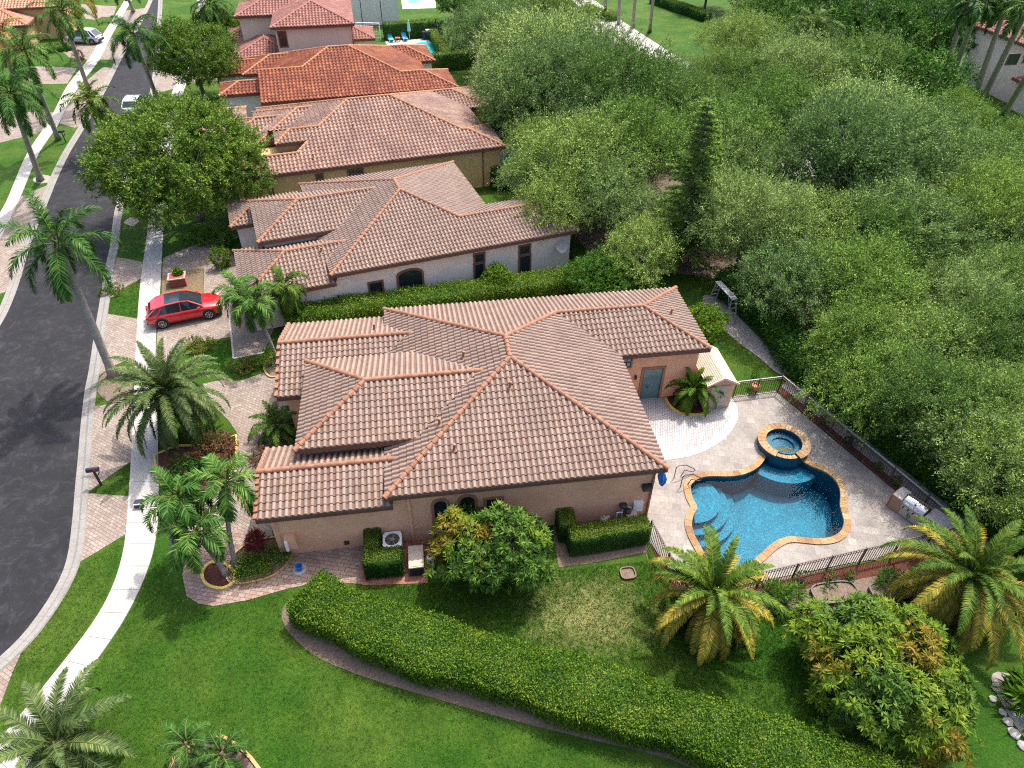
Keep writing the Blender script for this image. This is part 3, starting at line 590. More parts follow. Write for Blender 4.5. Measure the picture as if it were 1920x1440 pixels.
# curved steps in the west corner: three terraces round the corner point
SC0 = G(1260+200/5.3333, 780+745/5.3333, ZD)
stp = MB()
SCc = Vector((SC0.x-.1, SC0.y-.05, 0))
for k, (rr1, z1) in enumerate(((2.55, -1.15), (2.1, -.8), (1.62, -.45))):
    ring = []
    for j in range(40):
        a = 2*pi*j/40; p = SCc+Vector((cos(a), sin(a), 0))*rr1
        ring.append(p)
    if not inpoly(SCc.x, SCc.y, pool_in): pass
    pts = []
    for p in ring:   # pull points back until they lie inside the basin
        q = Vector(p); c0 = Vector(SC0)+Vector((.35, -.25, 0)); t = 1.0
        while not inpoly(q.x, q.y, pool_in) and t > .05: t -= .03; q = c0.lerp(p, t)
        pts.append((q.x, q.y))
    stp.prism(pts, -1.5+.001*k, z1)
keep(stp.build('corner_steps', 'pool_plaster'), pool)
# bench below the spa
bn = MB(); bc = Vector((SPC.x, SPC.y, 0))
pts = []
for j in range(24):
    a = -pi*.93+pi*.86*j/23-.18; q = bc+Vector((cos(a), sin(a), 0))*(SPR+.85); t = 1.
    while not inpoly(q.x, q.y, pool_in) and t > .1: t -= .02; q = bc+Vector((cos(a), sin(a), 0))*(SPR+.85)*t
    pts.append((q.x, q.y))
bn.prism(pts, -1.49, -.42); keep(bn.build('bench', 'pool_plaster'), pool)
spa = empty('spa', 'round raised spa with golden stone rim spilling into the swimming pool', 'spa', (SPC.x, SPC.y, 0))
s1 = MB(); R0, R1 = SPR, SPR*.70
s1.lathe([(R0-.05, -1.49), (R0-.05, .46)], 48, cap=False); s1.lathe([(R1-.01, .46), (R1-.01, .17), (R1*.62, .17), (R1*.60, .075), (.01, .075)], 48, cap=False)
s1.build('shell', 'pool_wall', spa)
s2 = MB(); ns2 = 26; NG = 48
for k in range(ns2):
    a0, a1 = 2*pi*k/ns2+.006, 2*pi*(k+1)/ns2-.006; am = (a0+a1)/2
    low = .10 if abs((am-(-pi/2-.12)+pi) % (2*pi)-pi) < .50 else 0
    r1_, r0_ = R1-.02, R0+.02-(.16 if low else 0)
    q = [(r1_*cos(a0), r1_*sin(a0)), (r0_*cos(a0), r0_*sin(a0)), (r0_*cos(am), r0_*sin(am)), (r0_*cos(a1), r0_*sin(a1)), (r1_*cos(a1), r1_*sin(a1)), (r1_*cos(am), r1_*sin(am))]
    s2.prism(q, .44-low, .50-low, bottom=True)
s2.build('rim', 'coping_stone', spa)
s3 = MB(); s3.lathe([(R1-.012, .355), (.001, .355)], 48, cap=False); s3.build('water_surface', 'water', spa)
# handrail
hr = empty('pool_handrail', 'dark looped metal handrail beside the pool steps', 'handrail', G(1285, 915, ZD))
HZ = lambda x, y, z: G(1260+x/5.3333, 780+y/5.3333, z)-Vector(hr.location)
base = Vector(hr.location)
for k, off in enumerate((0, 1)):
    h_ = MB(); d = Vector((.95, .32, 0)); sd_ = Vector((-.22, .62, 0))*off
    p0 = Vector((-.25, .05, 0))+sd_
    h_.tube([p0, p0+Vector((0, 0, .78)), p0+d*.12+Vector((0, 0, .88)), p0+d*.55+Vector((0, 0, .80)), p0+d*1.15+Vector((0, 0, .30)), p0+d*1.2+Vector((0, 0, .16)), p0+d*1.05+Vector((0, 0, .12)), p0+d*.55+Vector((0, 0, .42)), p0+d*.4+Vector((0, 0, .0))], .024, 8)
    h_.build('rail', 'bronze_metal', hr, True)
# ------------------------------------------------------------------ houses
S_ = .3326
TW, TL = .280, .375     # one barrel tile
def clip2(poly, P):
    """clip vertices (a,b,h,U,V) by the convex polygon P (counter-clockwise in a,b)"""
    n = len(P)
    for i in range(n):
        x0, y0 = P[i]; x1, y1 = P[(i+1) % n]; ex, ey = x1-x0, y1-y0
        d = [ex*(q[1]-y0)-ey*(q[0]-x0) for q in poly]
        if all(k >= -1e-9 for k in d): continue
        out = []
        for j in range(len(poly)):
            a, b = poly[j-1], poly[j]; da, db = d[j-1], d[j]
            if (da >= 0) != (db >= 0):
                t = da/(da-db); out.append(tuple(a[k]+(b[k]-a[k])*t for k in range(5)))
            if db >= 0: out.append(b)
        poly = out
        if len(poly) < 3: return []
    return poly
class House:
    def __init__(s, name, label, o, yaw_deg, k, wall, tiles, caps, inset=.42, tw=1.0):
        s.o, s.y, s.k, s.wall, s.tm, s.cm, s.inset = o, radians(yaw_deg), k, wall, tiles, caps, inset
        s.c, s.s_ = cos(s.y), sin(s.y); s.seg = 7; s.TW, s.TL = TW*tw, TL*tw
        s.root = empty(name, label, 'house', s.W(0, 0, 0, True)); s.off = Vector(s.root.location)
        s.R, s.Cp, s.Wl, s.Fa, s.Un, s.Ve = MB(), MB(), MB(), MB(), MB(), []
        s.Cps = []
    def W(s, u, v, z, flat=False):
        k = s.k; x = s.o[0]+u*s.c-v*s.s_; y = s.o[1]+u*s.s_+v*s.c
        p = Vector((x*k, y*k, HC-(HC-z)*k))
        if flat: p.z = 0
        return p
    def L(s, u, v, z): return s.W(u, v, z)-s.off
    def Lg(s, u, v, h): p = s.W(u, v, 0, True)-s.off; p.z = h; return p
    def plane(s, kind, c0, z0, poly):
        """tiled roof face rising from the line c0 at height z0"""
        ab = {'S': lambda u, v: (u, v-c0), 'N': lambda u, v: (-u, c0-v), 'W': lambda u, v: (-v, u-c0), 'E': lambda u, v: (v, c0-u)}[kind]
        inv = {'S': lambda a, b: (a, b+c0), 'N': lambda a, b: (-a, c0-b), 'W': lambda a, b: (b+c0, -a), 'E': lambda a, b: (c0-b, a)}[kind]
        P = [ab(*q) for q in poly]
        if sum(P[i-1][0]*P[i][1]-P[i][0]*P[i-1][1] for i in range(len(P))) < 0: P.reverse()
        a0, a1 = min(p[0] for p in P), max(p[0] for p in P); b0, b1 = min(p[1] for p in P), max(p[1] for p in P)
        tw, tl = s.TW, s.TL*.949; ns = s.seg
        prof = [(j/ns, (.085*max(0, sin(pi*(j/ns)/.72))**.75 if j/ns < .70 else 0.0)) for j in range(ns+1)]
        vs, fs, uvs = [], [], []
        k0, k1 = int(math.floor(b0/tl)), int(math.ceil(b1/tl)); i0, i1 = int(math.floor(a0/tw)), int(math.ceil(a1/tw))
        lift = .042
        hs = 37*len(s.R.f) % 991
        for kk in range(k0, k1):
            lo, hi = kk*tl, (kk+1)*tl
            for ii in range(i0, i1):
                cx, cy = (ii+.5)*tw, (lo+hi)/2
                jit = (((ii*7919+kk*104729) % 97)/97-.5)*.012
                for j in range(ns):
                    A, B = (ii+prof[j][0])*tw, (ii+prof[j+1][0])*tw; hA, hB = prof[j][1], prof[j+1][1]; UA, UB = ii+.004+prof[j][0]*.992, ii+.004+prof[j+1][0]*.992
                    for q in (((A, lo, hA+lift+jit, UA, kk+.5), (B, lo, hB+lift+jit, UB, kk+.5), (B, hi, hB, UB, kk+.5), (A, hi, hA, UA, kk+.5)),
                              ((A, lo, hA-(.06 if kk == k0 else 0), UA, kk+.5), (B, lo, hB-(.06 if kk == k0 else 0), UB, kk+.5), (B, lo+1e-4, hB+lift+jit, UB, kk+.5), (A, lo+1e-4, hA+lift+jit, UA, kk+.5))):
                        w = clip2(list(q), P)
                        if len(w) < 3: continue
                        o = len(vs)
                        for a, b, h, U, V in w:
                            u, v = inv(a, b); p = s.L(u, v, z0+S_*b); p.z += h; vs.append(p)
                        fs.append(tuple(range(o, o+len(w)))); uvs.append([(x[3]+hs, x[4]) for x in w])
        s.R.add(vs, fs, 0, uvs)
        # underlay, a closed skin just below the tiles
        q = [inv(*p) for p in P]; top = [s.L(u, v, z0+S_*p[1])-Vector((0, 0, .03)) for (u, v), p in zip(q, P)]; bot = [t-Vector((0, 0, .14)) for t in top]
        n = len(q); s.Un.add(top+bot, [tuple(range(n)), tuple(range(2*n-1, n-1, -1))]+[(i, i+n, (i+1) % n+n, (i+1) % n) for i in range(n)])
    def cap(s, a, b, r=.115):
        a, b = s.L(*a), s.L(*b); d = b-a; L_ = d.length; d.normalize(); n = max(1, int(round(L_/.37))); st = L_/n
        if d.z < -.01: a, b, d = b, a, -d
        side = d.cross(Vector((0, 0, 1))).normalized(); up = side.cross(d)
        s.Cp = MB(); s.Cps.append(s.Cp)
        for i in range(n):
            p = a+d*(st*i-.03); q = a+d*(st*(i+1)+.03); vs = []; m = 8
            for pt, rr_ in ((p, r*1.12), (q, r*.88)):
                for j in range(m+1):
                    t = pi*j/m; vs.append(pt+side*(cos(t)*rr_*1.15)+up*(sin(t)*rr_*1.15+.02))
            fs = [(j, j+1, m+1+j+1, m+1+j) for j in range(m)]+[tuple(range(m, -1, -1)), tuple(range(m+1, 2*m+2))]
            s.Cp.add(vs, fs)
    def fascia(s, a, b, dz=.0, h=.20, t=.05):
        a, b = s.L(*a), s.L(*b); a.z += dz-.13; b.z += dz-.13; s.Fa.beam(a, b, t, h)
    def walls(s, poly, z, mb=None):
        """wall prism from the ground to height z"""
        mb = mb or s.Wl; top = [s.L(u, v, z) for u, v in poly]; bot = [Vector((p.x, p.y, 0)) for p in (s.Lg(u, v, 0) for u, v in poly)]
        n = len(poly); mb.add(top+bot, [tuple(range(n))]+[(i, i+n, (i+1) % n+n, (i+1) % n) for i in range(n)])
    def gable(s, u, v0, v1, z, w=.3):
        vm = (v0+v1)/2; a, b, c = s.L(u, v0, z), s.L(u, v1, z), s.L(u, vm, z+S_*(vm-v0)); a2, b2, c2 = s.L(u+w, v0, z), s.L(u+w, v1, z), s.L(u+w, vm, z+S_*(vm-v0))
        for p in (a, b, c, a2, b2, c2): p.z -= .12
        s.Wl.add([a, b, c, a2, b2, c2], [(0, 2, 1), (3, 4, 5), (0, 3, 5, 2), (1, 2, 5, 4), (0, 1, 4, 3)])
    def wing(s, u0, v0, v1, z, zm, end='gable', lim=.3, uc=0.0):
        """west wing whose ridge runs into the main west slope (which rises from u = uc at height zm)"""
        h = (v1-v0)/2; vm = v0+h; uE = uc+(z-zm)/S_; ur = uE+h; zr = z+S_*h; a = max(uE, lim) if uE < lim else uE
        ex = (a-uE)
        hh = h if end == 'hip' else 0
        if ex > 0: s.plane('S', v0, z, [(u0, v0), (a, v0), (a, vm), (u0+hh, vm)]); (s.plane('S', v0, z, [(a, v0+ex), (ur, vm), (a, vm)]) if ur > a+.01 else None)
        else: s.plane('S', v0, z, [(u0, v0), (uE, v0), (ur, vm), (u0+hh, vm)])
        if ex > 0: s.plane('N', v1, z, [(u0, v1), (a, v1), (a, vm), (u0+hh, vm)]); (s.plane('N', v1, z, [(a, v1-ex), (ur, vm), (a, vm)]) if ur > a+.01 else None)
        else: s.plane('N', v1, z, [(u0, v1), (uE, v1), (ur, vm), (u0+hh, vm)])
        s.cap((u0+hh, vm, zr), (ur+.15, vm, zr))
        s.fascia((u0, v0, z), (a, v0, z)); s.fascia((u0, v1, z), (a, v1, z))
        i = s.inset
        if end == 'hip':
            s.plane('W', u0, z, [(u0, v0), (u0+h, vm), (u0, v1)]); s.cap((u0, v0, z), (u0+h, vm, zr)); s.cap((u0, v1, z), (u0+h, vm, zr)); s.fascia((u0, v0, z), (u0, v1, z))
            s.walls([(u0+i, v0+i), (a+1.0, v0+i), (a+1.0, v1-i), (u0+i, v1-i)], z-.08)
        else:
            for vv in (v0, v1):
                s.Cp = MB(); s.Cps.append(s.Cp)
                a_, b_ = s.L(u0, vv, z), s.L(u0, vm, zr); nn = 7
                for q in range(nn):
                    p, r_ = a_.lerp(b_, q/nn), a_.lerp(b_, (q+1)/nn); s.Cp.box(((p+r_)/2+Vector((0, 0, .03))), (.17, (p-r_).length*.98, .12), rz=s.y)
            s.gable(u0+i, v0+i*.6, v1-i*.6, z+.10); s.walls([(u0+i, v0+i), (a+1.0, v0+i), (a+1.0, v1-i), (u0+i, v1-i)], z-.08)
    def finish(s):
        s.Wl.build('wall', s.wall, s.root)
        r = s.R.build('roof', s.tm, s.root); [c.build('ridge_cap', s.cm, r) for c in s.Cps]; s.Un.build('underlay', 'fascia', r); s.Fa.build('fascia', 'fascia', r)
        s.roof = r
    # things on a wall facing south (towards the camera) at plane v
    def onwall(s, px, py, v):
        d = fw+rx*((px-960)/FPX)-uy*((py-720)/FPX); o = Vector((0, 0, HC)); P0 = s.W(0, v, 0, True); nrm = Vector((-s.s_, s.c, 0))
        t = (P0-o).dot(nrm)/d.dot(nrm); p = o+d*t; q = p-s.W(0, 0, 0, True); u = (q.x*s.c+q.y*s.s_)/s.k; return u, p.z
    def window(s, u, v, z, w, h, arch=False, frame='trim_brown', bars=(2, 2), name='window', glass='glass_dark', face='S', fwid=.12, bar='black_metal', surround=None):
        """z: centre height in metres, w,h in metres"""
        p = s.Lg(u, v, z); e = Vector((s.c, s.s_, 0)); n_ = Vector((s.s_, -s.c, 0))
        if face == 'E': e, n_ = Vector((-s.s_, s.c, 0)), Vector((s.c, s.s_, 0))
        if face == 'W': e, n_ = Vector((s.s_, -s.c, 0)), Vector((-s.c, -s.s_, 0))
        up = Vector((0, 0, 1))
        def outl(w, h):
            if not arch: return [(-w/2, -h/2), (w/2, -h/2), (w/2, h/2), (-w/2, h/2)]
            r = w/2*(arch if arch is not True else 1); yy = h/2-r
            return [(-w/2, -h/2), (w/2, -h/2)]+[(w/2*cos(t), yy+r*sin(t)) for t in [pi*i/10 for i in range(11)]]
        def solid(mb, o1, d0, d1, o2=None):
            n = len(o1); P = lambda q, d: p+e*q[0]+up*q[1]+n_*d
            if o2 is None: mb.add([P(q, d1) for q in o1]+[P(q, d0) for q in o1], [tuple(range(n))]+[(i, i+n, (i+1) % n+n, (i+1) % n) for i in range(n)])
            else: mb.add([P(q, d1) for q in o1]+[P(q, d1) for q in o2]+[P(q, d0) for q in o1]+[P(q, d0) for q in o2], [(i, (i+1) % n, (i+1) % n+n, i+n) for i in range(n)]+[(i, i+2*n, (i+1) % n+2*n, (i+1) % n) for i in range(n)]+[(i+n, (i+1) % n+n, (i+1) % n+3*n, i+3*n) for i in range(n)])
        fr = MB(); solid(fr, outl(w+fwid*2, h+fwid*2), -.02, .06, outl(w, h)); f = fr.build(name, frame, s.root)
        g = MB(); solid(g, outl(w+.01, h+.01), -.06, .012); g.build('pane', glass, f)
        if bars:
            b = MB()
            for i in range(1, bars[0]): x = -w/2+w*i/bars[0]; b.beam(p+e*x+up*(-h/2)+n_*.024, p+e*x+up*(h/2-(.0 if not arch else .05))+n_*.024, .035, .03)
            for i in range(1, bars[1]): y = -h/2+h*i/bars[1]; b.beam(p-e*(w/2)+up*y+n_*.026, p+e*(w/2)+up*y+n_*.026, .035, .03)
            q = outl(w, h)
            for i in range(len(q)): b.beam(p+e*q[i-1][0]*.97+up*q[i-1][1]*.985+n_*.02, p+e*q[i][0]*.97+up*q[i][1]*.985+n_*.02, .04, .03)
            b.build('glazing_bars', bar, f)
        return f
    def winpx(s, x0, y0, x1, y1, v, **k):
        ua, za = s.onwall(x0, y0, v); ub, zb = s.onwall(x1, y1, v); uc_, zc = s.onwall((x0+x1)/2, y0, v); ud, zd = s.onwall((x0+x1)/2, y1, v)
        fwid = k.get('fwid', .12); return s.window((ua+ub)/2, v, (zc+zd)/2, abs(ub-ua)*s.k-2*fwid, abs(zc-zd)-2*fwid, **k)
    def vent(s, px, kind, c0, z0, name='roof_vent', sz=1.0):
        ax = {'S': lambda q: z0+S_*(q[1]-c0), 'N': lambda q: z0+S_*(c0-q[1]), 'W': lambda q: z0+S_*(q[0]-c0), 'E': lambda q: z0+S_*(c0-q[0])}[kind]
        d = fw+rx*((px[0]-960)/FPX)-uy*((px[1]-720)/FPX)
        def ev(t):
            p = Vector((0, 0, HC))+d*t; z = HC-(HC-p.z)/s.k; x, y = p.x/s.k-s.o[0], p.y/s.k-s.o[1]; q = (x*s.c+y*s.s_, -x*s.s_+y*s.c); return z-ax(q), p
        g0, g1 = ev(10)[0], ev(60)[0]; t = 10+(0-g0)/(g1-g0)*50; p = ev(t)[1]-s.off
        m = MB(); m.tube([p-Vector((0, 0, .1)), p+Vector((0, 0, .30*sz)), p+Vector((.03, 0, .42*sz))], [.06*sz, .06*sz, .075*sz], 8); m.tube([p+Vector((0, 0, .04)), p+Vector((0, 0, .10))], [.16*sz, .08*sz], 8)
        m.build(name, s.cm, s.roof)

def model_a(h, mir, W=13.03, D=14.775, z=3.13, w2=6.305, L2=5.21, ends=('gable', 'hip', 'gable'), sw=(-5.711, -.015, 4.39, 2.533), mid=(-4.071, 2.955, 9.586, 3.671), nw=(-5.721, 8.152, 14.815, 2.525)):
    """square hip roof, rear wing on one side, three front wings"""
    f = (lambda v: D-v) if mir else (lambda v: v)
    P = lambda pts: [(u, f(v)) for u, v in pts]
    K = {'S': 'N', 'N': 'S', 'W': 'W', 'E': 'E'} if mir else {k: k for k in 'SNWE'}
    c0S, c0N = f(0), f(D); A, B = W/2, D-W/2; vn = D-w2/2; un_ = W-w2/2; ue = W+L2
    zt = z+S_*A; zw = z+S_*w2/2
    h.plane(K['S'], c0S, z, P([(0, 0), (W, 0), (A, A)]))
    h.plane('E', W, z, P([(W, 0), (W, D-w2), (un_, vn), (A, B), (A, A)]))
    h.plane(K['N'], c0N, z, P([(0, D), (A, B), (un_, vn), (un_, D)])); h.plane(K['N'], c0N, z, P([(un_, D), (un_, vn), (ue-w2/2, vn), (ue, D)]))
    h.plane('E', ue, z, P([(ue, D-w2), (ue, D), (ue-w2/2, vn)]))
    h.plane(K['S'], f(D-w2), z, P([(W, D-w2), (ue, D-w2), (ue-w2/2, vn), (un_, vn)]))
    h.plane('W', 0, z, P([(0, 0), (A, A), (A, B), (0, D)]))
    for a, b in (((0, 0, z), (A, A, zt)), ((W, 0, z), (A, A, zt)), ((0, D, z), (A, B, zt)), ((un_, vn, zw), (A, B, zt)), ((A, A, zt), (A, B, zt)), ((un_, vn, zw), (ue-w2/2, vn, zw)), ((ue, D-w2, z), (ue-w2/2, vn, zw)), ((ue, D, z), (ue-w2/2, vn, zw))):
        h.cap((a[0], f(a[1]), a[2]), (b[0], f(b[1]), b[2]))
    for a, b in (((0, 0), (W, 0)), ((W, 0), (W, D-w2)), ((W, D-w2), (ue, D-w2)), ((ue, D-w2), (ue, D)), ((0, D), (ue, D)), ((0, 0), (0, D))): h.fascia((a[0], f(a[1]), z), (b[0], f(b[1]), z))
    i = h.inset
    h.walls(P([(i, i), (W-i, i), (W-i, D-w2+i), (ue-i, D-w2+i), (ue-i, D-i), (i, D-i)]), z-.1)
    for (u0, v0, v1, zz), e in zip((sw, mid, nw), ends):
        a, b = sorted((f(v0), f(v1))); h.wing(u0, a, b, zz, z, e, lim=.3)
    return f

near = House('near_house', 'large peach stucco house with pinkish tan barrel tile roof beside the swimming pool', (-5.613, 20.041), 8.346, .975, 'stucco_peach', 'tiles_tan', 'cap_rust')
model_a(near, False, ends=('gable', 'hip', 'gable'))
near.walls([(-3.7, 2.3), (2, 2.3), (2, 10), (-3.7, 10)], 3.0) if False else None
near.finish()
VW = .42
near.winpx(806, 934, 848, 1002, VW, arch=True, frame='trim_clay', fwid=.14, bars=(2, 3)); near.winpx(856, 926, 897, 985, VW, arch=True, frame='trim_clay', fwid=.14, bars=(2, 3))
near.winpx(907, 931, 945, 985, VW, frame='trim_clay', fwid=.13, bars=(2, 2))
VR = 14.775-6.305+.42
dr = near.winpx(1204, 688, 1236, 752, VR, frame='trim_clay', fwid=.14, bars=(1, 1), name='door', glass='glass_teal'); near.winpx(1166, 668, 1184, 690, VR, frame='trim_clay', fwid=.08, glass='glass_teal')
hd = MB(); u_, z_ = near.onwall(1203, 722, VR); q = near.Lg(u_+.32, VR-.12, z_-.2); hd.beam(q, q+Vector((0, 0, .18)), .03); hd.build('handle', 'black_metal', dr)
def wallpt(h, px, py, v, out=0): u, z = h.onwall(px, py, v); return h.Lg(u, v-out/h.k, z), h.Lg(u, v-out/h.k, z)+h.off
# downspout, gutter corner, wall lamp, meter plates
def wbox(h, x0, y0, x1, y1, v, d, name, m, parent=None):
    (a, _), (b, _) = wallpt(h, x0, y0, v), wallpt(h, x1, y1, v); c = (a+b)/2; w = hypot(b.x-a.x, b.y-a.y); hh = abs(wallpt(h, (x0+x1)/2, y0, v)[0].z-wallpt(h, (x0+x1)/2, y1, v)[0].z)
    n_ = Vector((h.s_, -h.c, 0)); mb = MB(); mb.box((0, 0, 0), (max(w, .03), d, max(hh, .03))); e = min(w, hh)*.16
    mb.box((0, -d*.5-.004, 0), (max(w-e*2, .02), .012, max(hh-e*2, .02)))
    o = mb.build(name, m, parent or h.root, loc=c+n_*(d/2)); o.rotation_euler = (0, 0, h.y); return o
def spout(h, px, py, v, z1, z0=.05, m='trim_clay', w=.10):
    u, _ = h.onwall(px, py, v); mb = MB(); a = h.Lg(u, v-.06, z0); b = h.Lg(u, v-.06, z1); mb.beam(a, b, w, w*.8); mb.beam(b, h.Lg(u, v-.40, z1+.16), w*.9, w*.8)
    for t in (.25, .75): mb.box(tuple(a.lerp(b, t)), (w*1.3, w*1.1, .04), rz=h.y)
    mb.build('downspout', m, h.root)
spout(near, 766, 940, VW, 3.35, .05, 'stucco_peach', .14); spout(near, 1216, 940, VW, 3.35, .05, 'trim_clay', .10); spout(near, 520, 990, -.015+.42, 2.7, .05, 'stucco_peach', .03)
wbox(near, 1204, 906, 1219, 913, VW, .28, 'gooseneck_light', 'black_metal')
lm_ = MB(); q, _ = wallpt(near, 1191, 706, VR, .12); lm_.lathe([(.02, -.16), (.07, -.12), (.08, .08), (.03, .16), (.01, .22)], 8, q); lm_.beam(q+Vector((0, 0, .1)), wallpt(near, 1191, 706, VR, 0)[0]+Vector((0, 0, .1)), .03); lm_.build('wall_lamp', 'black_metal', near.root)

h2 = House('white_house', 'white stucco house with pinkish tan tile roof and a satellite dish on its side wall', (-12.45, 40.664), 21.11, 1.0, 'stucco_white', 'tiles_tan', 'cap_rust')
h2.k = (HC-3.3)/(HC-1.72); h2.root.location = h2.W(0, 0, 0, True); h2.off = Vector(h2.root.location)
q2 = dict(W=13.396, D=15.2, z=1.72, w2=6.314, L2=5.215)
model_a(h2, True, sw=(-6.0, -.0, 4.5, 1.1), mid=(-4.2, 3.0, 9.9, 2.25), nw=(-6.0, 8.35, 15.25, 1.1), ends=('hip', 'hip', 'hip'), **q2)
h2.finish(); V2 = .42
h2.winpx(688, 526, 724, 566, V2, bars=(3, 3), fwid=.13); h2.winpx(741, 503, 797, 545, V2, arch=.45, bars=(4, 2), fwid=.14)
for xx, y0, y1 in ((898, 473, 532), (983, 458, 516)):
    h2.winpx(xx-11, y0, xx+12, y0+20, V2, bars=(1, 2), fwid=.13); h2.winpx(xx-11, y0+19, xx+12, y1, V2, bars=(2, 3), fwid=.13)
ds = MB(); q, _ = wallpt(h2, 1048, 457, V2, .45); ds.lathe([(.001, 0), (.16, .02), (.30, .07), (.42, .14)], 20, (0, 0, 0), cap=False); 
dish = ds.build('satellite_dish', 'pale_metal', None); tag(dish, 'round grey satellite dish on the white house wall', 'satellite dish')
dish.location = q+h2.off; dish.rotation_euler = (radians(62), 0, radians(10)); dish['label'] = 'round grey satellite dish fixed high on the white side wall'
da = MB(); da.beam(Vector((0, 0, 0)), Vector((0, .28, -.45)), .05); da.build('arm', 'pale_metal', dish)
dl = MB(); dl.beam(Vector((0, 0, .08)), Vector((0, -.15, .55)), .03); dl.box((0, -.15, .56), (.09, .09, .12)); dl.build('feed_horn', 'grey_plastic', dish)

def model_b(h, z, c0W, A, B, cE, sw_w, nw_v, ueS, ueN, wr, west):
    """wide hip roof with two rear wings; wr = height run of the west ridge"""
    D = 16.05; H = A[1]; zt = z+S_*H; hs, hn = sw_w/2, (D-nw_v)/2
    # south face
    west(h)
    nS, nN = (cE-hs, hs), (cE-hn, D-hn)
    h.plane('S', 0, z, [(A[0], 0), (B[0], 0), B, A]); h.plane('S', 0, z, [(B[0], 0), (nS[0], 0), nS, B]); h.plane('S', 0, z, [(nS[0], 0), (ueS, 0), (ueS-hs, hs), nS])
    h.plane('E', cE, z, [nS, (cE, sw_w), (cE, nw_v), nN, B])
    h.plane('E', ueS, z, [(ueS, 0), (ueS, sw_w), (ueS-hs, hs)]); h.plane('N', sw_w, z, [nS, (ueS-hs, hs), (ueS, sw_w), (cE, sw_w)])
    h.plane('S', nw_v, z, [(cE, nw_v), (ueN, nw_v), (ueN-hn, D-hn), nN]); h.plane('E', ueN, z, [(ueN, nw_v), (ueN, D), (ueN-hn, D-hn)])
    h.plane('N', D, z, [A, B, nN, (nN[0], D), (A[0]-H, D)]); h.plane('N', D, z, [nN, (ueN-hn, D-hn), (ueN, D), (nN[0], D)])
    zS, zN = z+S_*hs, z+S_*hn
    for a, b in (((*A, zt), (*B, zt)), ((*B, zt), (*nS, zS)), ((*B, zt), (*nN, zN)), ((*nS, zS), (ueS-hs, hs, zS)), ((ueS, 0, z), (ueS-hs, hs, zS)), ((ueS, sw_w, z), (ueS-hs, hs, zS)), ((*nN, zN), (ueN-hn, D-hn, zN)), ((ueN, nw_v, z), (ueN-hn, D-hn, zN)), ((ueN, D, z), (ueN-hn, D-hn, zN)), ((A[0]-H, D, z), (*A, zt))): h.cap(a, b)
    for a, b in (((0, 0), (ueS, 0)), ((ueS, 0), (ueS, sw_w)), ((cE, sw_w), (ueS, sw_w)), ((cE, sw_w), (cE, nw_v)), ((cE, nw_v), (ueN, nw_v)), ((ueN, nw_v), (ueN, D))): h.fascia((*a, z), (*b, z))
    i = h.inset; h.walls([(.2, i), (ueS-i, i), (ueS-i, sw_w-i), (cE-i, sw_w-i), (cE-i, nw_v+i), (ueN-i, nw_v+i), (ueN-i, D-i), (.2, D-i)], z-.1)
def hipblk(h, u0, v0, u1, v1, z, wall=True, east=True):
    """free hip block, ridge along u when longer"""
    a, b = u1-u0, v1-v0; i = h.inset
    if a >= b: hh = b/2; n0, n1 = (u0+hh, v0+hh), ((u1-hh) if east else u1, v0+hh)
    else: hh = a/2; n0, n1 = (u0+hh, v0+hh), (u0+hh, v1-hh)
    zr = z+S_*hh
    if a >= b:
        h.plane('S', v0, z, [(u0, v0), (u1, v0), n1, n0]); h.plane('N', v1, z, [(u0, v1), n0, n1, (u1, v1)]); h.plane('W', u0, z, [(u0, v0), n0, (u0, v1)])
        if east: h.plane('E', u1, z, [(u1, v0), (u1, v1), n1])
    else:
        h.plane('S', v0, z, [(u0, v0), (u1, v0), n0]); h.plane('N', v1, z, [(u0, v1), n1, (u1, v1)]); h.plane('W', u0, z, [(u0, v0), n0, n1, (u0, v1)]); h.plane('E', u1, z, [(u1, v0), (u1, v1), n1, n0])
    h.cap((*n0, zr), (*n1, zr)) if n0 != n1 else None
    h.cap((u0, v0, z), (*n0, zr)); h.cap((u0, v1, z), (*(n0 if a >= b else n1), zr))
    if a < b: h.cap((u1, v0, z), (*n0, zr)); h.cap((u1, v1, z), (*n1, zr))
    elif east: h.cap((u1, v0, z), (*n1, zr)); h.cap((u1, v1, z), (*n1, zr))
    for p, q in (((u0, v0), (u1, v0)), ((u0, v0), (u0, v1)), ((u0, v1), (u1, v1)), ((u1, v0), (u1, v1))): h.fascia((*p, z), (*q, z))
    if wall: h.walls([(u0+i, v0+i), (u1-i, v0+i), (u1-i, v1-i), (u0+i, v1-i)], z-.1)

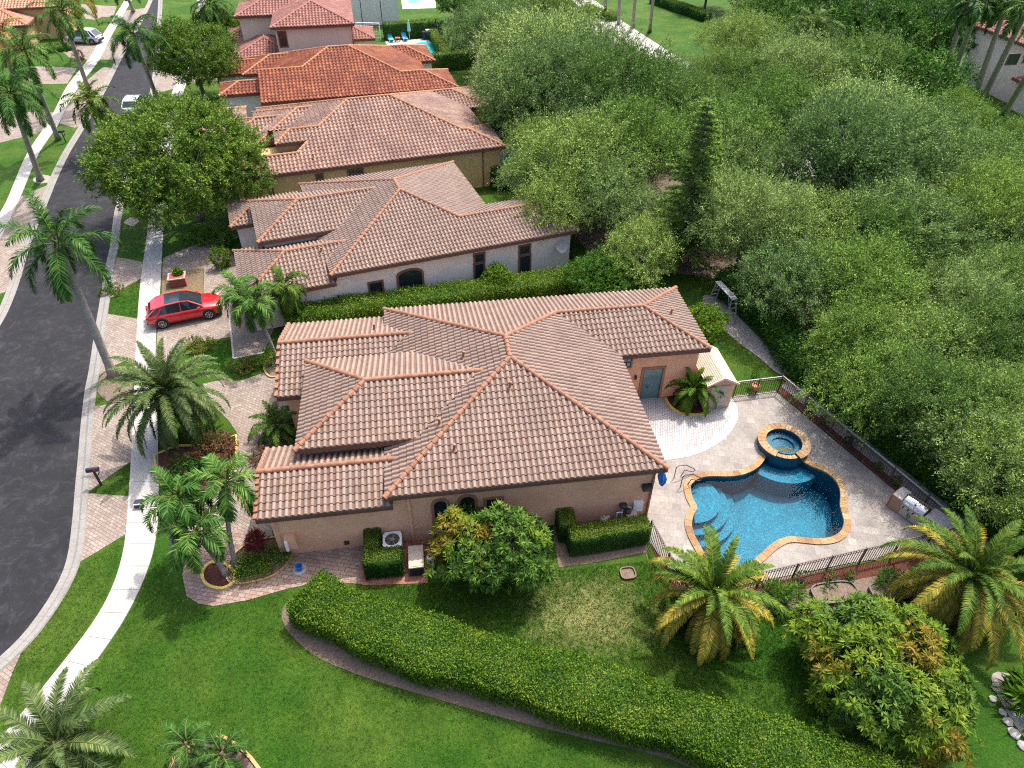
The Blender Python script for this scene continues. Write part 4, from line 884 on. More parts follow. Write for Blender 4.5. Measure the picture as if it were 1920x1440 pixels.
h3 = House('mustard_house', 'mustard yellow stucco house with pinkish tile roof and brown downspouts', (-20.37, 53.31), 18.61, .979, 'stucco_mustard', 'tiles_tan_stained', 'cap_orange', tw=1.18)
def west3(h):
    h.plane('S', 0, 3.1, [(-2.5, 0), (3.15, 0), (3.15, 2.13), (-2.5, 2.13)]); h.plane('S', 0, 3.1, [(3.15, 0), (8.4, 0), (8.4, 8.04), (5.36, 5), (3.15, 2.13)])
    h.plane('N', 4.26, 3.1, [(-2.5, 2.13), (3.15, 2.13), (4.3, 3.3), (3.4, 4.2), (-2.5, 4.2)])
    h.plane('S', 3.4, 4.235, [(1.54, 3.4), (4.1, 3.4), (5.36, 5), (2.94, 5)]); h.plane('W', 1.54, 4.235, [(1.54, 3.4), (2.94, 5), (1.54, 6.4)])
    h.plane('N', 10, 3.1, [(2.94, 5), (5.36, 5), (.9, 9.46), (1.2, 6.6)]); h.plane('W', .36, 3.1, [(5.36, 5), (8.4, 8.04), (.36, 16.05), (.36, 10)])
    for a, b in (((8.4, 8.04, 5.77), (5.36, 5, 4.77)), ((5.36, 5, 4.77), (2.94, 5, 4.77)), ((1.54, 3.4, 4.235), (2.94, 5, 4.77)), ((3.15, 2.13, 3.81), (4.2, 3.35, 4.2)), ((-2.5, 2.13, 3.81), (3.15, 2.13, 3.81))): h.cap(a, b)
    h.fascia((-2.5, 0, 3.1), (0, 0, 3.1)); h.fascia((1.54, 3.4, 4.235), (4.1, 3.4, 4.235)); h.walls([(-2.1, .42), (.5, .42), (.5, 3.9), (-2.1, 3.9)], 3.0); h.walls([(1.8, 3.7), (4.6, 3.7), (4.6, 6), (1.8, 6)], 4.1)
    hipblk(h, 0.0, 6.2, 9.5, 14.2, 3.4, True, False); hipblk(h, -2.9, 7.2, 6, 13.4, 3.15, True, False); hipblk(h, -5.0, 11.8, -.6, 17.2, 3.0)
model_b(h3, 3.1, .36, (8.4, 8.04), (12.2, 8.04), 20.2, 5.34, 10.1, 20.7, 22.2, 5, west3); h3.finish()
h3.winpx(590, 325, 609, 342, .42, fwid=.13, bars=(1, 2)); h3.winpx(650, 316, 684, 334, .42, fwid=.13, bars=(3, 1))
for px, py in ((508, 340), (905, 300)): spout(h3, px, py, .42, 3.2, .05, 'fascia', .1)
h4 = House('grey_house', 'grey white house with dark orange weathered tile roof behind the mustard house', (-25.16, 70.23), 15.35, .985, 'stucco_grey', 'tiles_orange', 'cap_orange', tw=1.3)
def west4(h):
    h.plane('S', 0, 3.1, [(0, 0), (4.46, 0), (4.46, 5), (0, 5)]); h.plane('S', 0, 3.1, [(4.46, 0), (7.46, 0), (7.46, 8), (4.46, 5)])
    h.plane('N', 10, 3.1, [(0, 5), (4.46, 5), (0, 9.46)]); h.plane('W', -.54, 3.1, [(4.46, 5), (7.46, 8), (-.54, 16), (-.54, 10)])
    for a, b in (((7.46, 8, 5.76), (4.46, 5, 4.76)), ((4.46, 5, 4.76), (0, 5, 4.76))): h.cap(a, b)
    hipblk(h, -4.1, 3.2, 1.5, 7.2, 3.1, True, False); hipblk(h, -1.9, 8.9, 7, 15.0, 3.3, True, False); hipblk(h, -5.2, 10.4, -.6, 15.0, 3.0, True, False)
model_b(h4, 3.1, -.54, (7.46, 8), (9.6, 8), 17.6, 6.2, 9.8, 20.0, 19.3, 5, west4); h4.finish(); h4.winpx(571, 193, 594, 199, .42, fwid=.05, bars=None)
h5 = House('cream_house', 'two-storey cream house with rose coloured tile roof', (-27.58, 85.26), 12.31, 1.0, 'stucco_cream', 'tiles_rose', 'cap_rose', tw=1.3)
hipblk(h5, 0, 0, 9.32, 15, 6.3); hipblk(h5, -4.4, 6.1, 4, 13, 6.25, True, False); hipblk(h5, -5.1, 1.0, 2.2, 9.2, 3.0, True, False); hipblk(h5, 6, 6.5, 11.7, 12, 3.0); hipblk(h5, -6.6, 9.0, -1, 14, 3.0)
h5.finish(); h5.winpx(519, 58, 542, 89, .42, bars=(2, 4), fwid=.14)
spout(h5, 660, 60, .42, 6.1, .05, 'fascia', .1)
h6 = House('pale_house', 'tall plain pale grey house beyond the rose roofed house', (h5.W(3.0, 25.4, 0).x, h5.W(3.0, 25.4, 0).y), 12.31, 1.0, 'stucco_grey', 'tiles_rose', 'cap_rose', tw=1.3)
hipblk(h6, 0, 0, 13.6, 13, 6.8); h6.finish()
for i, (lab, x, y, yaw, a, b, z) in enumerate((('coral roofed house at the top corner across the street', -10, 40, 14, 15, 11, 3.4), ('coral roofed house farther up across the street', 60, 2, 14, 12, 9, 4.6))):
    g = G(x, y, z); h = House('coral_house', lab, (g.x-a, g.y), yaw, 1.0, 'stucco_mustard', 'tiles_coral', 'cap_orange', tw=1.4)
    hipblk(h, 0, 0, a, b, z); hipblk(h, a-7, -4, a+3.2, 3.5, z-.6); h.finish()
g = G(1884, 100, 6.0); h = House('corner_house', 'white two-storey house with rose roof behind the tall palms', (g.x+4.5, g.y), 10, 1.0, 'stucco_white', 'tiles_rose', 'cap_rose', tw=1.3)
hipblk(h, 0, 0, 16, 12, 6.0); hipblk(h, -1, -2.6, 6, 2, 3.0); h.finish(); h.winpx(1893, 100, 1905, 122, .42, bars=None, fwid=.1)
g = G(1745, 10, 3); h = House('far_house', 'low far house with rose roof glimpsed through the palms', (g.x-3, g.y+3), 10, 1.0, 'stucco_white', 'tiles_rose', 'cap_rose', tw=1.5)
hipblk(h, 0, 0, 16, 12, 3.4); h.finish()
# ------------------------------------------------------------------ leaves
RNG = np.random.default_rng(7)
def unit(a): return a/np.maximum(np.linalg.norm(a, axis=1, keepdims=True), 1e-9)
def leaves(C, D, l, w, N=None, fold=.0):
    """one pointed leaf per centre C along D; N is the leaf's own facing"""
    n = len(C); D = unit(D)
    if N is None: N = RNG.normal(size=(n, 3))
    S = unit(np.cross(D, N)); l = np.broadcast_to(np.asarray(l, float), (n,))[:, None]; w = np.broadcast_to(np.asarray(w, float), (n,))[:, None]
    V = np.stack([C, C+D*l*.45+S*w*.5, C+D*l, C+D*l*.45-S*w*.5], 1).reshape(-1, 3)
    F = np.arange(4*n).reshape(n, 4); return V, F
def cat(parts):
    V, F, M = [], [], []; o = 0
    for v, f, m in parts: V.append(v); F.append(f+o); M.append(np.full(len(f), m)); o += len(v)
    return np.concatenate(V), np.concatenate(F), np.concatenate(M)
def hedge(name, label, cat_, path, width, height, lmat, leaf=.10, dens=230, top=None, wob=.10, core='leaf_hedge_dark', seed=1, topmat=None, round_=.12, group=None, taper=0):
    """clipped or loose hedge along a path of world points"""
    r = np.random.default_rng(seed); P = smooth_line([Vector((p[0], p[1], 0)) for p in path], 4) if len(path) > 2 else [Vector((p[0], p[1], 0)) for p in path]
    P = np.array([[p.x, p.y] for p in P]); seg = np.linalg.norm(np.diff(P, axis=0), axis=1); cum = np.concatenate([[0], np.cumsum(seg)]); L_ = cum[-1]
    def at(t):
        i = np.clip(np.searchsorted(cum, t)-1, 0, len(seg)-1); k = (t-cum[i])/seg[i]; p = P[i]+(P[i+1]-P[i])*k[:, None]; d = (P[i+1]-P[i])/seg[i][:, None]; return p, d
    def wid(t): return width*(1+.10*np.sin(t*.9+seed)+.05*np.sin(t*2.3))*(1 if wob > .05 else 1) if wob > .05 else np.full_like(t, width)
    nt_ = int(L_*width*dens); ns_ = int(L_*height*dens*.9); ne = int(width*height*dens*.9)
    org = P[0]; parts = []
    # top
    t = r.uniform(0, L_, nt_); s = r.uniform(-.5, .5, nt_); p, d = at(t); nrm = np.stack([-d[:, 1], d[:, 0]], 1); w_ = wid(t)
    edge = np.abs(s)*2; z = height-round_*np.clip(edge-.75, 0, 1)*4*.5+wob*(np.sin(t*1.7+s*3)*.35+r.normal(size=nt_)*.35)
    C = np.column_stack([p+nrm*(s*w_)[:, None]-org, z]); D = r.normal(size=(nt_, 3))*.8+np.array([0, 0, .75]); N = r.normal(size=(nt_, 3))+np.array([0, 0, 1.2])
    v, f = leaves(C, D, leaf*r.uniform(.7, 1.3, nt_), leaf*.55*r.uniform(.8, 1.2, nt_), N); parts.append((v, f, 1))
    for sd in (-1, 1):
        t = r.uniform(0, L_, ns_); hz = r.uniform(.04, 1, ns_); p, d = at(t); nrm = np.stack([-d[:, 1], d[:, 0]], 1)*sd
        C = np.column_stack([p+nrm*(wid(t)/2*(1-taper*(1-hz))+wob*r.normal(size=ns_)*.35+.02)[:, None]-org, hz*height]); n3 = np.column_stack([nrm, np.zeros(ns_)])
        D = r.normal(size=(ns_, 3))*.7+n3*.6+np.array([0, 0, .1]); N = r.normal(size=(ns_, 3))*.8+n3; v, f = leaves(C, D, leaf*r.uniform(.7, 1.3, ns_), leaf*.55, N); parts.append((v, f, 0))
    for e in (0, 1):
        t = np.full(ne, L_*e); p, d = at(t); d = d*(1 if e else -1); nrm = np.stack([-d[:, 1], d[:, 0]], 1); s = r.uniform(-.5, .5, ne)
        C = np.column_stack([p+nrm*(s*width)[:, None]+d*(.02+wob*r.normal(size=ne)*.3)[:, None]-org, r.uniform(.04, 1, ne)*height]); n3 = np.column_stack([d, np.zeros(ne)])
        v, f = leaves(C, r.normal(size=(ne, 3))*.7+n3*.6, leaf, leaf*.55, r.normal(size=(ne, 3))*.8+n3); parts.append((v, f, 0))
    # woody inside
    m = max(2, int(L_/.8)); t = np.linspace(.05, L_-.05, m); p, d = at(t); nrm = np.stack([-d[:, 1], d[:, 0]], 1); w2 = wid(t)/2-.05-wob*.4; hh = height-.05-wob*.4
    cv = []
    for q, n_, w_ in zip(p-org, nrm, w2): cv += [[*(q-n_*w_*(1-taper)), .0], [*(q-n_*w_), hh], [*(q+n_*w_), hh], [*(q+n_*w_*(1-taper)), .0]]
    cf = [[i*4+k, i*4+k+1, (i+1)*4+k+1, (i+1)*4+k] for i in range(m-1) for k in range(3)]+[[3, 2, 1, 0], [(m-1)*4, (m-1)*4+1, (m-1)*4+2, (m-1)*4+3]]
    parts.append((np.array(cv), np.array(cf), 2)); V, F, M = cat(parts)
    o = npmesh(name, V, F, [lmat, topmat or lmat, core], M); o.location = (org[0], org[1], 0); tag(o, label, cat_, group); return o

def blob_points(r, lobes, n, clump=0):
    """points on the outside of a union of ellipsoid lobes, with outward directions"""
    c = np.array([l[0] for l in lobes]); R = np.array([l[1] for l in lobes]); area = R[:, 0]*R[:, 2]; idx = r.choice(len(lobes), n*5, p=area/area.sum())
    d = unit(r.normal(size=(n*5, 3))); p = c[idx]+d*R[idx]*r.uniform(.80, 1.05, (n*5, 1)); keep_ = np.ones(len(p), bool)
    for j in range(len(lobes)): keep_ &= ~((((p-c[j])/(R[j]*.80))**2).sum(1) < 1)
    p, d = p[keep_], d[keep_]
    if clump:   # tufts and hollows over the crown
        f = 2*pi/clump; ph = r.uniform(0, 6, 6); q = p*f; g = np.sin(q[:, 0]+ph[0]+.7*np.sin(q[:, 1]*.6+ph[3]))*np.sin(q[:, 1]+ph[1]+.7*np.sin(q[:, 2]*.7+ph[4]))+.8*np.sin(q[:, 2]*1.1+ph[2]+np.sin(q[:, 0]*.5+ph[5])*1.2)+r.normal(size=len(p))*.25
        p = p+d*(g*.16*clump)[:, None]; kk_ = g > -.45; p, d = p[kk_], d[kk_]
    return p[:n], d[:n]
def crown_lobes(r, R, H, z0, n, flat=.7, size=(.30, .45), core=.55):
    L_ = []
    for i in range(n):
        a = 2.399*i+r.uniform(-.3, .3); t = (i+.5)/n; el = math.acos(1-t*1.15) if 1-t*1.15 > -1 else pi*.55
        out = r.uniform(.55, .92); q = np.array([cos(a)*sin(el)*R*out, sin(a)*sin(el)*R*out, z0+H*.38+cos(el)*H*r.uniform(.28, .50)]); s = R*r.uniform(*size)*(1.15 if out < .7 else .85); L_.append((q, np.array([s, s, s*flat])))
    L_.append((np.array([0, 0, z0+H*.40]), np.array([R*core, R*core, H*.34]))); return L_
def sprays(r, p, d, k, l, w, length, up=.25, spread=.5):
    """k leaves strung along a short twig at every p"""
    n = len(p); tw = unit(d+r.normal(size=(n, 3))*.5+np.array([0, 0, up])); t = r.uniform(0, 1, (n, k))*r.uniform(.5, 1.7, (n, 1))
    C = (p[:, None]+tw[:, None]*(t*length)[..., None]+r.normal(size=(n, k, 3))*length*.12).reshape(-1, 3); D = (tw[:, None]*.7+r.normal(size=(n, k, 3))*spread).reshape(-1, 3)
    N = r.normal(size=(n*k, 3))*.7+np.repeat(d, k, 0)*.5+np.array([0, 0, .7]); return leaves(C, D, l*r.uniform(.7, 1.3, n*k), w*r.uniform(.8, 1.2, n*k), N)
def limbs(mb, r, lobes, h0, rad, base=(0, 0), n=8, lean=0):
    fork = Vector((base[0]+r.uniform(-.2, .2), base[1]+r.uniform(-.2, .2), h0))
    mb.tube([Vector((base[0], base[1], -.05)), Vector((base[0], base[1], .25)), fork.lerp(Vector((base[0], base[1], 0)), .5), fork], [rad*1.5, rad*1.1, rad, rad*.85], 9)
    ids = r.permutation(len(lobes))[:n]
    for i in ids:
        q = Vector(lobes[i][0]); a = fork.lerp(q, .35)+Vector((r.uniform(-.3, .3), r.uniform(-.3, .3), -.15)); b = fork.lerp(q, .7)+Vector((r.uniform(-.3, .3), r.uniform(-.3, .3), .1))
        mb.tube([fork-Vector((0, 0, .1)), a, b, q], [rad*.6, rad*.42, rad*.28, rad*.12], 6)
        for k in range(3): e = b.lerp(q, r.uniform(0, 1)); mb.tube([e, e+Vector((r.normal()*.8, r.normal()*.8, r.uniform(.1, 1.0)))], [rad*.14, rad*.03], 4)
def broad_tree(name, label, cat_, seed, R, H, trunk_h, nl, nsp, k, leaf, lmat, twig=.55, rad=.2, flat=.7, group=None, size=(.30, .45), lw=.5, spread=.5):
    r = np.random.default_rng(seed); root = empty(name, label, cat_, (0, 0, 0), 0, group)
    lobes = crown_lobes(r, R, H, trunk_h, nl, flat, size, .42 if name == 'oak_tree' else .58); p, d = blob_points(r, lobes, nsp, 2.1 if R > 3 else .9); V, F = sprays(r, p, d, k, leaf, leaf*lw, twig, spread=spread)
    npmesh('crown', V, F, [lmat], None, root); mb = MB(); limbs(mb, r, lobes, trunk_h+H*.12, rad); mb.build('trunk', 'bark_tree', root, True); return root

# oaks of the wood: six different trees, copied
OAK = []
for i, (m, s, R, H) in enumerate((('leaf_oak', 11, 4.2, 5.2), ('leaf_oak_grey', 12, 4.5, 5.0), ('leaf_oak_yellow', 13, 3.9, 5.0), ('leaf_oak', 14, 4.6, 4.6), ('leaf_oak_grey', 15, 4.0, 5.4), ('leaf_oak_yellow', 16, 4.4, 4.8))):
    OAK.append([broad_tree('oak_tree', 'x', 'tree', s, R*1.06, H*1.08, 2.6, 32, 1450, 30, .20, m, 1.0, .22, .62, None, (.13, .33), .32, .45), R, 0])
wood = [ # crown centre in the photograph, radius in px, kind
 (925, 60, 78, 1), (1010, 105, 92, 1), (960, 5, 70, 1), (1035, 38, 58, 0), (1100, 138, 72, 1), (1055, 190, 92, 1), (1170, 212, 82, 0), (940, 150, 55, 4), (1015, 290, 75, 0), (1090, 305, 90, 0), (1195, 290, 88, 2), (1050, 395, 84, 0), (1150, 385, 90, 1),
 (1200, 470, 70, 0), (1362, 172, 62, 0), (1268, 172, 50, 1), (1425, 175, 84, 3), (1350, 265, 88, 2), (1470, 240, 88, 5), (1560, 170, 80, 3), (1640, 150, 85, 0), (1600, 245, 92, 4), (1735, 235, 92, 3), (1690, 320, 98, 1), (1550, 330, 98, 4), (1415, 345, 88, 1),
 (1400, 440, 92, 1), (1530, 430, 98, 3), (1680, 430, 92, 4), (1830, 310, 92, 0), (1820, 420, 90, 5), (1915, 380, 80, 0), (1480, 520, 92, 4), (1610, 540, 98, 5), (1745, 530, 96, 0), (1880, 540, 92, 3), (1600, 640, 92, 2), (1720, 660, 98, 0), (1860, 665, 96, 3), (1950, 640, 80, 1),
 (1710, 770, 86, 0), (1830, 800, 98, 3), (1930, 800, 90, 0), (1870, 890, 80, 4), (1400, 70, 62, 3), (1440, 10, 55, 1), (1900, 920, 70, 3), (1290, 395, 75, 1), (1120, 250, 80, 4), (1010, 360, 60, 1), (1350, 330, 70, 4), (1590, 330, 60, 2), (1500, 120, 60, 4), (1380, 210, 60, 1), (1300, 215, 55, 0), (1930, 300, 80, 3), (1640, 370, 70, 3), (1780, 480, 70, 1), (1940, 560, 80, 5), (1860, 740, 70, 1), (1940, 720, 70, 2), (980, 200, 70, 4), (1270, 220, 70, 3), (1480, 160, 70, 1), (1650, 480, 80, 2), (1790, 250, 70, 5), (1900, 480, 70, 4), (1790, 590, 80, 1), (1640, 720, 62, 5)]
rw = random.Random(4)
def plc(x, y): return 'at the top edge' if y < 120 else ('behind the houses' if x < 1120 else ('by the far road' if y < 260 else ('by the pool hedge' if (x-1450)*.9 < (y-520) and y > 480 else 'deep in the wood')))
where = ['by the pool fence', 'behind the mustard house', 'beside the pale far road', 'in the middle of the wood', 'at the right edge of the wood', 'beyond the clipped side hedge']
tone = {0: 'dusty green', 1: 'silvery grey-green', 2: 'yellow-tinged', 3: 'mid-green', 4: 'pale silvery', 5: 'golden-green'}
for i, (x, y, rp, kd) in enumerate(wood):
    t, R0, used = OAK[kd]; zc = 5.0; P = G(x, y, zc); R = rp*depth(P)/FPX*rw.uniform(.92, 1.18); s = R/R0; s = max(.62, min(1.35, s)); P = G(x, y, 2.6*s+2.2*s)
    loc = (P.x, P.y, 0); rz = rw.uniform(0, 6.28); e_ = rw.uniform(.84, 1.18); sc = (s*e_, s*(2-e_), s*rw.uniform(.88, 1.28)); tl_ = (rw.uniform(-.1, .1), rw.uniform(-.1, .1), rz)
    pl_ = plc(x, y)
    lab = '%s leafy oak %s' % (tone[kd], pl_); same = sorted([j for j, w in enumerate(wood) if w[3] == kd and plc(w[0], w[1]) == pl_], key=lambda j: wood[j][0]); nsm = len(same); q_ = same.index(i)
    if nsm > 1: lab = ('leftmost' if q_ == 0 else 'rightmost' if q_ == nsm-1 else ['', 'second', 'third', 'fourth', 'fifth', 'sixth', 'seventh', 'eighth', 'ninth', 'tenth'][q_]+' from the left')+(' of the %s %s oaks %s' % (['', '', 'two', 'three', 'four', 'five', 'six', 'seven', 'eight', 'nine', 'ten', 'eleven'][nsm], tone[kd], pl_))
    grp = 'oaks of the wood, '+tone[kd]+', '+pl_
    if not used: OAK[kd][2] = 1; t.location = loc; t.rotation_euler = tl_; t.scale = sc; t['label'] = lab; t['group'] = grp
    else: dup(t, loc, rz, lab, grp, sc).rotation_euler = tl_
# street trees
def place(o, P, rz=0, s=1): o.location = (P.x, P.y, 0); o.rotation_euler = (0, 0, rz); o.scale = (s,)*3 if not hasattr(s, '__len__') else s; return o
st_ = broad_tree('street_oak', 'wide round dark green street oak whose crown overhangs the asphalt', 'tree', 31, 5.6, 6.2, 2.0, 30, 4600, 34, .17, 'leaf_street', .6, .24, .8, None, (.24, .40), .45, .6)
Pt = G(338, 295, 5.3); place(st_, Pt, .6, (1.06, 1.06, 1.05))
st2 = broad_tree('street_oak', 'smaller dark street oak beyond the wide round one', 'tree', 32, 4.6, 6.6, 2.0, 22, 2700, 30, .18, 'leaf_street', .6, .22, .8, None, (.26, .36), .45, .6)
Pt = G(358, 90, 5.6); place(st2, Pt, 1.6, .98)
st3 = dup(st2, (G(405, 30, 4).x, G(405, 30, 4).y, 0), 2.2, 'bushy dark tree left of the rose roofed house', None, (.7, .7, .6))
# green bushy trees at the top right
bt = broad_tree('shade_tree', 'bright green broad tree at the top of the photo left of the tall palms', 'tree', 41, 5.2, 6.0, 2.5, 18, 1500, 18, .26, 'leaf_ficus', .7, .25, .7, None, (.26, .40), .5, .6)
place(bt, G(1650, 50, 5)); 
for (x, y, s, lab) in ((1540, 25, .9, 'bright green broad tree right of the curved far road'), (1755, 55, .9, 'bright green broad tree directly left of the pair of tall palm trunks'), (1480, 60, .6, 'small bright green tree behind the lone crested palm'), (1890, 270, .6, 'dark green bushy tree under the white corner house'), (860, 5, .55, 'dark tree behind the far pool at the top'),
                      (1700, 175, .95, 'deep green broad tree below the pair of tall palm trunks'), (1900, 30, .8, 'green tree at the top right corner'), (1440, 40, .8, 'green tree at the top edge left of the lone palm'), (1420, -20, .9, 'tall green tree cut by the top edge right of the far road'), (1330, -35, .8, 'dark tree cut by the top edge beside the far road'), (1560, -30, 1.0, 'broad tree cut by the top edge above the lone palm'), (1700, -30, 1.0, 'broad tree cut by the top edge left of the palm pair'), (1500, 90, .7, 'bright green tree just left of the lone crested palm'), (1130, 520, .42, 'bright green leafy tree behind the near house ridge')):
    P = G(x, y, 5*s); dup(bt, (P.x, P.y, 0), rw.uniform(0, 6), lab, None, (s, s, s))
lt = broad_tree('lime_tree', 'lime green young tree between the side hedge and the wood', 'tree', 43, 1.7, 2.2, .9, 9, 420, 14, .20, 'leaf_lime', .35, .08, .8, None, (.3, .45), .5, .7)
place(lt, G(1148, 520, 2.2)); dup(lt, tuple(G(1320, 600, 1.4).xy)+(0,), 1, 'yellow green shrub at the back corner of the near house', None, (.75, .75, .7)); dup(lt, tuple(G(960, 240, 2.5).xy)+(0,), 2, 'green fruit tree beside the small turquoise pool', None, (1.5, 1.5, 1.7))

# norfolk pine
def norfolk():
    r = np.random.default_rng(5); B = G(1272, 500, 0); root = empty('norfolk_pine', 'tall dark conical pine standing in front of the wood', 'tree', (B.x, B.y, 0)); Hh = 12.4; parts = []; mb = MB()
    mb.tube([(0, 0, 0), (0, 0, Hh*.6), (0, 0, Hh)], [.2, .12, .02], 8)
    z = 1.5; k = 0
    while z < Hh-.3:
        Rr = 3.5*(1-z/Hh)**.8+.12; nb = 7
        for j in range(nb):
            a = 2*pi*j/nb+k*.7+r.uniform(-.2, .2); L_ = Rr*r.uniform(.62, 1.12); d = np.array([cos(a), sin(a), .12]); m = int(150*L_/2.2)+18
            t = r.uniform(.12, 1, m)*L_; sag = -.05*t**2+.05*t; base = np.column_stack([d[0]*t, d[1]*t, z+sag]); side = np.array([-sin(a), cos(a), 0])*np.sign(r.normal(size=m))[:, None]; 
            D = side*.8+d*.7+r.normal(size=(m, 3))*.25; v, f = leaves(base, D, .34*r.uniform(.7, 1.2, m), .07, np.tile([0, 0, 1.], (m, 1))+r.normal(size=(m, 3))*.5); parts.append((v, f, 0))
            mb.tube([(0, 0, z), (d[0]*L_*.8, d[1]*L_*.8, z+.05)], [.035, .01], 4)
        z += .44; k += 1
    V, F, M = cat(parts); npmesh('crown', V, F, ['leaf_pine'], None, root); mb.build('trunk', 'bark_tree', root, True)
norfolk()

# ------------------------------------------------------------------ palms
def fronds(r, n, L_, el, leaflet, nl, wid, droop, plume=.35, base_z=0, first=.12, hang=.5, width_l=.035, arcs=None, el_pow=1.0, sector=None):
    """n feathered fronds; el = (highest, lowest) elevation in degrees. returns leaf triangles-as-quads and rachis tubes"""
    parts = []; mb = MB(); gold = []
    for i in range(n):
        t_ = ((i+.5)/n)**el_pow; e = radians(el[0]+(el[1]-el[0])*t_+r.uniform(-7, 7)); a = 2.39996*i+r.uniform(-.25, .25); Lf = L_*r.uniform(.86, 1.08)*(1-.18*max(0, 1-t_*3))
        m = 14; pts = [np.array([0., 0., base_z])+np.array([cos(a)*.12, sin(a)*.12, -.25*t_])]; ee = e; tw = r.uniform(-.25, .25)
        for k in range(m):
            ee -= radians(droop*(1+.8*cos(max(-1, min(1.5, e)))))/m*(.5+k/m); ee = max(ee, radians(-84)); aa = a+tw*k/m
            pts.append(pts[-1]+np.array([cos(aa)*cos(ee), sin(aa)*cos(ee), sin(ee)])*Lf/m)
        pts = np.array(pts); mb.tube([Vector(p) for p in pts[::2]], [.035*(1-j/(len(pts[::2])))+.006 for j in range(len(pts[::2]))], 4)
        s = np.linspace(first, .985, nl); pos = s*m; i0 = np.minimum(pos.astype(int), m-1); fr = (pos-i0)[:, None]; p = pts[i0]*(1-fr)+pts[i0+1]*fr; T = unit(pts[i0+1]-pts[i0]); side0 = unit(np.cross(T, np.array([0, 0, 1.]))+1e-6); upv = unit(np.cross(side0, T))
        ln = leaflet*np.clip(np.sin(pi*np.clip(s*.86+.14, 0, 1))**.6, .25, 1)
        for sd in (-1, 1):
            D = unit(side0*sd*wid+T*(.55+.5*s[:, None])+upv*r.uniform(-plume, plume*1.3, (nl, 1))+r.normal(size=(nl, 3))*.06); l = (ln*r.uniform(.88, 1.1, nl))[:, None]
            sag = np.array([0, 0, -1.])*hang*l; W = unit(np.cross(D, upv+r.normal(size=(nl, 3))*.25))*width_l
            a0, a1, b0, b1, c0 = p-W*.4, p+W*.4, p+D*l*.5-W*.5+sag*.15, p+D*l*.5+W*.5+sag*.15, p+D*l*.97+sag*.62
            V = np.stack([a0, a1, b1, b0, c0+W*.04, c0-W*.04], 1).reshape(-1, 3); o = np.arange(nl)[:, None]*6; F = np.concatenate([o+np.array([[0, 1, 2, 3]]), o+np.array([[3, 2, 4, 5]])]); parts.append((V, F, i)); gold.append(t_)
    return parts, mb
def palm(name, label, cat_, loc, seed, H, trunk_r, lean=(0, 0), n=20, L_=2.6, el=(80, -20), leaflet=.5, nl=60, wid=.9, droop=70, plume=.3, hang=.5, width_l=.035, lmat='leaf_palm', shaft=True, bark='bark_palm', dead=0, top=None, group=None, low=None, nlow=0, el_pow=1.0, bulge=1.0, curve=0):
    r = np.random.default_rng(seed); root = empty(name, label, cat_, (loc.x, loc.y, 0), 0, group); Pt = Vector((lean[0], lean[1], H)); n_ = 9
    pts = [Vector((lean[0]*(k/n_)**(1+curve), lean[1]*(k/n_)**(1+curve), H*k/n_)) for k in range(n_+1)]; rad = [trunk_r*(1.45 if k == 0 else 1)*(1-.28*k/n_) for k in range(n_+1)]; mb = MB(); mb.tube(pts, rad, 12); 
    nr = int(H/.16)
    for k in range(1, nr): t = k/nr; p = Vector((lean[0]*t**(1+curve), lean[1]*t**(1+curve), H*t)); rr_ = trunk_r*(1-.28*t)*(1.045 if bark == 'bark_palm' else 1.16); mb.tube([p, p+Vector((0, 0, .035 if bark == 'bark_palm' else .09))], [rr_, rr_*(1.0 if bark == 'bark_palm' else .9)], 10, cap=False)
    mb.build('trunk', bark, root, True)
    if shaft: m2 = MB(); d = (pts[-1]-pts[-2]).normalized(); m2.tube([pts[-1]-d*.02, pts[-1]+d*.45, pts[-1]+d*shaft_len(H)], [trunk_r*.95, trunk_r*.9, trunk_r*.45], 10); m2.build('crownshaft', 'palm_shaft', root, True); Pt = pts[-1]+d*shaft_len(H)
    parts, mb = fronds(r, n, L_, el, leaflet, nl, wid, droop, plume, 0, hang=hang, width_l=width_l, el_pow=el_pow)
    lowset = set(range(int(n*(1-low)), n)) if low else set(); deadset = set(range(n-dead, n))
    V, F, I = cat(parts); M = np.where(np.isin(I, list(deadset)), 2, np.where(np.isin(I, list(lowset)), 1, 0)); V = V+np.array(Pt)
    npmesh('fronds', V, F, [lmat, 'leaf_date_gold', 'leaf_dead'], M, root)
    for i, v in enumerate(mb.v): mb.v[i] = tuple(Vector(v)+Pt)
    mb.build('frond_stalks', 'palm_shaft', root, True); return root
def shaft_len(H): return .9 if H > 6 else .5
def crown_at(x, y, z): return G(x, y, z)
def palm_px(name, label, base, crown, H, seed, **k):
    """base pixel on the ground; the crown's pixel fixes the lean"""
    b = G(*base); c = G(*crown, H); l = (c.x-b.x, c.y-b.y); return palm(name, label, 'palm tree', b, seed, H, k.pop('tr', .2), l, **k)
royal = dict(n=17, L_=3.6, el=(78, -38), leaflet=.68, nl=92, wid=.8, droop=62, plume=.5, hang=.5, width_l=.042, lmat='leaf_palm')
palm_px('royal_palm', 'tall leaning grey palm whose crown hangs over the asphalt', (213, 705), (118, 480), 8.2, 51, tr=.25, **royal)
palm_px('royal_palm', 'tall palm rising in front of the far silver car', (165, 165), (118, 30), 9.0, 52, tr=.24, **royal)
palm_px('royal_palm', 'tall palm standing at the right kerb near the white car', (293, 180), (250, 68), 9.0, 53, tr=.24, **royal)
palm_px('royal_palm', 'tall palm at the left photo edge rising from the grass strip', (76, 338), (22, 185), 8.6, 54, tr=.24, **{**royal, 'n': 19})
palm_px('royal_palm', 'tall palm just right of the left edge palm', (110, 262), (48, 108), 8.6, 55, tr=.24, **{**royal, 'n': 19})
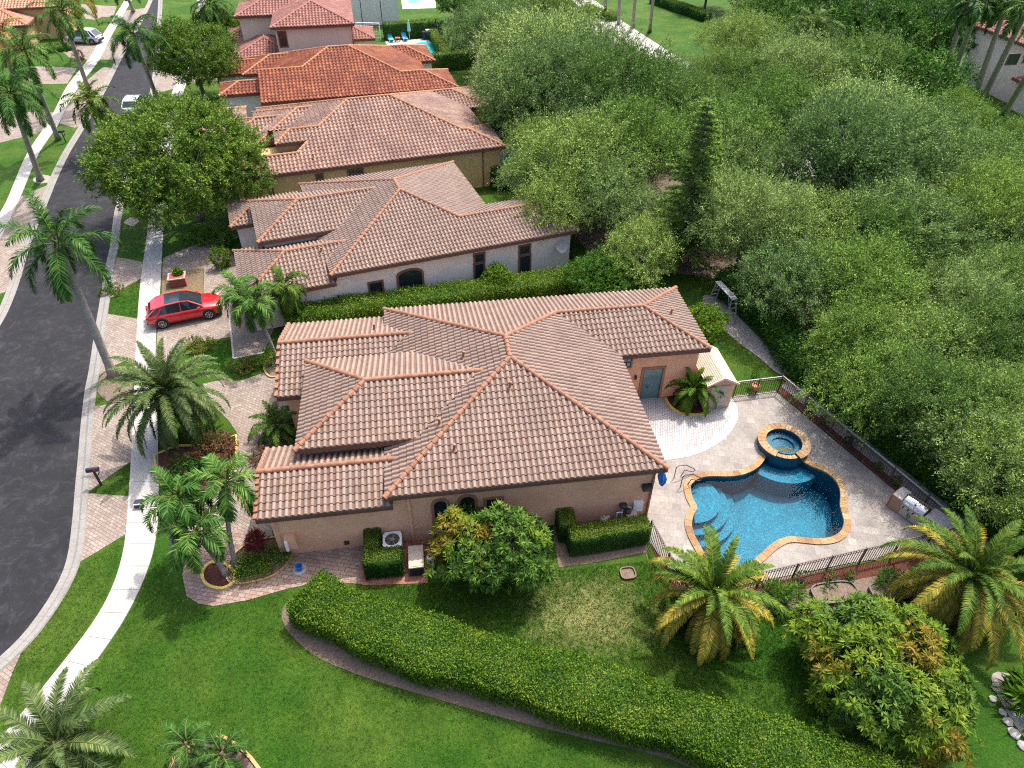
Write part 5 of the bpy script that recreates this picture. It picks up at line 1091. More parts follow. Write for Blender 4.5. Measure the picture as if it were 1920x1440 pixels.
palm_px('royal_palm', 'golden green palm with a shaggy crown beside the left kerb', (205, 290), (172, 200), 4.6, 56, tr=.22, n=22, L_=3.0, el=(85, -45), leaflet=.6, nl=60, wid=.8, droop=70, plume=.5, width_l=.06, lmat='leaf_palm_bright')
palm_px('royal_palm', 'palm at the top edge above the far kerb', (250, 20), (222, -45), 9.0, 57, tr=.24, **royal)
palm_px('royal_palm', 'palm at the top left above the coral roof', (150, 60), (140, -10), 7.5, 58, tr=.22, **{**royal, 'lmat': 'leaf_date_gold'})
palm_px('royal_palm', 'bushy palm left of the rose roofed house', (405, 70), (392, 10), 5.5, 59, tr=.22, **{**royal, 'n': 22})
palm_px('royal_palm', 'small pale palm beside the coral house', (30, 170), (5, 70), 6, 60, tr=.2, **{**royal, 'lmat': 'leaf_dead', 'n': 14})
royal2 = {**royal, 'nl': 50, 'width_l': .10, 'n': 15}
for i, (b, c, H, lab) in enumerate((((1768, 150), (1815, -2), 10.5, 'first tall palm of the touching pair at the top right'), ((1780, 158), (1835, 10), 10.5, 'second tall palm of the touching pair at the top right'), ((1828, 178), (1890, 0), 11, 'thick grey palm trunk in front of the white corner house'), ((1842, 186), (1925, 20), 11, 'thick grey palm trunk nearest the white corner house'), ((1882, 215), (1975, 60), 11, 'slim dark palm trunk crossing the white corner house'),
                                    ((1135, 28), (1137, -70), 9, 'first grey palm trunk along the near side of the far road'), ((1160, 45), (1164, -60), 9, 'second grey palm trunk along the near side of the far road'), ((1186, 52), (1196, -55), 9, 'third grey palm trunk along the near side of the far road'), ((1218, 60), (1230, -50), 9, 'fourth grey palm trunk along the near side of the far road'))):
    palm_px('tall_palm', lab, b, c, H, 70+i, tr=.32 if i < 5 else .24, group='tall palms at the top of the photo', **royal2)
palm_px('tall_palm', 'lone crested palm rising out of the wood', (1500, 165), (1525, 60), 7.5, 80, tr=.24, **{**royal, 'lmat': 'leaf_palm_bright', 'nl': 56, 'width_l': .08})
# date palms
date = dict(n=78, L_=3.6, el=(86, -58), leaflet=.38, nl=110, wid=1.0, droop=62, plume=.24, hang=.14, width_l=.034, shaft=False, bark='bark_date', tr=.32, lmat='leaf_date')
palm_px('date_palm', 'huge grey-green date palm spreading over the sidewalk by the near driveway', (318, 830), (312, 732), 3.4, 91, **{**date, 'L_': 3.7})
palm_px('date_palm', 'golden green date palm below the swimming pool', (1318, 1185), (1338, 1112), 2.1, 92, **{**date, 'n': 74, 'L_': 3.35, 'low': .74, 'lmat': 'leaf_palm_bright', 'droop': 72, 'leaflet': .36})
palm_px('date_palm', 'golden green date palm at the right edge beside the grill counter', (1795, 1175), (1822, 1078), 2.6, 93, **{**date, 'n': 78, 'L_': 3.9, 'low': .7, 'lmat': 'leaf_palm_bright', 'droop': 66})
palm_px('date_palm', 'green date palm at the bottom left corner beside the curved sidewalk', (128, 1475), (105, 1392), 2.4, 94, **{**date, 'n': 34, 'L_': 2.9, 'nl': 80, 'lmat': 'leaf_date', 'el': (84, -28), 'droop': 60})
palm_px('date_palm', 'pale date palm beside the far pool hedge', (858, 92), (862, 48), 3.0, 95, **{**date, 'n': 34, 'nl': 46, 'width_l': .09})
# small garden palms
xm = dict(n=16, L_=2.0, el=(82, -32), leaflet=.52, nl=58, wid=.8, droop=92, plume=.45, hang=.45, width_l=.042, tr=.12, lmat='leaf_palm', curve=.5)
palm_px('christmas_palm', 'curved grey palm whose fronds touch the tiled garage roof', (443, 1062), (422, 918), 3.9, 101, **xm)
palm_px('christmas_palm', 'palm leaning left out of the yellow edged mulch ring', (424, 1078), (372, 1008), 2.9, 102, **xm)
palm_px('christmas_palm', 'palm overhanging the sidewalk beside the black box', (330, 1050), (326, 945), 3.6, 103, **xm)
palm_px('christmas_palm', 'palm whose trunk rises from the bush at the near house corner', (518, 672), (478, 576), 3.6, 104, **xm)
palm_px('christmas_palm', 'palm between the white house corner and the hedge', (545, 612), (532, 545), 3.0, 105, **{**xm, 'lmat': 'leaf_palm_bright'})
palm_px('christmas_palm', 'palm hanging over the front of the red car', (470, 612), (448, 552), 3.0, 106, **xm)
pyg = dict(n=20, L_=1.25, el=(78, -30), leaflet=.26, nl=44, wid=.9, droop=88, plume=.35, hang=.3, width_l=.022, tr=.07, shaft=False, bark='bark_date', lmat='leaf_palm')
palm_px('pygmy_palm', 'small dark pygmy palm at the bottom edge left of its twin', (352, 1440), (348, 1392), 1.5, 111, **pyg)
palm_px('pygmy_palm', 'small dark pygmy palm at the bottom edge right of its twin', (428, 1450), (414, 1412), 1.2, 112, **pyg)
sago = dict(n=30, L_=1.5, el=(75, -15), leaflet=.30, nl=50, wid=.95, droop=70, plume=.3, hang=.2, width_l=.035, tr=.15, shaft=False, bark='bark_date', lmat='leaf_palm_bright')
palm_px('areca_palm', 'full yellow green palm clump in front of the recessed entry', (520, 822), (520, 796), .9, 121, **{**sago, 'L_': 1.9})
palm_px('areca_palm', 'feathery yellow green palm in the round patio bed', (1303, 760), (1303, 728), 1.2, 122, **{**sago, 'n': 36, 'L_': 1.75, 'el': (85, -10), 'lmat': 'leaf_lime'})
# ------------------------------------------------------------------ hedges and garden plants
hedge('long_hedge', 'long loosely clipped hedge curving across the lower lawn', 'hedge', [p.xy for p in GG([(575, 1112), (640, 1150), (800, 1210), (960, 1256), (1120, 1303), (1300, 1360), (1460, 1415), (1640, 1475), (1800, 1540), (1900, 1600)], .9)], 2.05, 1.35, 'leaf_hedge', .09, 900, wob=.17, seed=3, round_=.3, topmat='leaf_hedge')
hedge('side_hedge', 'loose green hedge between the white house and the near house', 'hedge', [p.xy for p in GG([(545, 612), (700, 590), (860, 568), (1000, 550), (1090, 535)], .3)], 1.7, 1.5, 'leaf_hedge', .12, 380, wob=.28, seed=5, round_=.3)
hedge('pool_hedge', 'dense dark green hedge running outside the pool fence along the wood', 'hedge', [G(1352, 545).xy, G(1425, 600).xy, (_fd+_fn*2.5-_fe*.8).xy, (_fd+_fn*2.5+_fe*4).xy, (_fc+_fn*2.5).xy, (_fc+_fn*2.5+_fe*6).xy], 1.7, 1.8, 'leaf_ficus', .14, 330, wob=.35, seed=6, round_=.35)
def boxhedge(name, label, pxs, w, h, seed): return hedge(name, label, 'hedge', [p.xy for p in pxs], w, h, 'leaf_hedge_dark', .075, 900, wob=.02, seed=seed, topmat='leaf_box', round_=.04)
def NW(u, v): p = near.W(u, v, 0, True); return p   # near house plan coordinates
_e1, _e2, _f0 = Vector((near.c, near.s_, 0)), Vector((-near.s_, near.c, 0)), G(689, 1088)
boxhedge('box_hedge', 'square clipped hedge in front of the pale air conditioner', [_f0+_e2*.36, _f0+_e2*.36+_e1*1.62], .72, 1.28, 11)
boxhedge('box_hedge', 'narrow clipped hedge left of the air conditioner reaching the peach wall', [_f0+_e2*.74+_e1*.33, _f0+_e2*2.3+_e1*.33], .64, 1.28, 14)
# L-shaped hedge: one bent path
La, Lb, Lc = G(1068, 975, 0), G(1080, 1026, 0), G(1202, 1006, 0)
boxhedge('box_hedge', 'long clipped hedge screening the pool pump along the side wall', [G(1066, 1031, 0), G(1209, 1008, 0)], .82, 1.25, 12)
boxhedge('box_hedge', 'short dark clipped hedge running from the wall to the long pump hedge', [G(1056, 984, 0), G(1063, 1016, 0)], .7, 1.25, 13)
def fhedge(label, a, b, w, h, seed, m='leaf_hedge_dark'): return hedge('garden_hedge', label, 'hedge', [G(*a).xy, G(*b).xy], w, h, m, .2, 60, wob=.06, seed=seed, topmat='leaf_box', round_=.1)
fhedge('clipped hedge behind the far loungers', (722, 73), (828, 66), 1.4, 2.0, 21); fhedge('clipped hedge along the side of the far turquoise pool', (812, 74), (840, 118), 1.1, 1.4, 22, 'leaf_ficus'); fhedge('clipped hedge below the far pool deck', (812, 132), (890, 124), 1.3, 1.9, 23); fhedge('dark hedge behind the mustard house corner', (895, 226), (950, 222), 1.3, 1.7, 24); fhedge('dark square hedge beside the white house back corner', (922, 351), (972, 347), 1.3, 1.7, 25)
fhedge('low hedge across the street behind the far driveway', (80, 98), (138, 92), 1.6, .7, 26); fhedge('clipped hedge on the verge of the far road', (1225, 5), (1325, 40), 1.6, 1.2, 27, 'leaf_ficus'); fhedge('low bright hedge between the wood and the far road', (1100, 22), (1150, 40), 1.6, 1.0, 28, 'leaf_ficus')
def shrub(name, label, px, R, H, n, leaf, m, seed, cat_='shrub', flat=.8, lw=.5, z=0, k=12, twig=None, up=.25):
    r = np.random.default_rng(seed); b = G(*px, z); root = empty(name, label, cat_, (b.x, b.y, z)); lobes = [(np.array([r.uniform(-.5, .5)*R, r.uniform(-.5, .5)*R, H*r.uniform(.4, .62)]), np.array([R*.55, R*.55, H*.42])) for _ in range(6)]
    p, d = blob_points(r, lobes, n); V, F = sprays(r, p, d, k, leaf, leaf*lw, twig or R*.22, up); npmesh('foliage', V, F, [m], None, root); mb = MB()
    for l in lobes: mb.tube([(0, 0, -.02), tuple(l[0]*.6), tuple(l[0])], [.035, .02, .01], 5)
    mb.build('stems', 'bark_tree', root); return root
shrub('round_bush', 'round green bush at the foot of the palm by the near house corner', (508, 686), .62, 1.0, 260, .07, 'leaf_hedge', 1)
hedge('ground_shrubs', 'low bed of pale variegated shrubs right of the mulch ring', 'shrub', [p.xy for p in GG([(446, 1070), (478, 1068), (500, 1060)])], 1.25, .5, 'leaf_box', .08, 420, wob=.3, seed=41, round_=.2); hedge('ground_shrubs', 'low brown tinged shrubs against the peach garage wall', 'shrub', [p.xy for p in GG([(502, 1052), (520, 1046), (542, 1036)])], 1.2, .45, 'leaf_shrub', .08, 420, wob=.3, seed=42, round_=.2)
shrub('cordyline', 'dark red spiky cordyline by the garage corner', (485, 1033), .42, .95, 90, .26, 'leaf_red', 4, 'plant', lw=.16, up=.7)
shrub('croton', 'reddish brown croton shrubs beside the yellow bed edging', (405, 850), .95, .8, 330, .11, 'leaf_croton', 5); shrub('shrub', 'dark green leafy shrubs below the croton bed', (352, 900), 1.0, .8, 330, .11, 'leaf_ficus', 6); shrub('shrub', 'green shrub against the yellow bed edging by the driveway', (388, 890), .8, .6, 240, .1, 'leaf_hedge_dark', 7)
shrub('croton', 'thin brown plants by the recessed entry bed', (488, 862), .5, .6, 70, .10, 'leaf_croton', 8); shrub('shrub', 'golden low shrubs between the date palm and the lawn patch', (370, 655), .9, .45, 240, .09, 'leaf_shrub', 9); shrub('shrub', 'green and golden shrubs at the right of the lawn patch', (455, 690), .7, .45, 160, .09, 'leaf_shrub', 10)
shrub('shrub', 'bushy green shrub in front of the arched window of the white house', (775, 545), .95, 1.7, 420, .12, 'leaf_ficus', 11); shrub('shrub', 'pale green shrub rising above the side hedge', (935, 548), 1.1, 2.0, 520, .15, 'leaf_lime', 12); shrub('flowering_shrub', 'bright green shrub with cream flowers at the white house front', (418, 500), .6, 1.5, 260, .12, 'leaf_lime', 13)
shrub('shrub', 'dark leafy shrub below the street oak', (415, 462), .8, 1.3, 260, .13, 'leaf_ficus', 14); shrub('shrub', 'dark bushes between the street oak and the white house front', (372, 455), 1.1, 1.0, 260, .13, 'leaf_ficus', 15)
shrub('agave', 'spiky grey green agave behind the mustard house', (917, 216), .8, .9, 40, .6, 'leaf_date', 16, 'plant', lw=.12, up=.5); shrub('shrub', 'round reddish shrub beside the far sidewalk', (153, 112), .6, 1.0, 150, .12, 'leaf_croton', 17)
shrub('lily_clump', 'dark spiky lily clump left of the oval planter', (1472, 1135), .75, .7, 150, .32, 'leaf_ficus', 18, 'plant', lw=.10, up=.5); shrub('rose_bush', 'thin rose bush on the pool fence left of the oval planter', (1500, 1098), .35, .9, 40, .08, 'leaf_ficus', 19); shrub('rose_bush', 'thin rose bush on the pool fence above the oval planter', (1556, 1092), .3, .7, 36, .08, 'leaf_ficus', 20); shrub('rose_bush', 'small rose bush on the pool fence right of the oval planter', (1590, 1085), .25, .5, 30, .08, 'leaf_ficus', 21)
shrub('bird_of_paradise', 'broad leaved bright green plant beside the white rocks', (1925, 1325), .9, 1.3, 40, .75, 'leaf_lime', 22, 'plant', lw=.24, up=.6)
for i, (a, b) in enumerate(((1530, 800), (1580, 838), (1632, 888), (1505, 772), (1665, 915))): shrub('bedding_plant', ['small green tuft', 'small bright tuft', 'small leafy tuft', 'thin green tuft', 'low green tuft'][i]+' in the red mulch outside the pool fence, '+['second', 'third', 'fourth', 'first', 'last'][i]+' from the shed end', (a+12, b-8), .28, .35, 40, .09, ['leaf_lime', 'leaf_ficus'][i % 2], 30+i, 'plant')

def mango(name, label, pxc, R, H, trunk, seed, nros, mix, px_z=1.6, group=None):
    r = np.random.default_rng(seed); b = G(*pxc, px_z); root = empty(name, label, 'tree', (b.x, b.y, 0)); lobes = crown_lobes(r, R, H, trunk, 14, .8, (.30, .48)); p, d = blob_points(r, lobes, nros, 1.3); n = len(p); k = 13
    ax = unit(d+np.array([0, 0, .55])+r.normal(size=(n, 3))*.25); a = r.uniform(0, 2*pi, (n, k)); u_ = unit(np.cross(ax, np.array([.3, .2, 1.]))); v_ = np.cross(ax, u_)
    el = r.uniform(-.25, .9, (n, k)); D = (u_[:, None]*np.cos(a)[..., None]+v_[:, None]*np.sin(a)[..., None])+ax[:, None]*el[..., None]; C = np.repeat(p, k, 0)+unit(D.reshape(-1, 3))*.02
    V, F = leaves(C, D.reshape(-1, 3), .27*r.uniform(.75, 1.15, n*k), .062, np.repeat(ax, k, 0)+r.normal(size=(n*k, 3))*.2)
    nz = np.sin(p[:, 0]*1.7+seed)+np.cos(p[:, 1]*1.9)+r.normal(size=n)*.35+p[:, 2]*.25; M = np.zeros(n, int); M[nz > np.quantile(nz, 1-mix[1]-mix[0])] = 1; M[nz > np.quantile(nz, 1-mix[0])] = 2
    npmesh('crown', V, F, ['leaf_mango', 'leaf_mango_gold', 'leaf_mango_new'], np.repeat(M, k), root); mb = MB(); limbs(mb, r, lobes, trunk+.2, .09, n=12); mb.build('trunk', 'bark_tree', root, True); return root
mango('mango_tree', 'mango tree with golden flower heads in front of the arched windows', (872, 1030), 1.6, 3.1, .4, 61, 700, (.30, .35))
mango('mango_tree', 'glossy green mango tree against the near house side wall', (952, 1040), 1.85, 3.7, .4, 62, 900, (.0, .06))
mango('mango_tree', 'big golden tipped mango tree between the two date palms', (1655, 1255), 2.75, 3.1, .3, 63, 2600, (.07, .50), 1.4)

# ------------------------------------------------------------------ fences
def fence(name, label, a, b, h, m='bronze_metal', step=1.85, pick=.135, top='bronze_metal', w=.03):
    a, b = Vector((a[0], a[1], 0)), Vector((b[0], b[1], 0)); d = (b-a); L_ = d.length; d.normalize(); root = empty(name, label, 'fence', tuple(a), atan2(d.y, d.x)); mb = MB(); mb.beam((0, 0, h), (L_, 0, h), .05, .04); mb.build('top_rail', top, root)
    mb = MB(); mb.beam((0, 0, .14), (L_, 0, .14), .035); mb.beam((0, 0, h-.16), (L_, 0, h-.16), .035); mb.build('rails', m, root); n = max(1, round(L_/step))
    for i in range(n+1): mb = MB(); mb.beam((L_*i/n, 0, 0), (L_*i/n, 0, h+.02), .06); mb.box((L_*i/n, 0, h+.035), (.075, .075, .03)); mb.build('post', m, root)
    mb = MB(); k = int(L_/pick)
    for i in range(1, k): mb.beam((L_*i/k, 0, .08), (L_*i/k, 0, h), w*.75)
    mb.build('pickets', m, root); return root
FD = G(1458, 735); FC = G(1790, 1016); FB = G(1284, 1132); FA = G(1216, 1006)
fence('pool_fence', 'long pool fence with sunlit pale top rail beside the wood', FD, FC, 1.25, top='pale_metal'); fence('pool_fence', 'pool fence along the lawn side of the pool deck', FB, FC, 1.2); fence('pool_fence', 'pool fence from the near house corner down to the golden date palm', FA, FB, 1.2); fence('pool_fence', 'short pool fence between the shed and the deck corner', G(1374, 745), FD, 1.2, top='pale_metal')
fence('garden_fence', 'pale metal garden fence beside the white house back corner', G(877, 350), G(922, 345), 1.3, 'pale_metal', pick=.16, w=.05)

# ------------------------------------------------------------------ shed, trestle, grill and yard things
E1, E2 = Vector((near.c, near.s_, 0)), Vector((-near.s_, near.c, 0))
def local(root_loc, rz=near.y): return rz
shedP = G(1352, 770, 0)
sh = empty('garden_shed', 'small pale shed with brown shingled gable roof beside the peach wing', 'shed', tuple(G(1317, 768, 0).xy)+(0,), near.y)
w, l, hh = 1.55, 3.0, 1.95
mb = MB(); mb.add([(0, 0, 0), (w, 0, 0), (w, l, 0), (0, l, 0), (0, 0, hh), (w, 0, hh), (w, l, hh), (0, l, hh), (w/2, 0, hh+.42), (w/2, l, hh+.42)], [(0, 1, 5, 8, 4), (1, 2, 6, 5), (2, 3, 7, 9, 6), (3, 0, 4, 7)]); mb.build('wall', 'stucco_peach', sh)
mb = MB(); mb.box((w/2, -.03, .88), (1.12, .05, 1.7)); mb.box((w/2, -.065, .88), (.03, .02, 1.62)); o_ = mb.build('door', 'beige_metal', sh); mb = MB(); mb.box((w/2+.1, -.09, .95), (.03, .04, .16)); mb.build('handle', 'black_metal', o_)
mb = MB()
for s in (0, 1):
    for k in range(9):
        t0, t1 = k/9, (k+1)/9; xa, xb = (-.12+(w/2+.12)*t0, -.12+(w/2+.12)*t1+.02); za, zb = hh-.06+.50*t0+.02, hh-.06+.50*t1-.0
        if s: xa, xb = w-xa, w-xb
        mb.add([(xa, -.18, za), (xb, -.18, zb), (xb, l+.15, zb), (xa, l+.15, za), (xa, -.18, za-.03), (xa, l+.15, za-.03)], [(0, 1, 2, 3), (0, 3, 5, 4)])
mb.build('roof', 'wood_pale', sh)
mb = MB(); mb.beam((-.14, -.2, hh-.04), (w/2, -.2, hh+.46), .05, .12); mb.beam((w+.14, -.2, hh-.04), (w/2, -.2, hh+.46), .05, .12); mb.build('bargeboard', 'stucco_cream', sh)
tr = empty('ladder_trestle', 'grey metal ladder trestle with a plank deck standing on the gravel path', 'trestle', tuple(G(1352, 585).xy)+(0,), atan2(*(lambda d: (d.y, d.x))(G(1376, 612)-G(1340, 572))))
Lt = 2.0; Ht = 1.75
mb = MB(); mb.box((0, 0, Ht), (Lt+.3, .42, .05)); [mb.box((-Lt/2+i*.33, 0, Ht+.03), (.03, .40, .02)) for i in range(7)]; mb.build('platform', 'pale_metal', tr)
for s in (-1, 1):
    mb = MB()
    for y in (-1, 1): mb.beam((s*(Lt/2+.35), y*.32, 0), (s*Lt/2, y*.18, Ht), .05); mb.beam((s*(Lt/2-.35), y*.2, Ht), (s*(Lt/2+.2), y*.26, .85), .03)
    for k in range(1, 5): z = Ht*k/5; f = 1-k/5; mb.beam((s*(Lt/2+.35*f), -.18-.14*f, z), (s*(Lt/2+.35*f), .18+.14*f, z), .045)
    mb.build('ladder', 'pale_metal', tr)
# grill island
gA, gB = G(1665, 952, 0), G(1765, 1022, 0); gd = (gB-gA).normalized()
gi = empty('grill_counter', 'stone clad outdoor grill counter standing against the pool fence', 'counter', (gA.x, gA.y, ZD), atan2(gd.y, gd.x))
mb = MB(); mb.box((1.45, .42, .43), (3.1, .74, .86)); mb.box((.22, .02, .43), (.5, .1, .8)); mb.build('base', 'stone_clad', gi); mb = MB(); mb.box((2.35, .42, .885), (1.55, .9, .05)); mb.box((.15, .42, .885), (.5, .85, .05)); mb.build('countertop', 'stone_counter', gi); mb = MB(); mb.box((-.13, .42, .42), (.05, .76, .84)); mb.build('side_panel', 'wood_brown', gi)
mb = MB()
for x in (2.0, 2.6): mb.box((x, .035, .45), (.5, .03, .6)); mb.box((x+.16, .01, .45), (.03, .03, .3))
mb.build('door', 'wood_pale', gi)
gr = empty('gas_grill', 'stainless steel gas grill with black end caps set in the counter', 'grill', tuple(gA+gd*.95+Vector((-gd.y, gd.x, 0))*.25)+(), atan2(gd.y, gd.x)); gr.location.z = ZD+.5
mb = MB(); mb.box((0, .05, -.1), (1.15, .55, .72)); mb.box((0, -.245, .12), (1.1, .05, .16)); mb.build('body', 'steel', gr)
mb = MB(); N_ = 8; vs = [(x, .1+.36*cos(pi*j/N_), .27+.30*sin(pi*j/N_)) for x in (-.52, .52) for j in range(N_+1)]; mb.add(vs, [(j, j+1, N_+1+j+1, N_+1+j) for j in range(N_)]); lid = mb.build('lid', 'steel', gr)
mb = MB(); mb.add([(x, .1+.37*cos(pi*j/N_), .26+.31*sin(pi*j/N_)) for x in (.525, .58) for j in range(N_+1)]+[(x, .1+.37*cos(pi*j/N_), .26+.31*sin(pi*j/N_)) for x in (-.58, -.525) for j in range(N_+1)], [tuple(range(N_+1)), tuple(range(2*N_+1, N_, -1)), tuple(range(2*N_+2, 3*N_+3)), tuple(range(4*N_+3, 3*N_+2, -1))]+[(o_+j, o_+j+1, o_+N_+1+j+1, o_+N_+1+j) for o_ in (0, 2*N_+2) for j in range(N_)]); mb.build('end_cap', 'black_metal', lid)
mb = MB(); mb.beam((-.4, -.27, .38), (.4, -.27, .38), .03); mb.build('handle', 'steel', lid); mb = MB(); mb.lathe([(.05, 0), (.05, .02), (.001, .025)], 10, (0, -.14, .52)); mb.build('thermometer', 'black_metal', lid)
for x in (-.38, -.13, .13, .38): mb = MB(); mb.tube([(x, -.27, .12), (x, -.31, .12)], .04, 10); mb.build('knob', 'black_metal', gr)
for s in (-1, 1): mb = MB(); mb.box((s*.27, -.24, -.22), (.5, .03, .46)); d_ = mb.build('door', 'beige_metal', gr); mb = MB(); mb.box((s*.06, -.27, -.2), (.025, .03, .26)); mb.build('handle', 'black_metal', d_)
mb = MB(); mb.box((.85, .12, .22), (.5, .5, .04)); mb.box((.85, -.12, .19), (.5, .04, .09)); mb.build('side_shelf', 'steel', gr)
def nloc(px, z=0): p = G(*px, z); return (p.x, p.y, z)
# air conditioner
ac = empty('air_conditioner', 'square pale air conditioner with round fan grille inside the clipped hedge', 'air conditioner', nloc((736, 1048)), near.y); ac.location = tuple(_f0+_e1*1.22+_e2*1.38)
mb = MB(); mb.box((0, 0, .45), (.82, .82, .86))
for k in range(10): mb.box((0, 0, .1+k*.075), (.85, .85, .02))
mb.build('body', 'grey_plastic', ac); mb = MB(); mb.lathe([(.34, .93), (.34, .97)], 32, cap=False)
q = [(.43*max(-1, min(1, 1.25*cos(t))), .43*max(-1, min(1, 1.25*sin(t)))) for t in [2*pi*k/32 for k in range(32)]]; ring = [(.34*cos(2*pi*k/32), .34*sin(2*pi*k/32)) for k in range(32)]
mb.add([(x, y, .97) for x, y in q]+[(x, y, .97) for x, y in ring]+[(x, y, .88) for x, y in q], [(i, (i+1) % 32, (i+1) % 32+32, i+32) for i in range(32)]+[(i+64, (i+1) % 32+64, (i+1) % 32, i) for i in range(32)]); mb.build('lid', 'white_plastic', ac)
mb = MB(); mb.lathe([(.001, .90), (.34, .90)], 32, cap=False); mb.build('well', 'black_metal', ac)
mb = MB()
for k in range(5): a = 2*pi*k/5; mb.add([(.06*cos(a), .06*sin(a), .915), (.31*cos(a-.28), .31*sin(a-.28), .91), (.31*cos(a+.28), .31*sin(a+.28), .93)], [(0, 1, 2)])
mb.build('fan_blades', 'fan_blue', ac); mb = MB(); mb.lathe([(.10, .935), (.10, .975), (.001, .98)], 16); [mb.beam((.05*cos(a), .05*sin(a), .965), (.345*cos(a), .345*sin(a), .965), .012) for a in [2*pi*k/16 for k in range(16)]]; [mb.tube([(r_*cos(t), r_*sin(t), .965) for t in [2*pi*k/24 for k in range(25)]], .005, 4, cap=False) for r_ in (.16, .22, .28)]; mb.build('grille', 'steel', ac)
# standby generator box
ge = empty('generator', 'beige topped generator box on the brick pad right of the square hedge', 'generator', (G(781, 1052, .35).x, G(781, 1052, .35).y, 0), near.y)
mb = MB(); mb.box((0, 0, .32), (.62, 1.15, .60)); [mb.box((0, -.585, .12+k*.07), (.5, .02, .03)) for k in range(7)]; mb.build('body', 'black_metal', ge); mb = MB(); mb.box((0, .02, .65), (.68, 1.2, .07)); mb.box((0, .02, .69), (.58, 1.08, .03)); mb.build('lid', 'beige_metal', ge)
tb = empty('trash_bin', 'dark plastic bin at the wall left of the golden mango tree', 'bin', nloc((822, 1028)), near.y); mb = MB(); mb.box((0, 0, .45), (.55, .55, .9)); mb.build('body', 'grey_plastic', tb); mb = MB(); mb.box((0, 0, .93), (.62, .62, .07)); mb.beam((-.25, .3, .95), (.25, .3, .95), .05); mb.build('lid', 'mailbox_blue', tb)
wf = empty('water_filter', 'white capped round filter tank beside the generator', 'tank', nloc((809, 1062))); mb = MB(); mb.lathe([(.14, 0), (.16, .1), (.16, .6), (.13, .7)], 16); mb.build('tank', 'grey_plastic', wf); mb = MB(); mb.lathe([(.17, .7), (.17, .76), (.12, .80), (.001, .81)], 18); mb.build('cap', 'white_plastic', wf)
sp = empty('spade', 'white handled spade leaning by the mango tree', 'spade', nloc((812, 1078))); mb = MB(); mb.beam((0, 0, .2), (.05, .3, .95), .035); mb.build('handle', 'white_plastic', sp); mb = MB(); mb.box((0, 0, .1), (.18, .03, .25)); mb.build('blade', 'grey_plastic', sp)
# pool pump set
pp = empty('pool_pump', 'white and grey pool pump pipes behind the clipped hedge', 'pump', nloc((1148, 985)), near.y)
mb = MB(); mb.box((0, 0, .05), (1.0, .5, .08)); mb.build('slab', 'concrete', pp); mb = MB(); mb.tube([(-.35, 0, .25), (.1, 0, .25)], .13, 12); mb.tube([(.1, 0, .25), (.4, 0, .25)], .10, 12); mb.build('motor', 'black_metal', pp)
mb = MB(); [mb.tube(p, .035, 8) for p in ([(-.4, .1, .1), (-.4, .1, .55), (-.2, .1, .6), (-.15, .1, .1)], [(.2, .15, .3), (.2, .15, .75), (.45, .15, .75), (.45, .15, .1)], [(0, -.15, .2), (.5, -.15, .2), (.5, -.15, .6)])]; mb.build('pipes', 'white_plastic', pp)
pf = empty('pool_filter', 'pale cylindrical pool filter tank left of the pump pipes', 'tank', nloc((1130, 988))); mb = MB(); mb.lathe([(.17, 0), (.2, .1), (.2, .55), (.17, .66), (.08, .75), (.04, .85)], 18); mb.build('tank', 'beige_metal', pf); mb = MB(); mb.lathe([(.215, .38), (.215, .43)], 18); mb.build('clamp_band', 'black_metal', pf)
dv = empty('valve_globe', 'pair of black round covers on white pipes by the peach wall', 'valve', nloc((1164, 975)), near.y); mb = MB(); mb.lathe([(.04, 1.0), (.2, 1.06), (.2, 1.14), (.001, 1.2)], 16); mb.lathe([(.04, .75), (.17, .8), (.17, .9), (.001, .95)], 16, (.22, -.15, 0)); mb.build('cover', 'black_metal', dv); mb = MB(); mb.tube([(0, 0, 0), (0, 0, 1.0)], .04, 8); mb.tube([(.22, -.15, 0), (.22, -.15, .78)], .04, 8); mb.build('pipe', 'white_plastic', dv)
ht = empty('pool_heater', 'brown topped pool heater box behind the clipped hedge end', 'heater', nloc((1182, 985)), near.y); mb = MB(); mb.box((0, 0, .35), (.5, .7, .66)); mb.build('body', 'stone_clad', ht); mb = MB(); mb.box((0, 0, .70), (.54, .74, .04)); mb.build('lid', 'wood_pale', ht)
wbox(near, 1188, 938, 1202, 954, VW, .16, 'electric_panel', 'white_plastic'); wbox(near, 1176, 950, 1182, 958, VW, .08, 'outlet_box', 'white_plastic'); wbox(near, 645, 1014, 655, 1019, .405, .08, 'hose_tap', 'black_metal')
# wall box and white vent at the garage
wbox(near, 532, 997, 560, 1020, .405, .30, 'utility_box', 'stucco_peach'); wbox(near, 534, 1004, 545, 1020, .405, .42, 'meter', 'white_plastic')
bk = empty('bucket', 'blue bucket standing on a pale round slab on the shaded walk', 'bucket', nloc((562, 1068), .03)); mb = MB(); mb.lathe([(.12, 0), (.17, .30), (.15, .30), (.11, .03), (.001, .03)], 18); mb.build('body', 'blue_cloth', bk); mb = MB(); mb.lathe([(.30, 0), (.30, .02), (.001, .02)], 20); mb.build('slab', 'concrete', bk)
hc_ = G(1242, 893, 3.0); um = MB(); vs = []
for rr_, z in ((.03, .45), (.10, .30), (.17, .0), (.13, -.32), (.02, -.62)): vs += [(rr_*(1+.4*(k % 2))*cos(2*pi*k/12)+(-z*.12), rr_*(1+.4*(k % 2))*sin(2*pi*k/12), z-.08*(k % 2)) for k in range(12)]
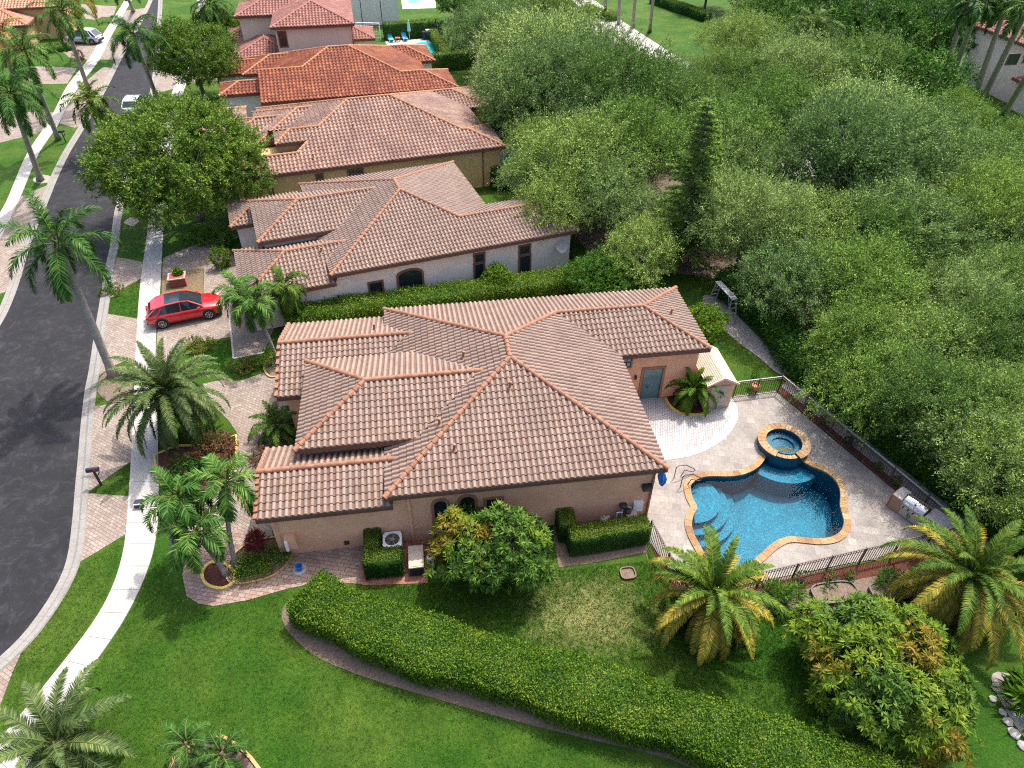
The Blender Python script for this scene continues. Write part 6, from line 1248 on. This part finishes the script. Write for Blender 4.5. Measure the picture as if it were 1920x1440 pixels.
um.add(vs, [(i*12+k, i*12+(k+1) % 12, (i+1)*12+(k+1) % 12, (i+1)*12+k) for i in range(4) for k in range(12)]); um.tube([(0, 0, .40), (-.25, 0, .62)], .012, 5); um = um.build('hanging_cloth', 'blue_cloth'); um.location = hc_; tag(um, 'bright blue folded cloth hanging below the roof corner by the pool', 'cloth')
# box on the pavement
bx = empty('lamp_box', 'small black box with a pale lid edge standing on the shaded sidewalk', 'box', nloc((263, 948), .045), .2); mb = MB(); mb.prism([(-.22, -.16), (.22, -.16), (.18, .16), (-.18, .16)], 0, .30); mb.build('body', 'mailbox_blue', bx); mb = MB(); mb.box((0, -.17, .28), (.40, .03, .05)); mb.build('lid_edge', 'white_plastic', bx)
# mailboxes
def mailbox(label, px, rz=.2):
    r_ = empty('mailbox', label, 'mailbox', nloc(px), rz); mb = MB(); mb.beam((0, 0, 0), (0, 0, 1.05), .09); mb.beam((0, 0, .55), (.25, 0, .95), .05); mb.build('post', 'black_metal', r_); mb = MB(); n = 8
    prof = [(-.10, 0), (.10, 0)]+[(.10*cos(pi*j/n), .12+.10*sin(pi*j/n)) for j in range(n+1)]; k = len(prof)
    mb.add([(x, y, 1.05+z) for x in (-.30, .28) for y, z in prof], [tuple(range(k)), tuple(range(2*k-1, k-1, -1))]+[(i, (i+1) % k, (i+1) % k+k, i+k) for i in range(k)]); mb.build('body', 'mailbox_blue', r_); mb = MB(); mb.box((.1, -.115, 1.17), (.12, .012, .06)); mb.build('flag', 'lamp_red', r_); return r_
mailbox('dark blue mailbox on a black post in the grass triangle', (190, 909)); mailbox('dark mailbox rising from a round clipped hedge by the kerb', (211, 548)); mailbox('dark mailbox across the street beside the white kerb', (124, 268), .5)
rh = shrub('round_hedge', 'flat round clipped hedge around the mailbox post', (209, 548), .75, .42, 420, .06, 'leaf_box', 44, 'hedge', k=10, twig=.06)
# planters
pt = empty('square_planter', 'square brick red planter with a green plant in the gravel bed', 'planter', nloc((336, 532), .03), .30); mb = MB(); mb.prism([(-.55, -.45), (.55, -.45), (.5, .45), (-.5, .45)], 0, .62); [mb.box((0, 0, .1+.15*k), (1.14, .94, .012)) for k in range(4)]; mb.build('pot', 'planter_red', pt); mb = MB(); mb.box((0, -.45, .64), (1.2, .12, .07)); mb.box((0, .45, .64), (1.2, .12, .07)); mb.box((-.54, 0, .64), (.12, .78, .07)); mb.box((.54, 0, .64), (.12, .78, .07)); mb.build('rim', 'soil_pale', pt)
o_ = shrub('potted_plant', 'bright green plant growing in the brick red planter', (334, 517), .36, .5, 120, .12, 'leaf_lime', 45, 'plant', z=.5)
fp = empty('flower_pot', 'terracotta flower pot on a spidery metal stand by the deck corner', 'flower pot', nloc((1413, 738), ZD)); mb = MB(); mb.lathe([(.13, .28), (.21, .60), (.24, .60), (.24, .66), (.20, .66), (.18, .58), (.001, .58)], 20); mb.build('pot', 'terracotta', fp); mb = MB()
for k in range(4): a = 2*pi*k/4+.5; mb.tube([(.1*cos(a), .1*sin(a), .30), (.22*cos(a), .22*sin(a), .2), (.42*cos(a), .42*sin(a), 0)], .014, 5)
mb.tube([(.18*cos(t), .18*sin(t), .29) for t in [2*pi*k/16 for k in range(17)]], .012, 5); mb.build('stand', 'black_metal', fp); shrub('potted_plant', 'thin green sprigs growing in the terracotta pot', (1413, 712), .28, .45, 40, .09, 'leaf_ficus', 46, 'plant', z=.55)
hb = empty('hose_hook', 'thin pale hose rod leaning on the peach wall by the patio bed', 'hose', nloc((1253, 745), ZD)); mb = MB(); mb.tube([(0, .1, .85), (.3, -.1, .5), (.7, -.3, .1)], .02, 6); mb.build('rod', 'pale_metal', hb); mb = MB(); mb.box((0, .12, .88), (.12, .1, .14)); mb.build('holder', 'black_metal', hb)
def ringplanter(label, px, a, b, h=.25, soil='mulch_brown', name='garden_planter', m='black_metal', rz=near.y):
    r_ = empty(name, label, 'planter', nloc(px), rz); n = 40; sup = lambda A, B, t: (A*abs(cos(t))**.6*(1 if cos(t) > 0 else -1), B*abs(sin(t))**.6*(1 if sin(t) > 0 else -1)); o = [sup(a, b, 2*pi*k/n) for k in range(n)]; i = [sup(a-.05, b-.05, 2*pi*k/n) for k in range(n)]; mb = MB()
    mb.add([(x, y, 0) for x, y in o]+[(x, y, h) for x, y in o]+[(x, y, h) for x, y in i]+[(x, y, h-.1) for x, y in i], [(q*n+k, q*n+(k+1) % n, (q+1)*n+(k+1) % n, (q+1)*n+k) for q in range(3) for k in range(n)]); mb.build('rim', m, r_); mb = MB(); mb.prism(i, 0, h-.08); mb.build('soil', soil, r_); return r_
ringplanter('long oval planter with dark rim and bare soil below the pool fence', (1563, 1115), 1.05, .52); shrub('seedlings', 'three tiny seedlings in the oval planter', (1556, 1104), .5, .25, 14, .08, 'leaf_ficus', 47, 'plant', z=.15)
ringplanter('dark rimmed planter full of grassy plants right of the oval one', (1668, 1112), .95, .5); shrub('grassy_plants', 'strappy green plants filling the right hand planter', (1670, 1098), .7, .45, 110, .26, 'leaf_ficus', 48, 'plant', lw=.10, z=.15, up=.6)
ringplanter('small round rimmed planting ring in the lawn below the clipped hedge', (1177, 1076), .36, .32, .12, 'mulch_brown', m='trim_brown')
for i, (x, y, s) in enumerate(((1873, 1290, .5), (1862, 1310, .3), (1890, 1352, .38), (1902, 1375, .45), (1918, 1398, .4), (1880, 1335, .28))):
    r_ = np.random.default_rng(i); mb = MB(); bm = bmesh.new(); bmesh.ops.create_icosphere(bm, subdivisions=2, radius=s*.5); vs = [(v.co.x*(1+r_.uniform(-.2, .2)), v.co.y*(1+r_.uniform(-.2, .2)), v.co.z*.45*(1+r_.uniform(-.2, .2))) for v in bm.verts]; fs = [tuple(v.index for v in f.verts) for f in bm.faces]; bm.free(); mb.add(vs, fs); o_ = mb.build('rock', 'rock'); o_.location = nloc((x, y), .05)
    tag(o_, ['largest pale rock at the top of the rocky bed', 'small pale rock left of the largest one', 'pale rock halfway down the rocky bed', 'broad flat rock below the halfway rock', 'lowest pale rock at the edge of the photo', 'tiny pale rock between the upper rocks'][i], 'rock')

# ------------------------------------------------------------------ vehicles
def car(name, label, P, yaw, paint, L_=4.7, W_=1.92, H_=1.56, glassroof=True, suv=1.0):
    root = empty(name, label, 'car', (P[0], P[1], P[2]), yaw); hl = L_/2; hw = W_/2
    xs = [-hl, -hl+.06, -hl+.22, -hl+.7, -hl+1.3, -.3, .5, .95, 1.3, hl-.55, hl-.22, hl-.05, hl]; belt = [.62, .80, .98, 1.02, 1.01, 1.0, .99, .985, .97, .90, .82, .70, .58]; wd_ = [.72, .84, .93, .99, 1, 1, 1, 1, 1, .985, .92, .80, .66]; bot = [.45, .34, .26, .22, .2, .2, .2, .2, .2, .2, .24, .30, .40]
    def ring(x, b, w, o): w *= hw; return [(x, 0, o), (x, w*.86, o), (x, w, o+.18), (x, w*1.0, (o+b)/2+.05), (x, w*.97, b-.06), (x, w*.88, b), (x, w*.5, b+.035*(1 if x > .9 else .5)), (x, 0, b+.05*(1 if x > .9 else .5))]
    R_ = []
    for x, b, w, o in zip(xs, belt, wd_, bot): h = ring(x, b, w, o); R_.append(h+[(q[0], -q[1], q[2]) for q in reversed(h[1:-1])])
    n = len(R_[0]); mb = MB(); mb.add([q for r in R_ for q in r], [(i*n+k, (i+1)*n+k, (i+1)*n+(k+1) % n, i*n+(k+1) % n) for i in range(len(R_)-1) for k in range(n)]+[tuple(range(n)), tuple(range(len(R_)*n-1, (len(R_)-1)*n-1, -1))]); body = mb.build('body', paint, root, True)
    # cabin: glass shell, pillars and roof
    rt = H_; cx = [-hl+.22, -hl+.80, -hl+1.35, -.10, .42, 1.22]; cz = [1.0, rt-.13, rt-.03, rt, rt-.07, .99]; cw = [.80, .72, .72, .71, .69, .80]
    mb = MB(); base = [(x, s*hw*.90, .97) for x in (cx[0], cx[5]) for s in (1, -1)]
    top = [(x, w*hw, z) for x, w, z in zip(cx, cw, cz)]; vs = top+[(x, -y, z) for x, y, z in top]; fs = [(i, i+1, i+7, i+6) for i in range(5)]; bi = len(vs); bl = [(x, hw*.93, .96) for x in cx]; vs += bl+[(x, -y, z) for x, y, z in bl]
    fs += [(i, bi+i, bi+i+1, i+1) for i in range(5)]+[(6+i, 6+i+1, bi+6+i+1, bi+6+i) for i in range(5)]+[(0, 6, bi+6, bi), (5, bi+5, bi+11, 11)]; mb.add(vs, fs); mb.build('windows', 'glass_dark', root)
    for s, nm in ((1, 'a'), (-1, 'b')):
        mb = MB(); 
        for i, j in ((0, 1), (1, 2), (2, 3), (3, 4), (4, 5)): a, b = top[i], top[j]; mb.beam((a[0], s*a[1], a[2]+.01), (b[0], s*b[1], b[2]+.01), .09, .05)
        for i in (3,): a, b = top[i], bl[i]; mb.beam((a[0], s*(a[1]+.02), a[2]), (b[0]-.05, s*b[1], b[2]), .05, .03)
        a, b = top[1], bl[0]; mb.beam((a[0]+.28, s*(a[1]+.025), a[2]-.02), (b[0]+.45, s*(b[1]+.01), b[2]), .22, .03); mb.build('roof_rail', paint, root)
    mb = MB()
    if glassroof: mb.add([(cx[1]-.05, -cw[1]*hw*.95, cz[1]+.015), (cx[1]-.05, cw[1]*hw*.95, cz[1]+.015), (cx[2]-.02, cw[2]*hw, cz[2]+.02), (cx[2]-.02, -cw[2]*hw, cz[2]+.02), (cx[1]-.34, -cw[1]*hw*.9, cz[1]-.09), (cx[1]-.34, cw[1]*hw*.9, cz[1]-.09)], [(0, 3, 2, 1), (4, 0, 1, 5)])
    else: mb.add([(x, s*w*hw, z+.015) for x, w, z in zip(cx[1:5], cw[1:5], cz[1:5]) for s in (1, -1)], [(0, 1, 3, 2), (2, 3, 5, 4), (4, 5, 7, 6)])
    mb.build('roof', paint, root, False)
    for sx, x in ((-1, -hl+.88), (1, hl-.92)):
        for s in (1, -1):
            mb = MB(); y0, y1 = s*(hw-.20), s*(hw+.015); mb.tube([(x, y0, .36), (x, y1-.03*s, .36), (x, y1, .36)], [.36, .36, .33], 24); w_ = mb.build('wheel', 'tire', root); mb = MB(); mb.tube([(x, y1+.002*s, .36), (x, y1+.006*s, .36)], .235, 20); mb2 = MB()
            mb.build('hub', 'black_metal', w_)
            for k in range(7): a = 2*pi*k/7; mb2.beam((x, y1+.014*s, .36), (x+.22*cos(a), y1+.014*s, .36+.22*sin(a)), .055, .02)
            mb2.tube([(x+.23*cos(t), y1+.012*s, .36+.23*sin(t)) for t in [2*pi*k/20 for k in range(21)]], .018, 5); mb2.build('rim', 'chrome', w_)
            mb = MB(); mb.tube([(x, s*(hw-.05), .38), (x, s*(hw+.004), .38)], .42, 24); mb.build('wheel_arch', 'black_metal', root)
    for s in (1, -1):
        mb = MB(); mb.box((-hl+.07, s*hw*.62, .83), (.1, .42, .09)); mb.build('tail_light', 'lamp_red', root); mb = MB(); mb.box((hl-.22, s*hw*.70, .78), (.24, .26, .10)); mb.build('headlight', 'lamp_clear', root); mb = MB(); mb.box((.95, s*(hw+.07), 1.04), (.16, .16, .12)); mb.build('mirror', paint, root)
    mb = MB(); mb.box((-hl+.02, 0, .45), (.06, W_*.78, .2)); mb.box((hl-.04, 0, .42), (.06, W_*.6, .18)); mb.build('bumper', 'black_metal', root)
    mb = MB(); mb.box((-hl-.0, 0, .72), (.03, .42, .13)); mb.build('licence_plate', 'white_plastic', root)
    return root
ra, rb = G(311, 616), G(394, 599); cd = (rb-ra).normalized(); mid_ = (ra+rb)/2+Vector((-cd.y, cd.x, 0))*.93
car('red_car', 'shiny red car with black glass roof parked on the paver driveway', (mid_.x, mid_.y, .04), atan2(cd.y, cd.x), 'paint_red')
sa, sb2 = G(137, 83.5), G(172, 84.5); cd = (sb2-sa).normalized(); md = (sa+sb2)/2+Vector((-cd.y, cd.x, 0))*.95
car('silver_car', 'silver car parked on the driveway across the street', (md.x, md.y, .04), atan2(cd.y, cd.x)+pi, 'paint_silver', 4.7, 1.9, 1.75, False)
wv = G(264, 208); car('white_car', 'pale aqua white car on the road mostly hidden by the street oak', (wv.x-.3, wv.y, .02), radians(96), 'paint_white', 4.4, 1.85, 1.6, False)

# ------------------------------------------------------------------ far back garden
fpool = empty('garden_pool', 'small turquoise pool with a square spa beyond the orange roof', 'pool', nloc((805, 90)))
def flat(name, px, m, z, parent=None):
    P = GG(px); o = sheet(name, P, m, z)
    if parent: keep(o, parent)
    return o
def simple(n, c, c2, r=.1): return mat(n, c, c2, 2, r)
simple('turquoise', (.01, .26, .27), (.02, .34, .34)); simple('turquoise_bright', (.01, .42, .46), (.03, .52, .56))
struct(flat('patio', [(722, 78), (800, 72), (822, 72), (852, 108), (800, 118), (745, 112)], 'deck_pale', .02)); flat('water_surface', [(771, 86), (807, 79), (822, 82), (838, 102), (815, 112), (790, 100)], 'turquoise', .05, fpool); flat('spa_water', [(780, 82), (800, 79), (806, 83), (785, 86)], 'turquoise_bright', .09, fpool)
cpb = MB(); pts_ = GG([(771, 86), (779, 80), (802, 77), (808, 81), (822, 82), (838, 102)], .06); [cpb.beam(pts_[i], pts_[i+1], .25, .06) for i in range(5)]; keep(cpb.build('coping', 'deck_pale'), fpool)
sp2 = empty('garden_pool', 'turquoise pool glimpsed behind the fruit tree beside the mustard house', 'pool', nloc((960, 295))); struct(flat('patio', [(925, 300), (950, 270), (1010, 260), (1020, 312), (935, 318)], 'deck_pale', .02)); flat('water_surface', [(940, 300), (958, 275), (1000, 268), (1000, 300), (975, 312), (948, 310)], 'turquoise_bright', .05, sp2)
cpb = MB(); pts_ = GG([(940, 300), (958, 275), (1000, 268), (1000, 300), (975, 312), (948, 310), (940, 300)], .06); [cpb.beam(pts_[i], pts_[i+1], .25, .06) for i in range(6)]; keep(cpb.build('coping', 'deck_pale'), sp2)
struct(flat('patio', [(885, 232), (955, 228), (950, 245), (900, 247)], 'deck_pale', .02)); struct(flat('patio', [(752, 0), (815, -5), (818, 15), (755, 17)], 'deck_pale', .02))
tp = empty('garden_pool', 'turquoise pool at the very top edge', 'pool', nloc((778, 0))); flat('water_surface', [(762, -2), (790, -6), (785, 6), (766, 7)], 'turquoise_bright', .05, tp); cpb = MB(); pts_ = GG([(762, -2), (790, -6), (785, 6), (766, 7), (762, -2)], .06); [cpb.beam(pts_[i], pts_[i+1], .25, .06) for i in range(4)]; keep(cpb.build('coping', 'deck_pale'), tp)
def lounger(label, px, m, rz=.9):
    r_ = empty('lounger', label, 'lounger', nloc(px, .02), rz); mb = MB(); mb.beam((-.9, -.3, .3), (.5, -.3, .3), .06); mb.beam((-.9, .3, .3), (.5, .3, .3), .06); [mb.beam((x, y, 0), (x, y, .3), .05) for x in (-.8, .4) for y in (-.3, .3)]; mb.build('frame', 'white_plastic', r_); mb = MB(); mb.box((-.25, 0, .36), (1.3, .62, .08)); mb.beam((.38, 0, .38), (.9, 0, .95), .62, .08); mb.build('cushion', m, r_); return r_
lounger('bright blue lounger left of the wooden side table', (733, 77), 'azure_cloth', 1.9); lounger('bright blue lounger between the side table and folded aqua parasol', (759, 75), 'azure_cloth', 1.9)
tt = empty('side_table', 'small wooden side table between the two blue loungers', 'table', nloc((746, 78), .02)); mb = MB(); mb.box((0, 0, .5), (.7, .7, .05)); mb.build('tabletop', 'wood_brown', tt); [(lambda m_: (m_.beam((x, y, 0), (x, y, .48), .06), m_.build('leg', 'wood_brown', tt)))(MB()) for x in (-.28, .28) for y in (-.28, .28)]
def parasol(label, px, m, h=2.7):
    r_ = empty('parasol', label, 'umbrella', nloc(px, .02)); mb = MB(); mb.tube([(0, 0, 0), (0, 0, h)], .03, 6); mb.build('pole', 'white_plastic', r_); mb = MB(); mb.lathe([(.26, h-1.6), (.2, h-1.0), (.12, h-.3), (.02, h)], 9); mb.build('canopy', m, r_); mb = MB(); mb.lathe([(.28, 0), (.28, .08), (.05, .1)], 12); mb.build('base', 'black_metal', r_)
parasol('folded aqua parasol beside the far loungers', (768, 74), 'aqua_cloth'); parasol('folded navy parasol beside the covered far grill', (819, 72), 'navy_cloth', 2.6)
cg = empty('covered_grill', 'large black barbecue with pale lid by the far pool', 'grill', nloc((806, 73), .02), .2); mb = MB(); mb.box((0, 0, .5), (2.0, .8, .95)); mb.build('body', 'navy_cloth', cg); mb = MB(); mb.tube([(-.5, 0, 1.0), (.5, 0, 1.0)], .3, 12); mb.build('lid', 'steel', cg); [(lambda m_: (m_.box((x, 0, .99), (.45, .7, .04)), m_.build('side_shelf', 'black_metal', cg)))(MB()) for x in (-.8, .8)]
gl = empty('soccer_goal', 'white soccer goal frame beside the rose roofed house', 'goal', nloc((714, 76))); a = G(704, 76)-G(714, 76); mb = MB(); mb.tube([(0, 0, 0), (0, 0, 2.2), (a.x-2.5, a.y+.3, 2.2), (a.x-2.5, a.y+.3, 0)], .07, 6); mb.build('frame', 'white_plastic', gl); mb = MB(); [mb.beam((t*(a.x-2.5), t*(a.y+.3)+.02, .0), (t*(a.x-2.5), t*(a.y+.3)+.6, 2.1), .012) for t in [k/12 for k in range(13)]]; [mb.beam((0, .3*(k/6)+.05, 2.1*k/6), (a.x-2.5, a.y+.3+.3*k/6, 2.1*k/6), .012) for k in range(7)]; mb.build('net', 'white_plastic', gl)
for i, (x, y) in enumerate(((682, 60), (719, 64))): n_ = MB(); n_.tube([(0, 0, 0), (0, 0, 4.2)], .06, 6); n_.tube([(0, 0, 4.2), (0, 0, 4.3)], [.1, .03], 6); o_ = n_.build('net_pole', 'black_metal'); o_.location = nloc((x, y)); tag(o_, ['dark net pole in the middle of the pale grey wall', 'dark net pole right of the soccer goal'][i], 'pole')
gc = empty('garden_chair', 'dark garden chair on the patio behind the mustard house', 'chair', nloc((903, 238), .02), .4); mb = MB(); mb.box((0, 0, .42), (.5, .5, .06)); mb.build('seat', 'black_metal', gc); mb = MB(); mb.box((0, .24, .7), (.5, .05, .5)); mb.build('backrest', 'black_metal', gc); [(lambda m_: (m_.beam((x, y, 0), (x, y, .4), .05), m_.build('leg', 'black_metal', gc)))(MB()) for x in (-.2, .2) for y in (-.2, .2)]
gt = empty('garden_table', 'pale round garden table beside the dark chair behind the mustard house', 'table', nloc((930, 238), .02)); mb = MB(); mb.lathe([(.7, .70), (.7, .74), (.001, .745)], 20); mb.build('tabletop', 'concrete', gt); mb = MB(); mb.tube([(0, 0, 0), (0, 0, .7)], .06, 8); mb.build('stem', 'black_metal', gt)
# roof vents
for px, k, c0, z0, h_ in (((956, 728), 'S', 0, 3.13, near), ((852, 845), 'S', 0, 3.13, near), ((869, 671), 'W', 0, 3.13, near), ((824, 797), 'W', 0, 3.13, near), ((702, 619), 'N', 14.815, 2.525, near), ((1258, 590), 'E', 18.24, 3.13, near), ((603, 474), 'S', 0, 1.1, h2), ((662, 241), 'S', 0, 3.1, h3), ((588, 297), 'S', 0, 3.1, h3)): h_.vent(px, k, c0, z0)

# ------------------------------------------------------------------ blades of grass on the near lawn
def tufts(name, label, polys, n, hgt, m, excl, seed):
    r = np.random.default_rng(seed); C = []
    xs_ = [p.x for P in polys for p in P]; ys = [p.y for P in polys for p in P]
    cand = np.column_stack([r.uniform(min(xs_), max(xs_), n*2), r.uniform(min(ys), max(ys), n*2)])
    for x, y in cand:
        if any(inpoly(x, y, P) for P in polys) and not any(inpoly(x, y, P) for P in excl): C.append((x, y))
    C = np.array(C); k = 5; m_ = len(C)*k; B = np.repeat(C, k, 0)+r.normal(size=(m_, 2))*.035; P = np.column_stack([B, np.zeros(m_)]); D = r.normal(size=(m_, 3))*.45+np.array([0, 0, 1.]); V, F = leaves(P, D, hgt*r.uniform(.5, 1.2, m_), .014)
    o = npmesh(name, V, F, [m]); tag(o, label, 'grass', kind='stuff'); return o
lawn1 = GG([(175, 1260), (232, 1174), (268, 1106), (292, 1041), (345, 1130), (390, 1142), (540, 1108), (545, 1170), (620, 1245), (800, 1312), (1000, 1372), (1250, 1432), (1330, 1500), (0, 1500), (60, 1425)])
lawn2 = GG([(40, 1225), (104, 1134), (140, 1070), (232, 1008), (205, 1104), (168, 1170), (115, 1239), (55, 1315), (5, 1372), (20, 1270)])
lawn3 = GG([(700, 1100), (820, 1094), (1036, 1064), (1050, 1070), (1212, 1052), (1230, 1060), (1285, 1146), (1440, 1142), (1500, 1160), (1560, 1200), (1700, 1400), (1400, 1370), (1100, 1290), (800, 1190), (640, 1130)])
lawn4 = GG([(349, 647), (432, 636), (436, 672), (493, 666), (500, 706), (449, 713), (417, 710), (380, 700)]); lawn5 = GG([(166, 925), (245, 866), (241, 930)]); lawn6 = GG([(199, 587), (200, 566), (264, 524), (257, 597)])
tufts('grass', 'bright green mown grass of the near lawn', [lawn1, lawn2, lawn4, lawn5, lawn6], 110000, .05, 'blade', [], 1)
tufts('grass', 'rougher grass between the long hedge and the near house', [lawn3], 40000, .06, 'blade', [], 2)
